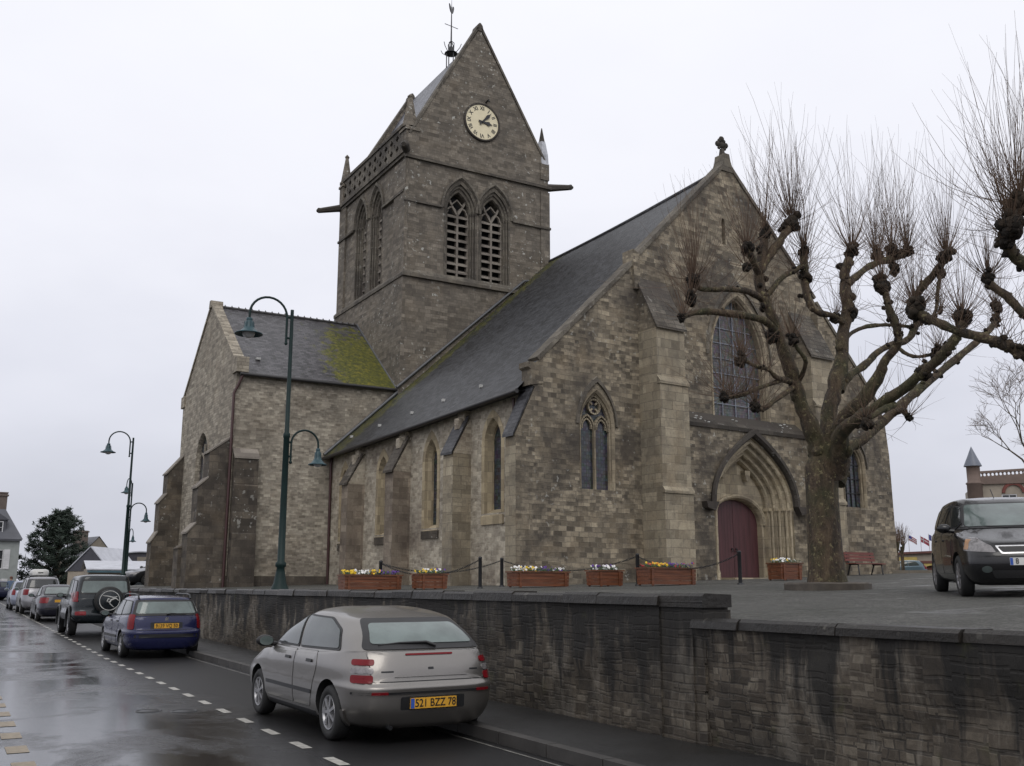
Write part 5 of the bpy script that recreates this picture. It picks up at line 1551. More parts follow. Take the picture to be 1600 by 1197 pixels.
    c.patch('tailgate_skin', [(-.63, .65), (.63, .65), (.678, .93), (-.678, .93)], 'B', P, .0045, parent=t, r=.04, rings=7, sunk=0.0)
    c.window([(-.70, .965), (.70, .965), (.60, 1.335), (-.60, 1.335)], 'B', M['glass_pale'], seal=.05, r=.05, name='rear_window')
    c.tubep('wiper', [c.surf(-2, .0, 1.0, 'B') + V((-.03, 0, 0)), c.surf(-2, -.1, 1.02, 'B') + V((-.03, 0, .0)), c.surf(-2, -.42, 1.0, 'B') + V((-.02, 0, .0))], [.018, .012, .008], M['rubber'])
    c.patch('plate_recess', [(-.34, .665), (.34, .665), (.34, .815), (-.34, .815)], 'B', M['iron'], .006, r=.03, rings=3)
    c.plate('9139 VQ 50', 'B', 0, .735, M['yplate'], blue=False)
    b = MB(); p = c.surf(-2, 0, .885, 'B')
    b.prism([(-.03, -.045), (.01, -.045), (.035, -.01), (.03, .045), (-.02, .045), (-.04, 0)], -.012, 0.004, lambda a, z, d: p + V((d, -a, z))); b.build('emblem', M['chrome'], c.root)
    c.patch('bumper_strip', [(-.82, .47), (.82, .47), (.82, .55), (-.82, .55)], 'B', M['rubber'], .012, r=.01, rings=5)
    c.window([(-.62, .955), (.62, .955), (.53, 1.32), (-.53, 1.32)], 'F', M['glass'], name='windscreen')
    c.mirror(.72, .80, .985, M['rubber'])
    return c
def offroader():
    P = paint('dark_green_paint', (0.010, 0.014, 0.017), 0.25, 0.1, .05)
    c = Car('parked_car', [
        (-2.0, 1.95, .72, 6, .36), (-2.08, 2.15, .83, 7, .44, .02), (-2.11, 2.18, .88, 8, .56, .02), (-2.10, 2.17, .88, 8, .66, .02),
        (-2.03, 2.10, .86, 9, .74, .02), (-2.02, 2.08, .855, 9, .9, .02), (-2.01, 2.0, .845, 9, [(-2, 1.06), (1, 1.03), (2, .95)], .03),
        (-2.0, .95, .81, 8, [(-2, 1.10), (.9, 1.09)], .03), (-1.94, .62, .76, 8, 1.38, .03), (-1.88, .32, .71, 8, [(-1.8, 1.67), (.3, 1.67)], .03),
        (-1.80, .16, .62, 6, [(-1.8, 1.745), (.1, 1.74)], .03), (-1.4, -.2, .35, 4, 1.77), (-1.1, -.5, .12, 3, 1.775)],
        [P, M['well']], label='dark four wheel drive with a spare wheel on its tail', cat='car', group='cars parked along the kerb')
    c.cut_arches((-1.28, 1.3), .45, .37, .55, 1.76)
    c.wheels((-1.28, 1.3), .37, .23, 1.76, spokes=5)
    def side(sd):
        c.window([(.78, 1.13), (.36, 1.60), (-.15, 1.63), (-.18, 1.12)], sd, M['glass'], r=.05)
        c.window([(-.24, 1.12), (-.21, 1.63), (-.95, 1.63), (-1.0, 1.12)], sd, M['glass'], r=.05)
        c.window([(-1.10, 1.13), (-1.06, 1.62), (-1.62, 1.60), (-1.72, 1.13)], sd, M['glass_dark'], r=.06)
        for poly in ([(.82, .5), (.82, 1.0), (.78, 1.09), (-.20, 1.09), (-.2, .5)], [(-.22, .5), (-.22, 1.09), (-1.03, 1.09), (-.95, .9), (-.82, .5)]):
            d = c.patch('door', poly, sd, M['rubber'], .0015, r=.05, rings=5)
            cx, cz = sum(p[0] for p in poly) / len(poly), sum(p[1] for p in poly) / len(poly)
            c.patch('door_skin', [(cx + (x - cx) * .985, cz + (z - cz) * .98) for x, z in poly], sd, P, .0045, parent=d, r=.05, rings=5, sunk=0.0)
        sg = 1 if sd == 'L' else -1
        c.patch('tail_lamp', [(sg * .70, .98), (sg * .825, .98), (sg * .80, 1.28), (sg * .70, 1.28)], 'B', M['redlens'], .018, r=.03, rings=3)
        c.patch('bumper_lamp', [(sg * .48, .60), (sg * .76, .60), (sg * .76, .70), (sg * .48, .70)], 'B', M['redlens'], .012, r=.02, rings=3)
        c.patch('headlamp', [(sg * .5, .75), (sg * .78, .75), (sg * .78, .92), (sg * .5, .92)], 'F', M['clearlens'], .008, r=.04, rings=3)
        c.patch('side_cladding', [(-.8, .46), (.8, .46), (.8, .62), (-.8, .62)], sd, M['iron'], .012, r=.02, rings=3)
        for xx in (-1.28, 1.3):
            b = MB(); b.tube([V((xx + .47 * cos(q), sg * .875, .37 + .47 * sin(q))) for q in [pi * i / 12 for i in range(-1, 14)]], .035, 6); b.build('arch_flare', M['iron'], c.root)
    both(side)
    c.window([(-.68, 1.20), (.68, 1.20), (.62, 1.62), (-.62, 1.62)], 'B', M['glass_pale'], seal=.04, r=.05, name='rear_window')
    T = Matrix.Translation((-2.06, -.10, 1.02)) @ Matrix.Rotation(-pi / 2, 4, 'Y')
    b = MB(); b.lathe([(.37, -.05), (.40, .05), (.40, .2), (.375, .255), (.33, .27)], 36, T); w = b.build('spare_wheel', M['tyre'], c.root, uv=False)
    k = MB(); k.lathe([(.335, .262), (.31, .275), (0, .285)], 36, T); k.build('wheel_cover', P, w, uv=False)
    k = MB(); k.lathe([(.265, .288), (.285, .288)], 40, T)
    k.tube([T @ V((x, y, .292)) for x, y in ((.0, -.24), (.06, -.16), (.02, -.05), (-.06, .0), (-.02, .07), (.05, .04), (.03, -.02))], [.012, .02, .026, .028, .024, .018, .01], 6)
    k.tube([T @ V((x, y, .292)) for x, y in ((.14, .2), (.12, .05), (.08, -.1), (.11, -.2))], [.008, .016, .02, .01], 6)
    k.tube([T @ V((x, y, .292)) for x, y in ((-.08, .0), (-.16, -.08), (-.2, -.14))], [.018, .014, .008], 6)
    k.build('emblem', M['mush'], w, uv=False)
    c.plate('', 'B', -.38, .55, M['yplate'], .5, .12, blue=False)
    c.window([(-.66, 1.12), (.66, 1.12), (.6, 1.60), (-.6, 1.60)], 'F', M['glass'], name='windscreen')
    c.mirror(.62, .84, 1.16, M['rubber'])
    c.tubep('tow_bar', [(-2.0, 0, .42), (-2.2, 0, .42), (-2.22, 0, .50)], .03, M['iron'])
    return c
def saloon(col, label, plate=True):
    P = paint('saloon_paint', col, 0.3, 0.25, .12)
    c = Car('parked_car', [
        (-2.1, 2.0, .70, 5, .17), (-2.2, 2.15, .80, 6, .23, .02), (-2.25, 2.2, .865, 7, .38, .03), (-2.26, 2.2, .875, 7, .52, .03), (-2.22, 2.15, .875, 6.5, [(-2.2, .70), (2, .62)], .04),
        (-2.16, 2.05, .865, 6, [(-2.2, .88), (1, .82), (2, .70)], .05), (-2.08, 1.9, .83, 5.5, [(-2.1, .99), (-1.5, .97), (-.5, .90), (1, .87), (1.9, .74)], .05),
        (-1.55, 1.0, .79, 4.5, [(-1.6, 1.02), (-.5, .95), (1, .95)], .05), (-1.15, .5, .71, 4.4, 1.19, .05), (-.72, .05, .61, 4, [(-.7, 1.36), (0, 1.37)], .05),
        (-.6, -.08, .5, 3.5, 1.41, .05), (-.45, -.2, .3, 3, 1.432), (-.36, -.28, .1, 2.5, 1.436)], [P, M['well']], label=label, cat='car', group='cars parked along the kerb')
    c.cut_arches((-1.3, 1.35), .36, .305, .55, 1.75)
    c.wheels((-1.3, 1.35), .305, .19, 1.73, spokes=8)
    def side(sd):
        c.window([(.8, .975), (.1, 1.32), (-.2, 1.345), (-.24, .965)], sd, M['glass'], r=.04)
        c.window([(-.29, .965), (-.25, 1.345), (-.62, 1.33), (-1.12, 1.06), (-1.1, .985)], sd, M['glass'], r=.05)
        sg = 1 if sd == 'L' else -1
        d = V((1, -sg * .55, 0)).normalized(); e1 = V((-d.y, d.x, 0))
        a, b_ = sorted((e1.dot(V((-2.2, sg * .5, 0))), e1.dot(V((-2.0, sg * .87, 0)))))
        c.patch('tail_lamp', [(a, .70), (b_, .70), (b_, .92), (a, .92)], d, M['redlens'], .012, r=.04, rings=5)
        c.patch('headlamp', [(sg * .42, .58), (sg * .76, .6), (sg * .78, .71), (sg * .44, .69)], 'F', M['clearlens'], .006, r=.03, rings=3)
    both(side)
    c.patch('tailgate', [(-.52, .62), (.52, .62), (.56, .95), (-.56, .95)], 'B', P, .008, r=.04, rings=5)
    c.window([(-.62, 1.03), (.62, 1.03), (.50, 1.345), (-.50, 1.345)], 'B', M['glass_pale'], seal=.03, r=.05, name='rear_window')
    c.window([(-.64, .965), (.64, .965), (.52, 1.34), (-.52, 1.34)], 'F', M['glass'], name='windscreen')
    if plate: c.plate('', 'B', 0, .78, M['yplate'], .52, .11, blue=False)
    c.patch('bumper_strip', [(-.8, .46), (.8, .46), (.8, .52), (-.8, .52)], 'B', M['rubber'], .01, r=.01, rings=4)
    c.mirror(.75, .82, 1.0, P)
    return c
def wagon_box():
    P = paint('grey_paint', (0.25, 0.25, 0.265), 0.3, 0.5, .12)
    c = Car('parked_car', [
        (-2.1, 2.0, .70, 5, .2), (-2.25, 2.2, .82, 6, .3, .02), (-2.28, 2.22, .88, 7, .5, .03), (-2.25, 2.15, .885, 7, .68, .03), (-2.2, 2.05, .875, 7, [(-2.2, .9), (2, .72)], .04),
        (-2.15, 1.9, .86, 6.5, [(-2.1, 1.02), (1, .92), (1.9, .8)], .04), (-2.12, 1.05, .82, 6.5, [(-2.1, 1.06), (1, 1.0)], .04), (-2.0, .6, .77, 6, 1.28, .04), (-1.86, .15, .68, 5.5, 1.50, .04),
        (-1.78, 0, .58, 5, 1.55, .04), (-1.4, -.3, .3, 3, 1.58), (-1.1, -.5, .12, 2.5, 1.585)], [P, M['well']], label='silver estate car carrying a pale roof box', cat='car', group='cars parked along the kerb')
    c.cut_arches((-1.35, 1.38), .38, .32, .55, 1.77); c.wheels((-1.35, 1.38), .32, .2, 1.75, spokes=5)
    def side(sd):
        c.window([(.85, 1.03), (.2, 1.45), (-.15, 1.48), (-.2, 1.02)], sd, M['glass'], r=.04)
        c.window([(-.25, 1.02), (-.2, 1.48), (-.95, 1.48), (-1.05, 1.04)], sd, M['glass'], r=.05)
        c.window([(-1.12, 1.05), (-1.0, 1.48), (-1.6, 1.45), (-1.85, 1.1)], sd, M['glass'], r=.06)
        sg = 1 if sd == 'L' else -1
        d = V((1, -sg * .5, 0)).normalized(); e1 = V((-d.y, d.x, 0))
        a, b_ = sorted((e1.dot(V((-2.2, sg * .62, 0))), e1.dot(V((-2.0, sg * .88, 0)))))
        c.patch('tail_lamp', [(a, .80), (b_, .80), (b_, 1.04), (a, 1.04)], d, M['redlens'], .012, r=.04, rings=5)
        c.tubep('roof_rail', [V((-1.7, sg * .58, 1.52)), V((-1.5, sg * .58, 1.60)), V((-.1, sg * .58, 1.60)), V((.05, sg * .58, 1.53))], .025, M['iron'])
    both(side)
    c.window([(-.72, 1.08), (.72, 1.08), (.62, 1.47), (-.62, 1.47)], 'B', M['glass_dark'], seal=.04, r=.05, name='rear_window')
    c.window([(-.66, 1.02), (.66, 1.02), (.56, 1.45), (-.56, 1.45)], 'F', M['glass'], name='windscreen')
    c.plate('', 'B', 0, .74, M['yplate'], .52, .11, blue=False)
    c.mirror(.8, .84, 1.06, P)
    return c
def roof_box(x, y):
    b = MB(); rows = []
    for z, k in ((0, .9), (.05, 1.0), (.2, 1.0), (.3, .93), (.35, .7), (.36, .2)):
        rows.append([V((p.x, p.y, z)) for p in half_ring(-.95 * k, .95 * k, .43 * k, 5, 20, 0, 0.0)])
    n = 38; vs = []
    for r in rows: vs += r + [V((p.x, -p.y, p.z)) for p in r[-2:0:-1]]
    b.add(vs, [(i * n + j, i * n + (j + 1) % n, (i + 1) * n + (j + 1) % n, (i + 1) * n + j) for i in range(5) for j in range(n)] + [tuple(range(n))[::-1], tuple(range(5 * n, 6 * n))], 0, True)
    M['boxgrey'] = plain('boxgrey', (0.5, 0.5, 0.48), 0.35)
    o = b.build('roof_box', M['boxgrey'], ang=50)
    o.location = (x, y, 1.86 + road_z(y)); o.rotation_euler = (0, 0, radians(90))
    k = MB(); k.box(-.6, -.5, -.6, .6, -.03, 0.0); k.box(.4, .5, -.6, .6, -.03, 0.0); k.build('crossbar', M['iron'], o)
    k = MB(); k.box(-.965, -.94, -.12, .12, .15, .19); k.build('lock', M['iron'], o)
    tag(o, 'pale grey cargo box on the silver estate roof', 'roof box')
def hatch_small(col, label, name='parked_car', group='cars parked along the kerb'):
    P = paint('hatch_paint', col, 0.3, 0.3, .1)
    c = Car(name, [
        (-1.8, 1.75, .68, 5, .18), (-1.9, 1.88, .78, 6, .26, .02), (-1.94, 1.92, .83, 7, .45, .03), (-1.92, 1.9, .835, 7, .62, .03), (-1.88, 1.8, .825, 6.5, [(-1.9, .82), (1.8, .68)], .04),
        (-1.83, 1.65, .81, 6, [(-1.8, .95), (1, .88), (1.7, .76)], .04), (-1.78, 1.0, .77, 5.5, [(-1.8, .99), (1, .95)], .04), (-1.6, .55, .71, 5, 1.2, .05), (-1.4, .15, .62, 4.5, 1.38, .05),
        (-1.3, .0, .5, 4, 1.42, .05), (-1.0, -.3, .3, 3, 1.45), (-.8, -.5, .1, 2.5, 1.455)], [P, M['well']], label=label, cat='car', group=group)
    c.cut_arches((-1.2, 1.2), .35, .29, .5, 1.66); c.wheels((-1.2, 1.2), .29, .18, 1.64, spokes=6)
    def side(sd):
        c.window([(.85, .99), (.2, 1.33), (-.2, 1.36), (-.25, .97)], sd, M['glass'], r=.04)
        c.window([(-.3, .97), (-.25, 1.36), (-.95, 1.33), (-1.2, 1.02)], sd, M['glass'], r=.05)
        sg = 1 if sd == 'L' else -1
        d = V((1, -sg * .5, 0)).normalized(); e1 = V((-d.y, d.x, 0))
        a, b_ = sorted((e1.dot(V((-1.88, sg * .62, 0))), e1.dot(V((-1.75, sg * .82, 0)))))
        c.patch('tail_lamp', [(a, .72), (b_, .72), (b_, 1.02), (a, 1.02)], d, M['redlens'], .012, r=.04, rings=4)
        c.patch('headlamp', [(sg * .4, .60), (sg * .70, .62), (sg * .72, .74), (sg * .42, .71)], 'F', M['clearlens'], .006, r=.03, rings=3)
    both(side)
    c.window([(-.66, 1.0), (.66, 1.0), (.54, 1.35), (-.54, 1.35)], 'B', M['glass_dark'], seal=.04, r=.05, name='rear_window')
    c.window([(-.62, .97), (.62, .97), (.54, 1.33), (-.54, 1.33)], 'F', M['glass'], name='windscreen')
    c.plate('', 'B', 0, .56, M['wplate'], .5, .11, blue=False)
    c.mirror(.75, .78, 1.0, P)
    return c
def minivan():
    P = paint('black_paint', (0.006, 0.006, 0.007), 0.2, 0.0, .03)
    c = Car('minivan', [
        (-2.0, 1.95, .72, 5, .18), (-2.1, 2.1, .83, 6, .24, .02), (-2.15, 2.16, .89, 6.5, .38, .03), (-2.16, 2.17, .905, 6.5, .52, .03), (-2.13, 2.15, .91, 6, [(-2.1, .66), (2, .62)], .04),
        (-2.1, 2.10, .905, 6, [(-2.1, .84), (1.2, .80), (2.1, .70)], .05), (-2.06, 1.98, .885, 5.5, [(-2, 1.0), (0, .97), (1.2, .93), (2, .82)], .06), (-2.02, 1.30, .84, 5, [(-2, 1.06), (.2, 1.02), (1.3, 1.02)], .06),
        (-1.93, .88, .77, 5, [(-1.9, 1.26), (.9, 1.24)], .06), (-1.8, .40, .67, 4.5, [(-1.8, 1.48), (0, 1.51), (.4, 1.47)], .06), (-1.7, .24, .57, 4, [(-1.7, 1.53), (0, 1.565), (.3, 1.53)], .06),
        (-1.4, -.1, .34, 3, 1.585), (-1.1, -.4, .12, 2.5, 1.592)], [P, M['well']], label='black minivan parked nose out at the edge of the square', cat='minivan')
    c.cut_arches((-1.28, 1.34), .37, .32, .55, 1.82); c.wheels((-1.28, 1.34), .32, .21, 1.81, spokes=9)
    def side(sd):
        c.window([(1.15, 1.03), (.95, 1.13), (.86, 1.04)], sd, M['glass_dark'], r=.02)
        c.window([(.80, 1.05), (.86, 1.16), (.40, 1.42), (.08, 1.46), (.02, 1.04)], sd, M['glass_dark'], r=.04)
        c.window([(-.04, 1.04), (.02, 1.465), (-.75, 1.455), (-.85, 1.06)], sd, M['glass_dark'], r=.04)
        c.window([(-.92, 1.07), (-.83, 1.45), (-1.4, 1.40), (-1.65, 1.12)], sd, M['glass_dark'], r=.05)
        for poly in ([(.95, .34), (.98, .80), (.88, 1.0), (.0, 1.01), (.0, .34)], [(-.02, .34), (-.02, 1.01), (-.88, 1.03), (-.9, .8), (-.78, .34)]):
            d = c.patch('door', poly, sd, M['rubber'], .0015, r=.05, rings=5)
            cx, cz = sum(p[0] for p in poly) / len(poly), sum(p[1] for p in poly) / len(poly)
            c.patch('door_skin', [(cx + (x - cx) * .985, cz + (z - cz) * .98) for x, z in poly], sd, P, .0045, parent=d, r=.05, rings=5, sunk=0.0)
        for x in (.15, -.7): c.patch('door_handle', [(x - .09, .86), (x + .09, .86), (x + .09, .895), (x - .09, .895)], sd, P, .022, r=.015, rings=2)
        sg = 1 if sd == 'L' else -1
        d = V((-1, -sg * .62, 0)).normalized(); e1 = V((-d.y, d.x, 0))
        a, b_ = (e1.dot(V((2.08, sg * .40, 0))), e1.dot(V((1.80, sg * .87, 0))))
        h = c.patch('headlamp', [(a, .66), (b_, .70), (b_ * 1.0, .90), (a + (b_ - a) * .7, .89), (a + (b_ - a) * .15, .76)], d, M['clearlens'], .007, r=.03, rings=5)
        c.patch('indicator', [(a + (b_ - a) * .80, .71), (b_ - (b_ - a) * .03, .72), (b_ - (b_ - a) * .03, .87), (a + (b_ - a) * .80, .86)], d, M['amber'], .010, parent=h, r=.02, rings=3)
        c.patch('fog_lamp', [(sg * .58 + .07 * cos(q), .42 + .05 * sin(q)) for q in [2 * pi * i / 16 for i in range(16)]], 'F', M['glass'], .006, rings=3)
        c.patch('side_strip', [(-.75, .5), (.95, .5), (.95, .55), (-.75, .55)], sd, P, .012, r=.01, rings=3)
    both(side)
    w = c.window([(-.70, 1.04), (.70, 1.04), (.56, 1.47), (-.56, 1.47)], 'F', M['glass_pale'], seal=.03, r=.06, name='windscreen')
    for y0, y1 in ((.62, -.08), (-.05, -.62)):
        c.tubep('wiper', [c.surf(2, y0, 1.055, 'F') + V((.02, 0, 0)), c.surf(2, (y0 + y1) / 2, 1.075, 'F') + V((.025, 0, 0)), c.surf(2, y1, 1.06, 'F') + V((.02, 0, 0))], .011, M['rubber'])
    g = c.patch('grille_frame', [(-.36, .64), (.36, .64), (.43, .76), (-.43, .76)], 'F', M['chrome'], .012, r=.02, rings=4)
    c.patch('grille', [(-.335, .66), (.335, .66), (.39, .742), (-.39, .742)], 'F', M['rubber'], .018, parent=g, r=.02, rings=4)
    c.patch('lower_intake', [(-.48, .29), (.48, .29), (.52, .40), (-.52, .40)], 'F', M['rubber'], .006, r=.03, rings=4)
    c.patch('bumper_line', [(-.85, .60), (.85, .60), (.85, .615), (-.85, .615)], 'F', M['rubber'], .004, r=.005, rings=4)
    c.plate('8', 'F', 0, .53, M['wplate'], .52, .11, shift=-.18)
    c.mirror(.92, .87, 1.06, P)
    c.window([(-.7, 1.1), (.7, 1.1), (.6, 1.46), (-.6, 1.46)], 'B', M['glass_dark'], name='rear_window')
    c.tubep('aerial', [(.1, 0, 1.57), (-.12, 0, 1.72)], .008, M['rubber'], 5)
    return c
DENS = 0.05
c = silver_hatch(); c.place(4.72, 12.50, 0, 91.3); c.root.scale = (1.05, 1.06, 1.0)
DENS = 0.08
def park(c, x, y, h=91.0, sc=(1, 1, 1)):
    c.place(x, y, road_z(y), h); c.root.scale = sc
park(estate(), 4.66, 27.4, 91.2, (1.0, 1.08, 1.0))
park(offroader(), 4.52, 37.2, 90.6, (1.05, 1.10, 1.09))
park(saloon((0.016, 0.016, 0.026), 'dark saloon with yellow plate between the four wheel drive and the box carrier'), 4.38, 49.2, 90.5, (1, 1.05, 1.05))
park(wagon_box(), 4.3, 58.2, 90.5, (1.03, 1.06, 1.15)); roof_box(4.3, 58.9)
park(hatch_small((0.24, 0.26, 0.33), 'pale silver blue small car, farthest parked in the row'), 4.1, 65.0, 90.5, (1.05, 1.05, 1.1))
park(hatch_small((0.016, 0.02, 0.05), 'dark blue car side on beyond the end of the row', 'far_car', None), 3.2, 88, 205)
c = saloon((0.012, 0.013, 0.016), 'black saloon half hidden behind the church buttress', False); del c.root['group']; c.place(10.45, 58.5, ter(10.45, 58.5), 200)
c = hatch_small((0.10, 0.15, 0.18), 'blue grey car in front of the distant cafe', 'far_car', None); q = at(1410, 900, 84); c.place(q.x, q.y, ter(q.x, q.y) - .1, 150)
c = minivan()
cx, cy, hd = 16.80, 11.85, 226.0            # the minivan stands on the sloping square
h = radians(hd); fx, fy = cos(h), sin(h)
sl_f = 0.027 * fx + 0.008 * fy; sl_s = 0.027 * (-fy) + 0.008 * fx
c.root.location = (cx, cy, ter(cx, cy) - .005)
c.root.scale = (1.05, 1.06, 1.10)
c.root.rotation_euler = (math.atan(sl_s), -math.atan(sl_f), h)
# ---------------------------------------------------------------- pollarded planes
def bark_mat():
    m, t, b = newmat('plane_bark')
    c = coords(t); ob = c.outputs['Object']
    n1 = noise(t, mapping(t, ob, (1, 1, .38)), 5.5, 8, .72, .6)
    col = ramp(t, n1, [(.34, (.016, .011, .007)), (.47, (.055, .036, .021)), (.58, (.105, .072, .042)), (.72, (.17, .128, .07))])
    g = ramp(t, noise(t, ob, 1.1, 6, .6), [(.45, 0.0), (.65, 1.0)])
    col = mixc(t, mth(t, 'MULTIPLY', g, .6), col, (.055, .062, .018))
    f = ramp(t, noise(t, ob, 11, 4, .6), [(.60, 0.0), (.64, 1.0)])
    col = mixc(t, mth(t, 'MULTIPLY', f, .6), col, (.27, .235, .12))
    lk(t, col, b.inputs['Base Color']); b.inputs['Roughness'].default_value = .75
    bump(t, b, mth(t, 'ADD', n1, mth(t, 'MULTIPLY', noise(t, mapping(t, ob, (1, 1, .5)), 16, 6, .7), .8)), 1.0, .09)
    return m
M['bark'] = bark_mat()
M['knuckle'] = stone('knuckle_bark', (.06, .044, .03), (.03, .023, .017), (.02, .016, .012), .1, .1, .1, .1, stain=(.018, .014, .011), wob=.1, tamt=.2, tint=(.05, .045, .02), bst=1.0)
M['twig'] = plain('twig', (.11, .07, .045), .7, var=.35, sc=2)
def catm(pts, sub=4):
    return [r[0] for r in catmull([[V(p)] for p in pts], sub, .5)]
def pollard(name, label, base, limbs, knucks, depth, seed, group=None, trunk=None):
    """limbs: (pixel points with depth offsets and radii); every point becomes a place in the square at its own distance"""
    R = random.Random(seed)
    root = empty(name, base, 0, label, 'tree', group)
    L = lambda p: p - V(base)
    b = MB(); spurs = []
    if trunk: b.tube([L(V(p)) for p, r in trunk], [r for p, r in trunk], 16)
    for pts in limbs:
        P = catm([L(at(x, y, depth + d)) for x, y, d, r in pts], 4)
        rr = [q for q in catmull([[V((r, 0, 0))] for x, y, d, r in pts], 4, .5)]
        rr = [max(.02, q[0].x * .92) * R.uniform(.86, 1.16) for q in rr]
        P = [p + V((R.uniform(-1, 1), R.uniform(-1, 1), R.uniform(-1, 1))) * r * .10 for p, r in zip(P, rr)]
        b.tube(P, rr, 10)
        for p, r in zip(P[2:], rr[2:]):
            if R.random() < .42: b.ball(p + V((R.uniform(-1, 1), R.uniform(-1, 1), R.uniform(-1, 1))) * r * .7, r * R.uniform(.45, .8), 7, jit=.2, R=R)
        for p, r in list(zip(P, rr))[len(P) // 2:]:
            if r < .13 and R.random() < .3: spurs.append((p, r))
    b.build('trunk', M['bark'], root, uv=False)
    kb = MB(); tw = MB()
    for (x, y, d, r, cnt, ln_, up) in knucks:
        c = L(at(x, y, depth + d))
        ax = V((R.gauss(0, .25), R.gauss(0, .25), 1)).normalized()
        for i in range(20):
            q = R.uniform(0, 2 * pi); e = R.uniform(-.7, 1)
            v = V((cos(q) * sqrt(max(0, 1 - e * e)), sin(q) * sqrt(max(0, 1 - e * e)), e))
            kb.ball(c + v * r * .70 + ax * r * R.uniform(-.7, .45), r * R.uniform(.22, .52), 7, jit=.22, R=R)
        kb.ball(c, r * .8, 8, jit=.15, R=R); kb.ball(c - ax * r * .6, r * .7, 8, jit=.15, R=R)
        for i in range(int(cnt * 2.3)):
            q = R.uniform(0, 2 * pi); tilt = min(2.0, abs(R.gauss(0, 1)) * (1.05 - .30 * up) + .04)
            v = V((cos(q) * sin(tilt), sin(q) * sin(tilt), cos(tilt)))
            p = c + v * r * .9
            n = ln_ * R.uniform(.3, 1.3) * (1 - .28 * min(1, tilt))
            path = [p]; dv = v.copy(); sg = n / 7
            bend = V((R.gauss(0, .035), R.gauss(0, .035), 0))
            for k in range(7):
                dv = (dv + V((0, 0, .13 * up + .02)) + bend + V((R.gauss(0, .06), R.gauss(0, .06), R.gauss(0, .04)))).normalized()
                p = p + dv * sg; path.append(p)
            r0 = R.uniform(.0045, .0085)
            tw.tube(path, [r0 * k for k in (1, .85, .72, .6, .5, .42, .34, .24)], 3, 0, False)
            if R.random() < .4:
                k = R.randint(1, 4); s0 = path[k]; dv = (path[k + 1] - path[k]).normalized() + V((R.gauss(0, .45), R.gauss(0, .45), .1)); dv.normalize()
                tw.tube([s0, s0 + dv * n * .18, s0 + dv * n * .34 + V((0, 0, .05))], [r0 * .5, r0 * .4, r0 * .22], 3, 0, False)
    for p, r in spurs:
        for i in range(5): kb.ball(p + V((R.gauss(0, .6), R.gauss(0, .6), R.gauss(.2, .6))) * r, r * R.uniform(.4, .7), 6, jit=.2, R=R)
        for i in range(R.randint(5, 10)):
            v = V((R.gauss(0, .7), R.gauss(0, .7), R.uniform(.1, 1.2))).normalized(); n = R.uniform(.5, 1.5); q = p + v * r; path = [q]
            for j in range(4):
                v = (v + V((R.gauss(0, .1), R.gauss(0, .1), .12))).normalized(); q = q + v * n / 4; path.append(q)
            tw.tube(path, [.0065, .0055, .0045, .0035, .002], 3, 0, False)
    k = kb.build('crown', M['knuckle'], root, uv=False)
    tw.build('twigs', M['twig'], k, uv=False)
    return root
TD = 23.0
tb = at(1293, 912, TD); tb.z = ter(tb.x, tb.y)
s = TD / 1592.0
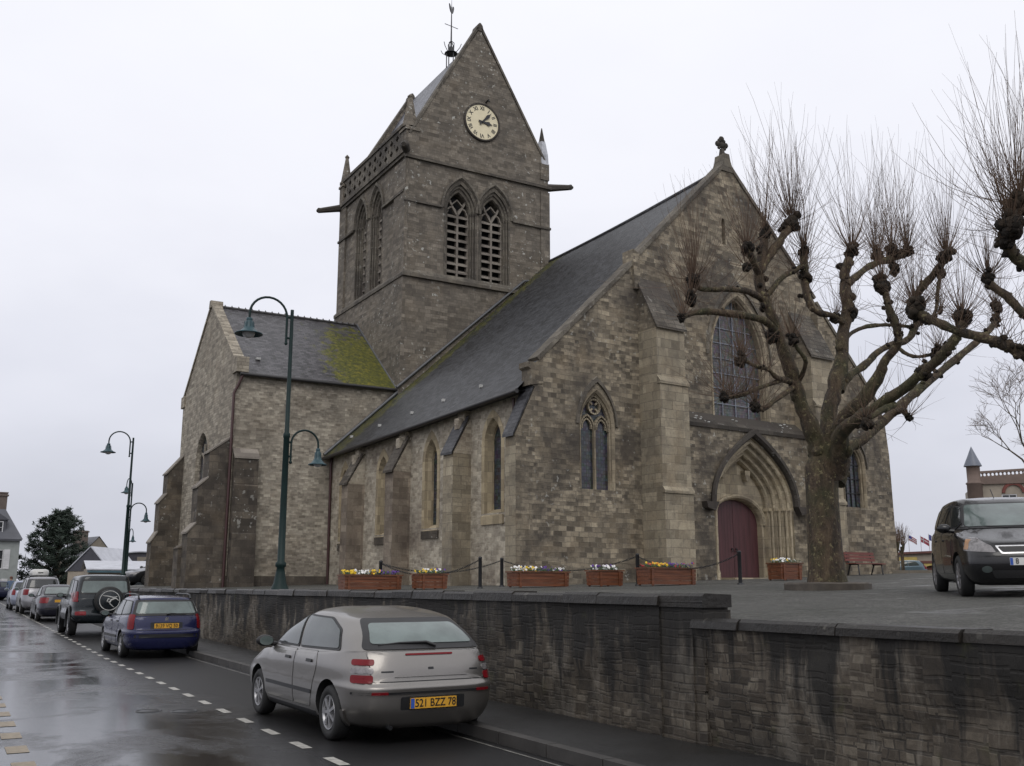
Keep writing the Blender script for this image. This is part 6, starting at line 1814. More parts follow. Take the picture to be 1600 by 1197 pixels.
limbs = [
    [(1290, 740, 0, .33), (1283, 705, 0, .30), (1268, 672, -.1, .22), (1250, 627, -.2, .185), (1236, 583, -.3, .165), (1222, 540, -.4, .155), (1208, 500, -.5, .14), (1195, 470, -.5, .135), (1185, 436, -.4, .13), (1190, 405, -.3, .12), (1195, 372, -.2, .10)],
    [(1188, 425, -.4, .10), (1203, 398, -.3, .105), (1222, 372, -.2, .105), (1234, 352, 0, .11)],
    [(1187, 432, -.4, .10), (1175, 405, -.7, .09), (1168, 388, -.8, .09)],
    [(1196, 470, -.5, .09), (1170, 456, -.8, .075), (1140, 452, -1.1, .07), (1100, 452, -1.4, .065), (1085, 445, -1.5, .075)],
    [(1212, 520, -.5, .11), (1195, 501, -.7, .09), (1144, 490, -1.1, .085), (1094, 487, -1.5, .075), (1068, 495, -1.8, .07)],
    [(1198, 462, -.5, .08), (1222, 434, -.3, .075), (1246, 420, 0, .07), (1256, 415, .1, .07)],
    [(1240, 598, -.3, .08), (1214, 590, -.8, .06), (1200, 577, -1.0, .05), (1181, 572, -1.2, .05), (1163, 563, -1.4, .05)],
    [(1226, 592, -.6, .06), (1189, 605, -1.0, .05), (1156, 618, -1.4, .05), (1135, 620, -1.7, .05)],
    [(1240, 605, -.3, .08), (1214, 623, -.9, .065), (1192, 640, -1.3, .06), (1180, 634, -1.5, .06)],
    [(1247, 600, -.2, .06), (1259, 566, -.7, .05), (1246, 545, -.9, .05), (1238, 530, -1.0, .05)],
    [(1298, 740, .1, .30), (1300, 695, .1, .25), (1295, 656, .2, .20), (1303, 609, .3, .205), (1314, 565, .4, .185), (1317, 524, .5, .165), (1325, 487, .6, .18), (1322, 465, .6, .15), (1320, 430, .7, .13), (1326, 405, .8, .12)],
    [(1318, 505, .5, .10), (1303, 494, .3, .08), (1276, 487, .2, .075), (1263, 470, .2, .09), (1258, 440, .3, .11), (1256, 400, .3, .09)],
    [(1322, 445, .6, .11), (1337, 433, .8, .10), (1354, 419, 1.0, .09), (1374, 409, 1.2, .09), (1392, 405, 1.4, .10), (1412, 398, 1.6, .09)],
    [(1308, 740, -.1, .27), (1313, 690, -.3, .22), (1315, 656, -.5, .18), (1347, 627, -.8, .17), (1376, 583, -1.1, .14), (1381, 566, -1.2, .11), (1402, 540, -1.4, .105), (1402, 517, -1.5, .10), (1391, 487, -1.5, .09), (1382, 455, -1.5, .09)],
    [(1312, 610, .4, .13), (1325, 590, .6, .11), (1354, 568, 1.0, .10), (1372, 550, 1.2, .09), (1398, 537, 1.5, .085), (1417, 532, 1.7, .085), (1430, 512, 1.8, .09), (1436, 490, 1.8, .09)],
    [(1320, 530, .5, .07), (1336, 517, .9, .055), (1361, 509, 1.2, .055), (1391, 508, 1.6, .05), (1425, 511, 2.0, .05)],
    [(1304, 745, -.1, .26), (1313, 700, -.5, .22), (1318, 672, -.9, .17), (1361, 642, -1.6, .145), (1409, 609, -2.2, .135), (1450, 576, -2.7, .12), (1475, 552, -3.0, .11), (1494, 526, -3.2, .10), (1506, 504, -3.3, .09)],
    [(1306, 755, .2, .25), (1316, 708, .5, .18), (1347, 686, .9, .14), (1391, 649, 1.5, .13), (1431, 612, 2.0, .12), (1475, 576, 2.5, .11), (1512, 546, 2.9, .10), (1549, 513, 3.2, .085), (1558, 490, 3.3, .08)],
    [(1396, 646, 1.5, .09), (1410, 642, 1.3, .08), (1419, 652, 1.2, .06)],
    [(1398, 632, -2.0, .08), (1380, 640, -2.2, .08), (1356, 655, -2.4, .07)],
    [(1432, 500, 1.8, .09), (1428, 470, 1.7, .10), (1440, 450, 1.5, .10), (1462, 425, 1.2, .10), (1478, 402, 1.0, .10)],
    [(1450, 507, 1.2, .05), (1462, 485, 1.0, .05), (1466, 450, .9, .055), (1470, 425, 1.0, .05)],
    [(1395, 535, 1.5, .05), (1420, 555, 1.0, .05), (1448, 556, .6, .045), (1466, 548, .3, .05)],
]
kn = [(1195, 365, -.2, .16, 24, 2.6, 1), (1237, 346, 0, .21, 38, 2.9, 1), (1167, 385, -.8, .15, 22, 2.3, .9), (1166, 416, -.8, .12, 10, 1.6, .5), (1083, 436, -1.5, .17, 30, 2.3, .8), (1080, 466, -1.6, .16, 20, 1.6, .3),
      (1066, 495, -1.8, .10, 14, 1.6, .3), (1256, 392, .3, .15, 26, 2.7, 1), (1258, 432, .3, .17, 20, 1.9, .6), (1158, 562, -1.4, .15, 26, 1.5, .5), (1131, 620, -1.7, .11, 18, 1.5, .4), (1180, 634, -1.5, .12, 18, 1.2, .5),
      (1238, 528, -1.0, .13, 14, 1.4, .6), (1206, 522, -.5, .17, 18, 1.7, .5), (1330, 392, .8, .18, 36, 2.9, 1), (1326, 488, .6, .20, 16, 1.7, .3), (1304, 496, .4, .14, 14, 1.5, .3), (1370, 398, 1.2, .15, 26, 2.8, 1), (1394, 393, 1.4, .17, 26, 2.8, 1),
      (1418, 391, 1.6, .15, 28, 2.8, 1), (1397, 420, 1.4, .15, 16, 1.8, .6), (1378, 445, -1.5, .19, 22, 2.2, .8), (1429, 476, 1.8, .23, 30, 1.9, .4), (1478, 399, 1.0, .19, 36, 2.8, 1), (1470, 425, 1.0, .13, 14, 1.8, .6), (1502, 495, -3.2, .20, 26, 1.8, .5),
      (1557, 480, 3.3, .16, 22, 1.9, .6), (1556, 502, 3.3, .14, 10, 1.5, .2), (1420, 652, 1.2, .09, 9, 2.0, .0), (1354, 660, -2.4, .14, 12, 1.4, .1), (1466, 546, .3, .14, 12, 1.4, .3), (1470, 484, 1.0, .08, 10, 1.2, .5)]
tr = [(V((tb.x, tb.y, tb.z - .2)), .50), (V((tb.x, tb.y, tb.z + .08)), .46), (V((tb.x, tb.y, tb.z + .45)), .40), (V((tb.x - .01, tb.y, tb.z + 1.2)), .375), (V((tb.x, tb.y, tb.z + 2.0)), .36), (V((tb.x + .02, tb.y, tb.z + 2.7)), .375), (at(1296, 705, TD), .36), (at(1294, 680, TD), .24)]
pollard('plane_tree', 'bare pollarded plane with a thick mossy trunk before the church door', tuple(tb), limbs, kn, TD, 11, 'pollarded planes of the square', tr)
b = MB(); n = 26; prof = [(.95, -.3), (.95, .12), (.92, .15), (.70, .155), (.68, .13), (.68, -.3)]
R = random.Random(3)
b.lathe(prof, n, Matrix.Translation((tb.x, tb.y, tb.z)), 0, False)
b.v = [p + V((R.uniform(-.015, .015), R.uniform(-.015, .015), R.uniform(-.012, .012))) for p in b.v]
tag(b.build('tree_kerb', M['treekerb']), 'low round stone kerb encircling the foot of the pollarded plane', 'kerb')
T2 = 17.0
t2 = at(1745, 930, T2); t2.z = ter(t2.x, t2.y)
limbs2 = [[(1738, 740, 0, .3), (1725, 690, 0, .22), (1690, 625, 0, .14), (1640, 580, 0, .12), (1600, 556, 0, .115), (1559, 534, 0, .105), (1509, 521, .2, .095), (1465, 504, .4, .09), (1434, 489, .6, .09)],
          [(1740, 740, .2, .3), (1715, 640, .3, .16), (1660, 540, .4, .11), (1600, 490, .5, .09), (1573, 463, .6, .08), (1549, 446, .7, .08), (1544, 436, .7, .08)],
          [(1745, 720, -.2, .28), (1730, 600, -.3, .2), (1680, 490, -.5, .15), (1620, 428, -.6, .12), (1600, 412, -.7, .115), (1580, 394, -.8, .11), (1574, 369, -.9, .11), (1582, 340, -1, .10)],
          [(1750, 720, -.2, .28), (1770, 560, -.3, .2), (1780, 420, -.5, .15), (1760, 330, -.6, .12)],
          [(1745, 700, .3, .25), (1735, 520, .5, .16), (1690, 400, .9, .12), (1665, 330, 1, .11)]]
kn2 = [(1432, 482, .6, .17, 20, 1.5, .5), (1543, 432, .7, .12, 22, 1.5, .8), (1580, 350, -1, .22, 30, 2.5, 1), (1595, 315, -1, .2, 34, 2.8, 1), (1572, 372, -.9, .15, 16, 1.5, .4), (1760, 325, -.6, .2, 26, 2.2, 1), (1662, 322, 1, .2, 30, 2.4, 1)]
tr2 = [(V((t2.x, t2.y, t2.z - .2)), .5), (V((t2.x, t2.y, t2.z + .2)), .42), (V((t2.x, t2.y, t2.z + 1.2)), .36), (at(1742, 740, T2), .36), (at(1740, 700, T2), .24)]
pollard('plane_tree', 'bare pollarded plane reaching in over the minivan from the side', tuple(t2), limbs2, kn2, T2, 5, 'pollarded planes of the square', tr2)

# ---------------------------------------------------------------- street lamps
def lamp_head(M4, root, k, bellm):
    """bell shade hanging from the end of a swan neck; M4 places its top"""
    b = MB()
    b.lathe([(.03 * k, .0), (.075 * k, -.01), (.085 * k, -.06), (.07 * k, -.075), (.10 * k, -.10), (.115 * k, -.22), (.15 * k, -.30), (.25 * k, -.385), (.35 * k, -.42), (.355 * k, -.445), (.33 * k, -.44), (.14 * k, -.32), (0, -.30)], 24, M4)
    for i in range(8):
        q = 2 * pi * i / 8
        b.tube([M4 @ V((.118 * k * cos(q), .118 * k * sin(q), -.11)), M4 @ V((.135 * k * cos(q), .135 * k * sin(q), -.25))], .008 * k, 4)
    h = b.build('lamp_shade', bellm, root, uv=False)
    g = MB(); g.ball(M4 @ V((0, 0, -.40)), .17 * k, 14, sz=.85); g.build('lamp_glass', M['lampglass'], h, uv=False)
def street_lamp():
    root = empty('street_lamp', (0, 0, 0))
    b = MB()
    b.lathe([(.26, -.4), (.26, .0), (.24, .06), (.16, .25), (.115, .50), (.095, .62), (.135, .66), (.135, .74), (.092, .78), (.085, 2.0), (.075, 3.9), (.09, 3.92), (.09, 4.0), (.06, 4.05), (.045, 7.25), (.045, 7.30), (0, 7.31)], 16)
    b.build('pole', M['green'], root, uv=False)
    for (sx, zc, D, k, nm) in ((-1, 6.45, .98, 1.0, 'upper_arm'), (1, 3.35, .72, .68, 'lower_arm')):
        b = MB(); x0 = sx * .13
        for zz in (zc + .08, zc + .62 * k + .02): b.tube([(0, 0, zz), (x0, 0, zz)], .03, 6)
        rr = D / 2
        path = [V((x0, 0, zc - .05))] + [V((x0, 0, zc + .62 * k))]
        path += [V((x0 + sx * (rr - rr * cos(q)), 0, zc + .62 * k + rr * 1.0 * sin(q))) for q in [pi * i / 14 for i in range(1, 14)]]
        path += [V((x0 + sx * D, 0, zc + .62 * k)), V((x0 + sx * D, 0, zc + .62 * k - .12 * k))]
        b.tube(path, .032 * (1 if sx < 0 else .85), 8)
        b.ball((x0, 0, zc - .07), .045, 8)
        a = b.build(nm, M['green'], root, uv=False)
        lamp_head(Matrix.Translation(path[-1]), a, k, M['teal'])
    return root
lampA = street_lamp()
lp = at(437, 920, 25.4)
def lput(o, x, y, z, rz, label):
    o.location = (x, y, z); o.rotation_euler = (0, 0, rz); tag(o, label, 'street lamp', 'two armed street lamps along the wall')
lput(lampA, lp.x, lp.y, 1.50, 0.0, 'green two armed lamp post standing between the silver car and the transept')
l2 = copy_tree(lampA); p = at(191, 915, 48.5); lput(l2, p.x, p.y, 1.50, 0.0, 'green two armed lamp post behind the dark four wheel drive')
l3 = copy_tree(lampA); p = at(196, 905, 69); lput(l3, p.x, p.y, 1.5, radians(62), 'distant lamp post seen edge on just behind another post'); l3.scale = (.98, .98, .98)

# ---------------------------------------------------------------- planters, posts, bench
M['leaf'] = plain('leaf', (.035, .065, .02), .6, var=.4, sc=9)
for k_, c_ in (('f_yellow', (.75, .5, .02)), ('f_white', (.75, .74, .72)), ('f_purple', (.09, .03, .22)), ('f_red', (.35, .03, .03)), ('f_orange', (.75, .28, .02))):
    M[k_] = plain(k_, c_, .6, var=.15, sc=8)
M['soil'] = plain('soil', (.02, .014, .01), .9)
def planter(L, W_, H, cols, seed, loc, rz, label, group):
    R = random.Random(seed)
    root = empty('planter', loc, rz, label, 'planter', group)
    b = MB(); nb = 4
    for i in range(nb):
        z0, z1 = .03 + (H - .05) * i / nb, .03 + (H - .05) * (i + 1) / nb - .008
        j = R.uniform(-.004, .004); o = .02 * (i / nb)
        b.box(-L / 2 - o, L / 2 + o, -W_ / 2 - o + j, -W_ / 2 + .03, z0, z1); b.box(-L / 2 - o, L / 2 + o, W_ / 2 - .03, W_ / 2 + o, z0, z1)
        b.box(-L / 2 - o + j, -L / 2 + .03, -W_ / 2 + .031, W_ / 2 - .031, z0, z1); b.box(L / 2 - .03, L / 2 + o + j, -W_ / 2 + .031, W_ / 2 - .031, z0, z1)
    n = 2
    for sx in [(-L / 2 + .12) + (L - .24) * i / (n - 1) for i in range(n)]:
        b.box(sx - .04, sx + .04, -W_ / 2 - .04, -W_ / 2 - .022, 0, H - .03); b.box(sx - .04, sx + .04, W_ / 2 + .022, W_ / 2 + .04, 0, H - .03)
    b.box(-L / 2 - .05, L / 2 + .05, -W_ / 2 - .05, -W_ / 2 + .04, H - .019, H + .015); b.box(-L / 2 - .05, L / 2 + .05, W_ / 2 - .04, W_ / 2 + .05, H - .019, H + .015)
    b.box(-L / 2 - .05, -L / 2 + .04, -W_ / 2 + .041, W_ / 2 - .041, H - .019, H + .015); b.box(L / 2 - .04, L / 2 + .05, -W_ / 2 + .041, W_ / 2 - .041, H - .019, H + .015)
    b.build('box', M['planter'], root)
    s_ = MB(); s_.box(-L / 2 + .03, L / 2 - .03, -W_ / 2 + .03, W_ / 2 - .03, H - .15, H - .03); s_.build('soil', M['soil'], root, uv=False)
    f = MB(); mats = [M['leaf'], M['f_yellow'], M['f_white'], M['f_purple'], M['f_red'], M['f_orange']]
    for i in range(int(L * 330)):
        p = V((R.uniform(-L / 2 + .02, L / 2 - .02), R.uniform(-W_ / 2 + .02, W_ / 2 - .02), H + R.uniform(-.04, .11)))
        a = V((R.gauss(0, 1), R.gauss(0, 1), R.gauss(0, .6))).normalized() * R.uniform(.03, .06); c = a.orthogonal().normalized() * .018
        f.quad(p - a, p + c, p + a + V((0, 0, .02)), p - c, 0)
    for i in range(int(L * 62)):
        x = R.uniform(-L / 2 + .02, L / 2 - .02); g = (x + L / 2) / L
        mi = cols(g, R)
        if mi is None: continue
        p = V((x, R.uniform(-W_ / 2 - .03, W_ / 2), H + R.uniform(.04, .16)))
        nrm = V((R.gauss(0, .5), -1 + R.gauss(0, .5), .6 + R.gauss(0, .3))).normalized(); u = nrm.orthogonal().normalized(); w_ = nrm.cross(u); rr_ = R.uniform(.032, .048)
        vs = [p + nrm * .012]
        for k in range(10):
            q = 2 * pi * k / 10; r3 = rr_ * (1 if k % 2 else .8); vs.append(p + (u * cos(q) + w_ * sin(q)) * r3)
        f.add(vs, [(0, k + 1, (k + 1) % 10 + 1) for k in range(10)], mi)
    f.build('pansies', mats, root, uv=False)
    return root
def cuts(*tab):
    def fn(g, R):
        for lim, opts in tab:
            if g <= lim: return R.choice(opts)
    return fn
G = 'wooden planters set out before the church'
def pl_at(x, y, d):
    p = at(x, y, d); return (p.x, p.y, ter(p.x, p.y))
A0 = radians(1.25)
planter(1.85, .55, .46, cuts((.22, [1]), (.48, [2]), (.62, [1, 5, 1]), (1, [3, 3, 3, None])), 1, pl_at(578, 922, 31.5), A0, 'long planter of yellow, white and purple pansies beside the tall lamp post', G)
planter(.92, .55, .46, cuts((.3, [1, None]), (.75, [1, 1, 2]), (1, [2, 3, None])), 2, pl_at(671, 921, 31.2), A0, 'square planter of yellow pansies between a long planter and an iron post', G)
planter(1.85, .55, .46, cuts((.12, [2]), (.5, [1, 1, 2]), (.75, [3, None]), (1, [3, 2, None])), 3, pl_at(841, 920, 31.0), A0, 'long planter of pansies under the corner of the church front', G)
planter(.92, .55, .46, cuts((1, [2, 2, 2, 3, None])), 4, pl_at(945, 919, 30.5), A0, 'square planter of white pansies below the tall traceried window', G)
planter(1.75, .55, .50, cuts((.15, [4, None]), (.4, [1, 5, 1]), (1, [3, 3, None, 4])), 5, pl_at(1042, 917, 30.0), A0, 'long planter with red, orange and purple pansies before the big buttress', G)
planter(.95, .6, .56, cuts((1, [2, 1, 2, None])), 6, pl_at(1227, 901, 34.0), A0, 'square planter with pale flowers close to the red church door', G)

def post(x, y, d, h, label):
    p = at(x, y, d); z = ter(p.x, p.y)
    b = MB(); b.lathe([(.055, -.1), (.055, h - .06), (.06, h - .05), (.06, h - .02), (.045, h), (0, h + .01)], 12, Matrix.Translation((p.x, p.y, z)))
    b.lathe([(.09, -.02), (.09, .03), (.055, .05)], 12, Matrix.Translation((p.x, p.y, z)))
    tag(b.build('chain_post', M['iron'], uv=False), label, 'post', 'black iron posts carrying the chain')
    return V((p.x, p.y, z + h - .08))
P1 = post(594, 921, 31.9, .90, 'black iron post rising behind the planter of yellow and white pansies')
P2 = post(750, 921, 31.0, .95, 'black iron post with chain by the pale side buttress, nearer of a close pair')
P3 = post(784, 918, 33.0, .92, 'black iron post by the corner of the church front, further of a close pair')
P4 = post(997, 915, 30.6, .95, 'black iron post with chain before the left hand big buttress')
P5 = post(1157, 912, 29.4, .96, 'black iron post standing alone in front of the red door')
def chain(a, c, sag, label):
    b = MB(); n = 40; pts = []
    for i in range(n + 1):
        f = i / n; p = a + (c - a) * f; p.z -= sag * 4 * f * (1 - f); pts.append(p)
    for i in range(n):
        p, q = pts[i], pts[i + 1]; m = (p + q) / 2; d = (q - p).normalized(); s_ = d.orthogonal().normalized()
        if i % 2: s_ = d.cross(s_)
        l = (q - p).length * .62; w_ = .022
        ring = [m + d * l * cos(t_) + s_ * w_ * sin(t_) for t_ in [2 * pi * k / 8 for k in range(9)]]
        b.tube(ring, .009, 4, 0, False)
    tag(b.build('chain', M['iron'], uv=False), label, 'chain', 'chains between the iron posts')
chain(P1, P2, .42, 'iron chain sagging behind the square planter of yellow pansies')
chain(P1, P3, .34, 'iron chain ending at the further post of the close pair')
chain(P3, P4, .38, 'iron chain sagging behind the white pansies below the tall window')
chain(P4, P5, .40, 'iron chain sagging towards the post before the red door')

p = FA(16.05, 0, -1.5); a_ = radians(1.25); q = V((16.170 + p.x * cos(a_) - p.y * sin(a_), 28.767 + p.x * sin(a_) + p.y * cos(a_)))
root = empty('bench', (q.x, q.y, ter(q.x, q.y)), radians(5.25), 'red slatted bench against the church wall behind the plane', 'bench')
b = MB()
for i in range(4): b.box(-.95, .95, -.28 + i * .125, -.17 + i * .125, .44, .475)
b.build('seat', M['benchred'], root)
b = MB()
for i in range(3): b.box(-.95, .95, .22 + .03 * i, .25 + .03 * i, .56 + .13 * i, .66 + .13 * i)
b.build('backrest', M['benchred'], root)
for sx in (-.75, .75):
    b = MB(); b.tube([(sx, -.26, 0), (sx, -.22, .42), (sx, .2, .42), (sx, .26, .6), (sx, .33, .95)], .03, 6); b.tube([(sx, .3, 0), (sx, .15, .42)], .03, 6)
    b.build('leg', M['iron'], root)
# ---------------------------------------------------------------- what stands farther off
def flatm(n, c, r=.8, v=.15, sc=1.5): M[n] = plain(n, c, r, var=v, sc=sc); return M[n]
flatm('render_grey', (.27, .29, .28)); flatm('slate_far', (.075, .078, .09), .5); flatm('slate_dark', (.05, .05, .062), .5); flatm('stone_far', (.20, .175, .14)); flatm('brick_far', (.12, .095, .082))
flatm('shutter', (.55, .55, .56)); flatm('redband', (.24, .035, .03), .5); flatm('rusty', (.16, .05, .04)); flatm('whiteroof', (.42, .43, .47), .4); flatm('tealband', (.07, .13, .16), .5); flatm('yellowpaint', (.48, .37, .12)); flatm('brownpaint', (.14, .06, .05)); flatm('turret', (.17, .125, .105)); flatm('leadcone', (.13, .145, .18), .45); flatm('pinkroof', (.28, .25, .27), .4)
flatm('glassfar', (.035, .04, .045), .15); flatm('beige', (.30, .26, .21))
flatm('f_blue', (.05, .06, .25)); flatm('f_wh', (.55, .55, .56)); flatm('f_rd', (.33, .06, .08))
def frame_at(xpx, depth, zg=None):
    p = at(xpx, 900, depth); z = ter(p.x, p.y) if zg is None else zg
    return V((p.x, p.y, z))
def facing(p): return atan2(p.y - CAM.y, p.x - CAM.x) - pi / 2      # local -y looks at the street
def mpp(d): return d / 1592.0
def wallface(b, pts, y, hs, T=None, thick=.2):
    F = lambda a, z, d: V((a, y + d, z))
    wall(b, pts, hs, F, thick)
def rect(x0, x1, z0, z1): return [(x0, z0), (x0, z1), (x1, z1), (x1, z0)]
def win(root, x0, x1, z0, z1, y, sh=False, name='window', fm='shutter'):
    b = MB(); b.box(x0, x1, y + .10, y + .14, z0, z1)
    f = MB(); w = .07
    f.box(x0, x0 + w, y + .02, y + .10, z0, z1); f.box(x1 - w, x1, y + .02, y + .10, z0, z1); f.box(x0 + w, x1 - w, y + .02, y + .10, z0, z0 + w); f.box(x0 + w, x1 - w, y + .02, y + .10, z1 - w, z1)
    f.box((x0 + x1) / 2 - .03, (x0 + x1) / 2 + .03, y + .03, y + .09, z0 + w, z1 - w); f.box(x0 + w, (x0 + x1) / 2 - .03, y + .035, y + .085, (z0 + z1) / 2 - .02, (z0 + z1) / 2 + .02); f.box((x0 + x1) / 2 + .03, x1 - w, y + .035, y + .085, (z0 + z1) / 2 - .02, (z0 + z1) / 2 + .02)
    o = f.build(name, M[fm], root); b.build('pane', M['glassfar'], o)
    if sh:
        for a0, a1 in ((x0 - (x1 - x0) * .55, x0 - .02), (x1 + .02, x1 + (x1 - x0) * .55)):
            s_ = MB(); s_.box(a0, a1, y - .05, y - .005, z0 - .03, z1 + .03)
            for i in range(9): s_.box(a0 + .05, a1 - .05, y - .062, y - .051, z0 + .06 + i * (z1 - z0 - .1) / 9, z0 + .09 + i * (z1 - z0 - .1) / 9)
            s_.build('shutter', M['shutter'], o)
# pale grey house with shutters at the end of the street
d = 92; p = frame_at(26, d, 0.6); k = mpp(d)
root = empty('house', p, facing(p) + radians(8), 'pale grey rendered house with white shutters and tall chimney', 'house')
b = MB(); hs = [rect(-2.2, -1.25, .1, 1.7), rect(-2.2, -1.25, 2.6, 4.3), rect(-5.4, -4.4, .1, 1.7), rect(-5.4, -4.4, 2.6, 4.3)]
wallface(b, rect(-9, 0, -1, 5.3), 0, hs)
b.quad((0, 0, -1), (0, 7, -1), (0, 7, 5.3), (0, 0, 5.3)); b.quad((-9, 7, -1), (0, 7, -1), (0, 7, 5.3), (-9, 7, 5.3)); b.quad((-9, 0, -1), (-9, 7, -1), (-9, 7, 5.3), (-9, 0, 5.3))
b.build('wall', M['render_grey'], root)
for h in hs: win(root, h[0][0], h[2][0], h[0][1], h[1][1], .0, True)
b = MB(); b.add([(-9.2, -.25, 5.25), (.2, -.25, 5.25), (-1.1, 2.6, 8.1), (-9.2, 2.6, 8.1), (.2, 7.2, 5.25), (-9.2, 7.2, 5.25), (-1.1, 4.2, 8.1), (-9.2, 4.2, 8.1)], [(0, 1, 2, 3), (1, 4, 6, 2), (4, 5, 7, 6), (3, 2, 6, 7), (0, 3, 7, 5)])
b.box(-9.1, .1, -.3, -.1, 5.1, 5.22)
rf = b.build('roof', M['slate_far'], root)
c = MB(); c.box(-1.9, -1.0, 3, 3.9, 7.4, 9.6); c.box(-2.0, -.9, 2.9, 4.0, 9.35, 9.5); c.box(-1.95, -.95, 2.95, 3.95, 9.6, 9.72); c.build('chimney', M['brick_far'], rf)
c = MB(); c.box(-2.6, -1.2, .5, 2.2, 5.6, 7.0); c.prism([(-2.8, 7.0), (-1.0, 7.0), (-1.9, 7.6)], .3, 2.4, lambda a, z, dd: V((a, dd, z))); o = c.build('dormer', M['slate_far'], rf)
win(root, -2.35, -1.45, 5.75, 6.85, .38)
# stone gabled house behind the fir
d = 118; p = frame_at(150, d, 0.0); k = mpp(d)
root = empty('house', p, facing(p) + radians(20), 'stone gabled house with broad chimney behind the dark fir', 'house')
g = MB(); g.add([(-2.2, 0, 0), (2.4, 0, 0), (2.4, 0, 4.5), (.0, 0, 7.3), (-2.2, 0, 4.9)], [(0, 1, 2, 3, 4)]); g.quad((-2.2, 0, 0), (-2.2, 8, 0), (-2.2, 8, 4.9), (-2.2, 0, 4.9)); g.quad((2.4, 0, 0), (2.4, 8, 0), (2.4, 8, 4.5), (2.4, 0, 4.5))
g.build('wall', M['stone_far'], root)
r_ = MB(); r_.quad((-2.4, -.1, 4.75), (-2.4, 8, 4.75), (.0, 8, 7.4), (.0, -.1, 7.4)); r_.quad((2.6, -.1, 4.3), (2.6, 8, 4.3), (0, 8, 7.4), (0, -.1, 7.4)); rf = r_.build('roof', M['slate_far'], root)
c = MB(); c.box(-2.3, -.9, 1.0, 1.9, 5.5, 8.05); c.box(-2.4, -.8, .9, 2.0, 7.85, 7.97); c.build('chimney', M['brick_far'], rf)
# dark hung gable with a pale roof
d = 88; p = frame_at(139, d, 0.0)
root = empty('house', p, facing(p) - radians(26), 'low house with dark slate hung gable and pale roof', 'house')
w_ = MB(); w_.box(-1.9, 1.75, 0, 6, 0, 2.95); w_.build('wall', M['beige'], root)
g = MB(); g.prism([(-2.0, 2.95), (1.85, 2.95), (0, 4.98)], -.05, .15, lambda a, z, dd: V((a, dd, z))); g.build('gable', M['slate_dark'], root)
r_ = MB(); r_.prism([(1.95, 2.87), (0.03, 4.98), (.03, 5.08), (2.05, 2.92)], -.15, 6, lambda a, z, dd: V((a, dd, z))); r_.prism([(-2.05, 2.87), (-.03, 4.98), (-.03, 5.08), (-2.1, 2.92)], -.15, 6, lambda a, z, dd: V((a, dd, z))); r_.build('roof', M['whiteroof'], root)
# shop with the long pale roof and red band
d = 82; p = frame_at(205, d, 1.0)
root = empty('shop', p, facing(p) + radians(6), 'low shop with wet pale roof and red fascia band', 'shop')
b = MB(); b.box(-3.2, 3.5, .3, 6, 0, 2.1); b.build('wall', M['beige'], root)
b = MB(); b.add([(-3.4, -.2, 2.02), (3.6, -.2, 2.02), (3.6, 3.5, 2.75), (-3.4, 3.5, 2.75), (3.6, -.2, 1.92), (-3.4, -.2, 1.92)], [(0, 1, 2, 3), (0, 1, 4, 5)]); b.quad((-3.4, 6.4, 2.0), (3.6, 6.4, 2.0), (3.6, 3.5, 2.75), (-3.4, 3.5, 2.75)); b.build('roof', M['whiteroof'], root)
b = MB(); b.box(-3.3, 3.5, -.15, .25, 1.74, 1.915); b.build('fascia', M['tealband'], root)
b = MB(); b.box(-.5, 3.4, .1, .28, 1.35, 1.62); b.build('sign_band', M['redband'], root)
b = MB(); b.box(-2.8, 3.2, .24, .295, .2, 1.3); b.build('shop_window', M['glassfar'], root)
# curved roof hall
d = 125; p = frame_at(215, d, 1.0)
root = empty('hall', p, facing(p), 'dark hall with a shallow curved roof above the shop', 'hall')
b = MB(); pts = [(-4.2, 0)] + [(-4.2 + 8.8 * i / 12, 3.6 + 1.15 * sin(pi * (i / 12) * .9 + .15)) for i in range(13)] + [(4.6, 0)]
b.prism(pts, 0, 12, lambda a, z, dd: V((a, dd, z))); b.build('wall', M['slate_dark'], root)
b = MB(); b.prism([(a, z + .02) for a, z in pts[1:-1]] + [(a, z + .16) for a, z in pts[-2:0:-1]], -.3, 12.2, lambda a, z, dd: V((a, dd, z))); b.build('roof', M['whiteroof'], root)
b = MB(); b.box(-.2, 1.2, -.6, 0.0, 2.2, 4.2); b.build('chimney', M['stone_far'], root)
d = 100; p = frame_at(222, d, 1.0)
root = empty('shed', p, facing(p) + radians(-12), 'small shed roof peeping above the shop by the buttress', 'shed')
b = MB(); b.prism([(-1.6, 2.4), (1.4, 2.4), (1.4, 3.9), (-.2, 3.0)], 0, 4, lambda a, z, dd: V((a, dd, z))); b.build('roof', M['slate_far'], root)
b = MB(); b.box(-1.5, 1.3, .1, 3.9, 0, 2.4); b.build('wall', M['stone_far'], root)

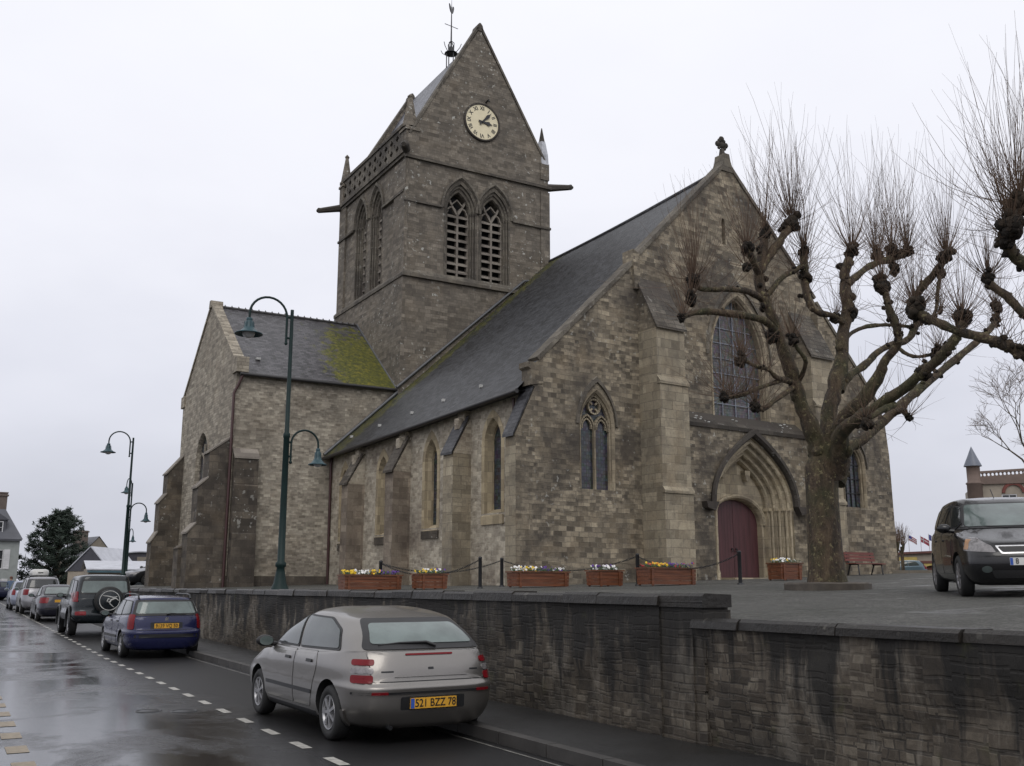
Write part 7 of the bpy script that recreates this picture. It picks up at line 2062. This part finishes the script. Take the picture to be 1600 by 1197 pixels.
# the fir
def fir(px, d, H, W2, label, seed):
    R = random.Random(seed); p = frame_at(px, d, 0.8)
    root = empty('fir_tree', p, 0, label, 'tree')
    t = MB(); t.tube([(0, 0, -1), (.05, 0, H * .4), (0, .05, H * .97)], [.28, .18, .04], 8)
    f = MB()
    z = .8
    for i in range(74):
        z = .6 + (H - .9) * (i / 74) ** .92; fr = 1 - z / H
        ln_ = W2 * (fr ** .62) * R.uniform(.55, 1.12) + .25
        q = i * 2.4 + R.uniform(-.4, .4); dv = V((cos(q), sin(q), .20 + .35 * (1 - fr)))
        tip = V((0, 0, z)) + dv * ln_
        t.tube([(0, 0, z - .1), V((0, 0, z)) + dv * ln_ * .5 - V((0, 0, .08)), tip], [.05, .035, .012], 4)
        nclump = int(7 + ln_ * 5)
        for j in range(nclump):
            g = R.uniform(.28, 1.05); c = V((0, 0, z)) + dv * ln_ * g + V((R.gauss(0, .16), R.gauss(0, .16), R.gauss(.03, .1)))
            rr_ = R.uniform(.22, .42)
            for s_ in range(15):
                a = V((R.gauss(0, 1), R.gauss(0, 1), R.gauss(.5, .7))).normalized(); o = a.orthogonal().normalized() * R.uniform(.03, .055)
                b0 = c + V((R.gauss(0, .09), R.gauss(0, .09), R.gauss(0, .07)))
                e_ = b0 + a * rr_
                f.add([b0 - o, b0 + o, e_ + o * .35, e_ - o * .35], [(0, 1, 2, 3)])
    t.build('trunk', M['bark'], root, uv=False)
    M['needles'] = plain('needles', (.017, .03, .019), .7, var=.5, sc=2.5)
    f.build('crown', M['needles'], root, uv=False)
fir(88, 100, 8.2, 3.9, 'dark bushy fir standing beyond the parked cars', 4)
def shrub(px, d, r, h, label, seed, zg):
    R = random.Random(seed); p = frame_at(px, d, zg); f = MB()
    for i in range(900):
        q = R.uniform(0, 2 * pi); e = R.random() ** .5
        c = V((cos(q) * r * e, sin(q) * r * e, h * R.random() * (1 - .5 * e)))
        a = V((R.gauss(0, 1), R.gauss(0, 1), R.gauss(0, 1))).normalized() * .16; o = a.orthogonal().normalized() * .07
        f.quad(c - a, c + o, c + a, c - o)
    root = empty('bush', p, 0, label, 'bush')
    f.build('foliage', M['needles'], root, uv=False)
    t = MB(); t.tube([(0, 0, -.5), (0, 0, h * .6)], .08, 6); t.build('stem', M['bark'], root, uv=False)
shrub(34, 99, 1.6, 3.6, 'dark evergreen bush between the grey house and the fir', 8, .8)
shrub(123, 108, 1.4, 5.0, 'evergreen bush against the stone gabled house', 9, .6)

# bare winter tree and little pollards at the far side of the square
def bare_tree(px, d, H, label, seed, spread=.62, group=None, levels=6, name='winter_tree', r0=.3):
    R = random.Random(seed); p = frame_at(px, d)
    root = empty(name, p, 0, label, 'tree', group)
    b = MB(); tw = MB()
    def grow(p, dv, L, r, lv):
        mid = p + dv * L * .5 + V((R.gauss(0, .06), R.gauss(0, .06), 0)) * L; e = p + dv * L
        (b if lv > 3 else tw).tube([p, mid, e], [r, r * .85, r * .68], 6 if lv > 3 else 3, 0, False)
        if lv == 0: return
        for i in range(2 if lv > 4 else 3):
            nv = (dv + V((R.gauss(0, spread), R.gauss(0, spread), R.gauss(.12, spread * .6)))).normalized()
            grow(e if i < 2 else mid, nv, L * R.uniform(.68, .86), max(.012, r * R.uniform(.5, .68)), lv - 1)
    grow(V((0, 0, -.3)), V((0, 0, 1)), H * .26, r0, levels)
    t = b.build('trunk', M['bark'], root, uv=False); tw.build('crown', M['twig'], root, uv=False)
bare_tree(1636, 80, 16.0, 'bare winter tree rising behind the turreted building', 21, .55, None, 8, r0=.32)
for px, d, h, s_, lb in ((1404, 70, 3.3, 3, 'small bare pollard left of the cafe, the one nearer the church wall'), (1412, 74, 3.5, 6, 'small bare pollard touching the yellow end of the cafe')):
    R = random.Random(s_); p = frame_at(px, d); root = empty('pollard', p, 0, lb, 'tree', 'little pollards by the cafe')
    b = MB(); b.tube([(0, 0, -.3), (0, 0, 1.6), (.05, 0, 2.1)], [.14, .11, .13], 8)
    for q in (0, 2.1, 4.2): b.tube([(0, 0, 1.5), (.22 * cos(q), .22 * sin(q), 1.9), (.3 * cos(q), .3 * sin(q), 2.3)], [.07, .06, .08], 6)
    b.build('trunk', M['bark'], root, uv=False)
    t = MB()
    for i in range(70):
        q = R.uniform(0, 2 * pi); o = R.choice([(0, 0), (.3, 0), (-.15, .26), (-.15, -.26)])
        dv = V((R.gauss(0, .3), R.gauss(0, .3), 1)).normalized(); s0 = V((o[0], o[1], 2.2))
        t.tube([s0, s0 + dv * .6, s0 + dv * 1.2 * R.uniform(.7, 1.2) + V((0, 0, .1))], [.012, .01, .006], 3, 0, False)
    t.build('crown', M['twig'], root, uv=False)
# cafe with yellow arch
d = 88; p = frame_at(1405, d); p.z = 2.1
rz = facing(p) - radians(4)
root = empty('cafe', p, rz, 'low cafe with a yellow arch over a red entrance', 'cafe'); root.scale = (.76, .76, .74)
x1 = 9.5
ar = arch(3.45, 1.0, -.3, .75, 1.75, 8); ar2 = arch(7.0, 1.0, -.3, .75, 1.75, 8)
b = MB(); wallface(b, [(0, -1), (0, 3.15), (x1, 3.5), (x1, -1)], 0, [ar, ar2, rect(.6, 1.3, .2, 1.5)], thick=.3)
b.quad((0, 0, -1), (0, 6, -1), (0, 6, 3.15), (0, 0, 3.15)); b.build('wall', M['beige'], root)
b = MB(); b.add([(-.2, -.3, 3.05), (x1, -.3, 3.4), (x1, 4, 3.75), (-.2, 4, 3.45), (-.2, -.3, 3.3), (x1, -.3, 3.62)], [(4, 5, 2, 3), (0, 1, 5, 4)]); b.build('roof', M['brownpaint'], root)
b = MB(); b.box(2.2, x1, -.12, -.002, 2.0, 2.3); b.build('fascia', M['brownpaint'], root)
b = MB(); b.box(.15, 2.05, -.06, -.004, 1.65, 2.75); b.build('sign_panel', M['yellowpaint'], root)
for c in (3.45, 7.0):
    b = MB(); loft(b, [(arch(c, h, -.3, .75, .75 + h, 8), dd) for h, dd in ((1.02, -.005), (1.02, -.08), (1.5, -.08), (1.52, -.004))], lambda a, z, dd: V((a, dd, z))); b.build('arch_band', M['yellowpaint'], root)
    b = MB(); fill(b, arch(c, 1.0, -.3, .75, 1.75, 8), lambda a, z, dd: V((a, dd, z)), .28); dr = b.build('entrance', M['brownpaint'], root)
    b = MB(); b.box(c - .42, c + .3, .2, .26, .25, 1.15); b.build('pane', M['f_wh'], dr)
win(root, .6, 1.3, .2, 1.5, 0, False)
b = MB(); b.box(4.1, 5.4, 1.5, 2.6, 3.3, 4.35); b.box(4.0, 5.5, 1.4, 2.7, 4.1, 4.25); b.build('chimney', M['brownpaint'], root)
for i, (px, yt, kind, lb) in enumerate(((1424, 836, 0, 'flag with blue canton and red stripes above the cafe'), (1443, 838, 1, 'red flag with pale cross above the cafe chimney'), (1456, 835, 2, 'blue, white and red tricolour above the cafe'))):
    dd_ = 93; p = frame_at(px, dd_); top = at(px, yt, dd_)
    root = empty('flag', (p.x, p.y, p.z), facing(p), lb, 'flag', 'flags flying over the cafe')
    h = top.z - p.z
    b = MB(); b.tube([(0, 0, 0), (0, 0, h + .05)], .03, 6); b.build('flagpole', M['shutter'], root)
    b = MB(); nx, nz = 10, 6
    fw_, fh_ = .82, .52
    vs = [V((fw_ * i_ / nx * .85, .08 * sin(i_ * .9), h - fh_ * j / nz - .42 * (i_ / nx) ** 1.2)) for j in range(nz + 1) for i_ in range(nx + 1)]
    for j in range(nz):
        for i_ in range(nx):
            if kind == 0: m_ = 0 if (i_ < 4 and j < 3) else (2 if j % 2 == 0 else 1)
            elif kind == 1: m_ = 1 if (j in (2, 3) and False) or i_ in (3,) or j == 2 else 2
            else: m_ = 0 if i_ < 3 else (1 if i_ < 7 else 2)
            o = j * (nx + 1) + i_; b.add([vs[o], vs[o + 1], vs[o + nx + 2], vs[o + nx + 1]], [(0, 1, 2, 3)], m_)
    b.build('cloth', [M['f_blue'], M['f_wh'], M['f_rd']], root)
# low wall round the square
a0, a1 = at(1340, 903, 45), at(1475, 903, 43)
b = MB(); a0.z = a1.z = 0
dv = (a1 - a0).normalized(); nv = V((-dv.y, dv.x, 0)); L = (a1 - a0).length + 14
zg = ter(a0.x, a0.y)
for i in range(int(L / 1.1)):
    q0, q1 = a0 + dv * (i * 1.1), a0 + dv * (i * 1.1 + 1.085)
    b.add([q0 + V((0, 0, zg - .3)), q1 + V((0, 0, zg - .3)), q1 + V((0, 0, zg + .14)), q0 + V((0, 0, zg + .14)), q0 + nv * .4 + V((0, 0, zg + .14)), q1 + nv * .4 + V((0, 0, zg + .14))], [(0, 1, 2, 3), (3, 2, 5, 4)])
tag(b.build('low_wall', M['stone_far']), 'low stone kerb wall along the far edge of the square', 'wall')
# turreted building
d = 72; p = frame_at(1525, d); k = mpp(d)
root = empty('turreted_building', p, facing(p) + radians(6), 'old building with a pointed round turret and pierced parapet', 'building')
zt = 1.67 + (916 - 727) * k - p.z
b = MB(); b.lathe([(.52, 0), (.52, zt - 1.35), (.58, zt - 1.3), (.58, zt - 1.22), (.46, zt - 1.15), (.46, zt), (.5, zt + .02)], 20, Matrix.Translation((.5, .5, 0)))
tu = b.build('turret', M['turret'], root)
b = MB(); b.lathe([(.62, zt - .02), (.6, zt + .06), (.3, zt + .75), (.06, zt + 1.32), (0, zt + 1.45)], 20, Matrix.Translation((.5, .5, 0))); b.build('cone_roof', M['leadcone'], tu)
b = MB(); zp = zt - .9
up_ = lambda x: .035 * (x - .9)
F = lambda a, z, dd: V((a, dd, z))
b.prism([(.9, zp - .3), (11, zp - .3), (11, zp + .12 + up_(11)), (.9, zp + .12)], .3, .5, F)
for i in range(38):
    x = 1.0 + i * .265; z = zp + .12 + up_(x)
    b.prism([(x, z - .01), (x + .17, z - .01), (x + .12, z + .1), (x + .17, z + .22), (x, z + .22), (x + .05, z + .1)], .33, .47, F)
b.prism([(.9, zp + .33), (11, zp + .33 + up_(11)), (11, zp + .5 + up_(11)), (.9, zp + .5)], .29, .51, F)
b.box(.9, 11, .25, .55, zp - .45, zp - .302); b.build('parapet', M['turret'], root)
b = MB(); hs = [rect(2.2, 3.2, zp - 2.6, zp - 1.2), rect(5, 6, zp - 2.6, zp - 1.2), rect(8, 9, zp - 2.6, zp - 1.2)]
wallface(b, rect(.6, 11, -1, zp - .44), .4, hs); b.quad((.6, .4, -1), (.6, 8, -1), (.6, 8, zp - .44), (.6, .4, zp - .44)); b.build('wall', M['beige'], root)
for h in hs: win(root, h[0][0], h[2][0], h[0][1], h[1][1], .4)
b = MB(); F = lambda a, z, dd: V((a, dd, z))
loft(b, [(arch(3.0, h, zp - 1.1, zp - 1.1, zp - 1.1 + h, 6), dd) for h, dd in ((.55, .39), (.55, .3), (.75, .3), (.77, .395))], F); b.build('arch_band', M['rusty'], root)

# ---------------------------------------------------------------- the walker far down the street
def walker(x, y, z, rz, label):
    root = empty('person', (x, y, z), rz, label, 'person')
    J = [((0, 0, .95), .13), ((0, 0, 1.12), .125), ((0, .01, 1.38), .16), ((0, .01, 1.5), .06), ((0, .03, 1.60), .085), ((0, .03, 1.72), .075),
         ((.10, 0, .90), .09), ((.11, .12, .50), .062), ((.11, .05, .10), .045), ((.11, .17, .04), .04),
         ((-.10, 0, .90), .09), ((-.11, -.08, .50), .062), ((-.11, -.28, .13), .045), ((-.11, -.18, .05), .04),
         ((.20, .0, 1.42), .062), ((.25, -.08, 1.15), .048), ((.23, .05, .92), .036), ((.23, .09, .83), .035),
         ((-.20, .0, 1.42), .062), ((-.25, .05, 1.15), .048), ((-.22, .18, .96), .036), ((-.22, .23, .89), .035)]
    E = [(0, 1), (1, 2), (2, 3), (3, 4), (4, 5), (0, 6), (6, 7), (7, 8), (8, 9), (0, 10), (10, 11), (11, 12), (12, 13), (2, 14), (14, 15), (15, 16), (16, 17), (2, 18), (18, 19), (19, 20), (20, 21)]
    me = bpy.data.meshes.new('person'); me.from_pydata([j[0] for j in J], E, [])
    o = bpy.data.objects.new('body', me); COL.objects.link(o)
    o.modifiers.new('skin', 'SKIN'); s_ = o.modifiers.new('sub', 'SUBSURF'); s_.levels = 2; s_.render_levels = 2
    for i, (c, r) in enumerate(J): me.skin_vertices[0].data[i].radius = (r, r * .85); 
    me.skin_vertices[0].data[0].use_root = True
    dg = bpy.context.evaluated_depsgraph_get()
    m2 = bpy.data.meshes.new_from_object(o.evaluated_get(dg)); o.modifiers.clear(); o.data = m2
    skin, jac, tro = plain('skin', (.4, .24, .17), .6), plain('jacket', (.09, .13, .2), .8), plain('trousers', (.03, .035, .06), .8)
    for m_ in (skin, jac, tro): m2.materials.append(m_)
    for p_ in m2.polygons:
        c = p_.center; p_.use_smooth = True
        p_.material_index = 0 if c.z > 1.49 or (abs(c.x) > .19 and c.z < .92) else (1 if c.z > .90 else 2)
    o.parent = root
    h = MB(); h.ball((0, .01, 1.70), .115, 12, sz=1.0); h.ball((0, -.06, 1.62), .10, 10); h.build('hair', plain('hair', (.09, .03, .015), .7), root, uv=False)
    f = MB(); f.ball((0, .12, 1.64), .018, 6)
    for sx in (-.035, .035): f.ball((sx, .112, 1.67), .012, 6)
    f.build('face', skin, root, uv=False)
pp = at(16, 920, 77.5)
walker(pp.x, pp.y, road_z(pp.y), radians(170), 'person with auburn hair in a dull blue jacket walking far down the street')
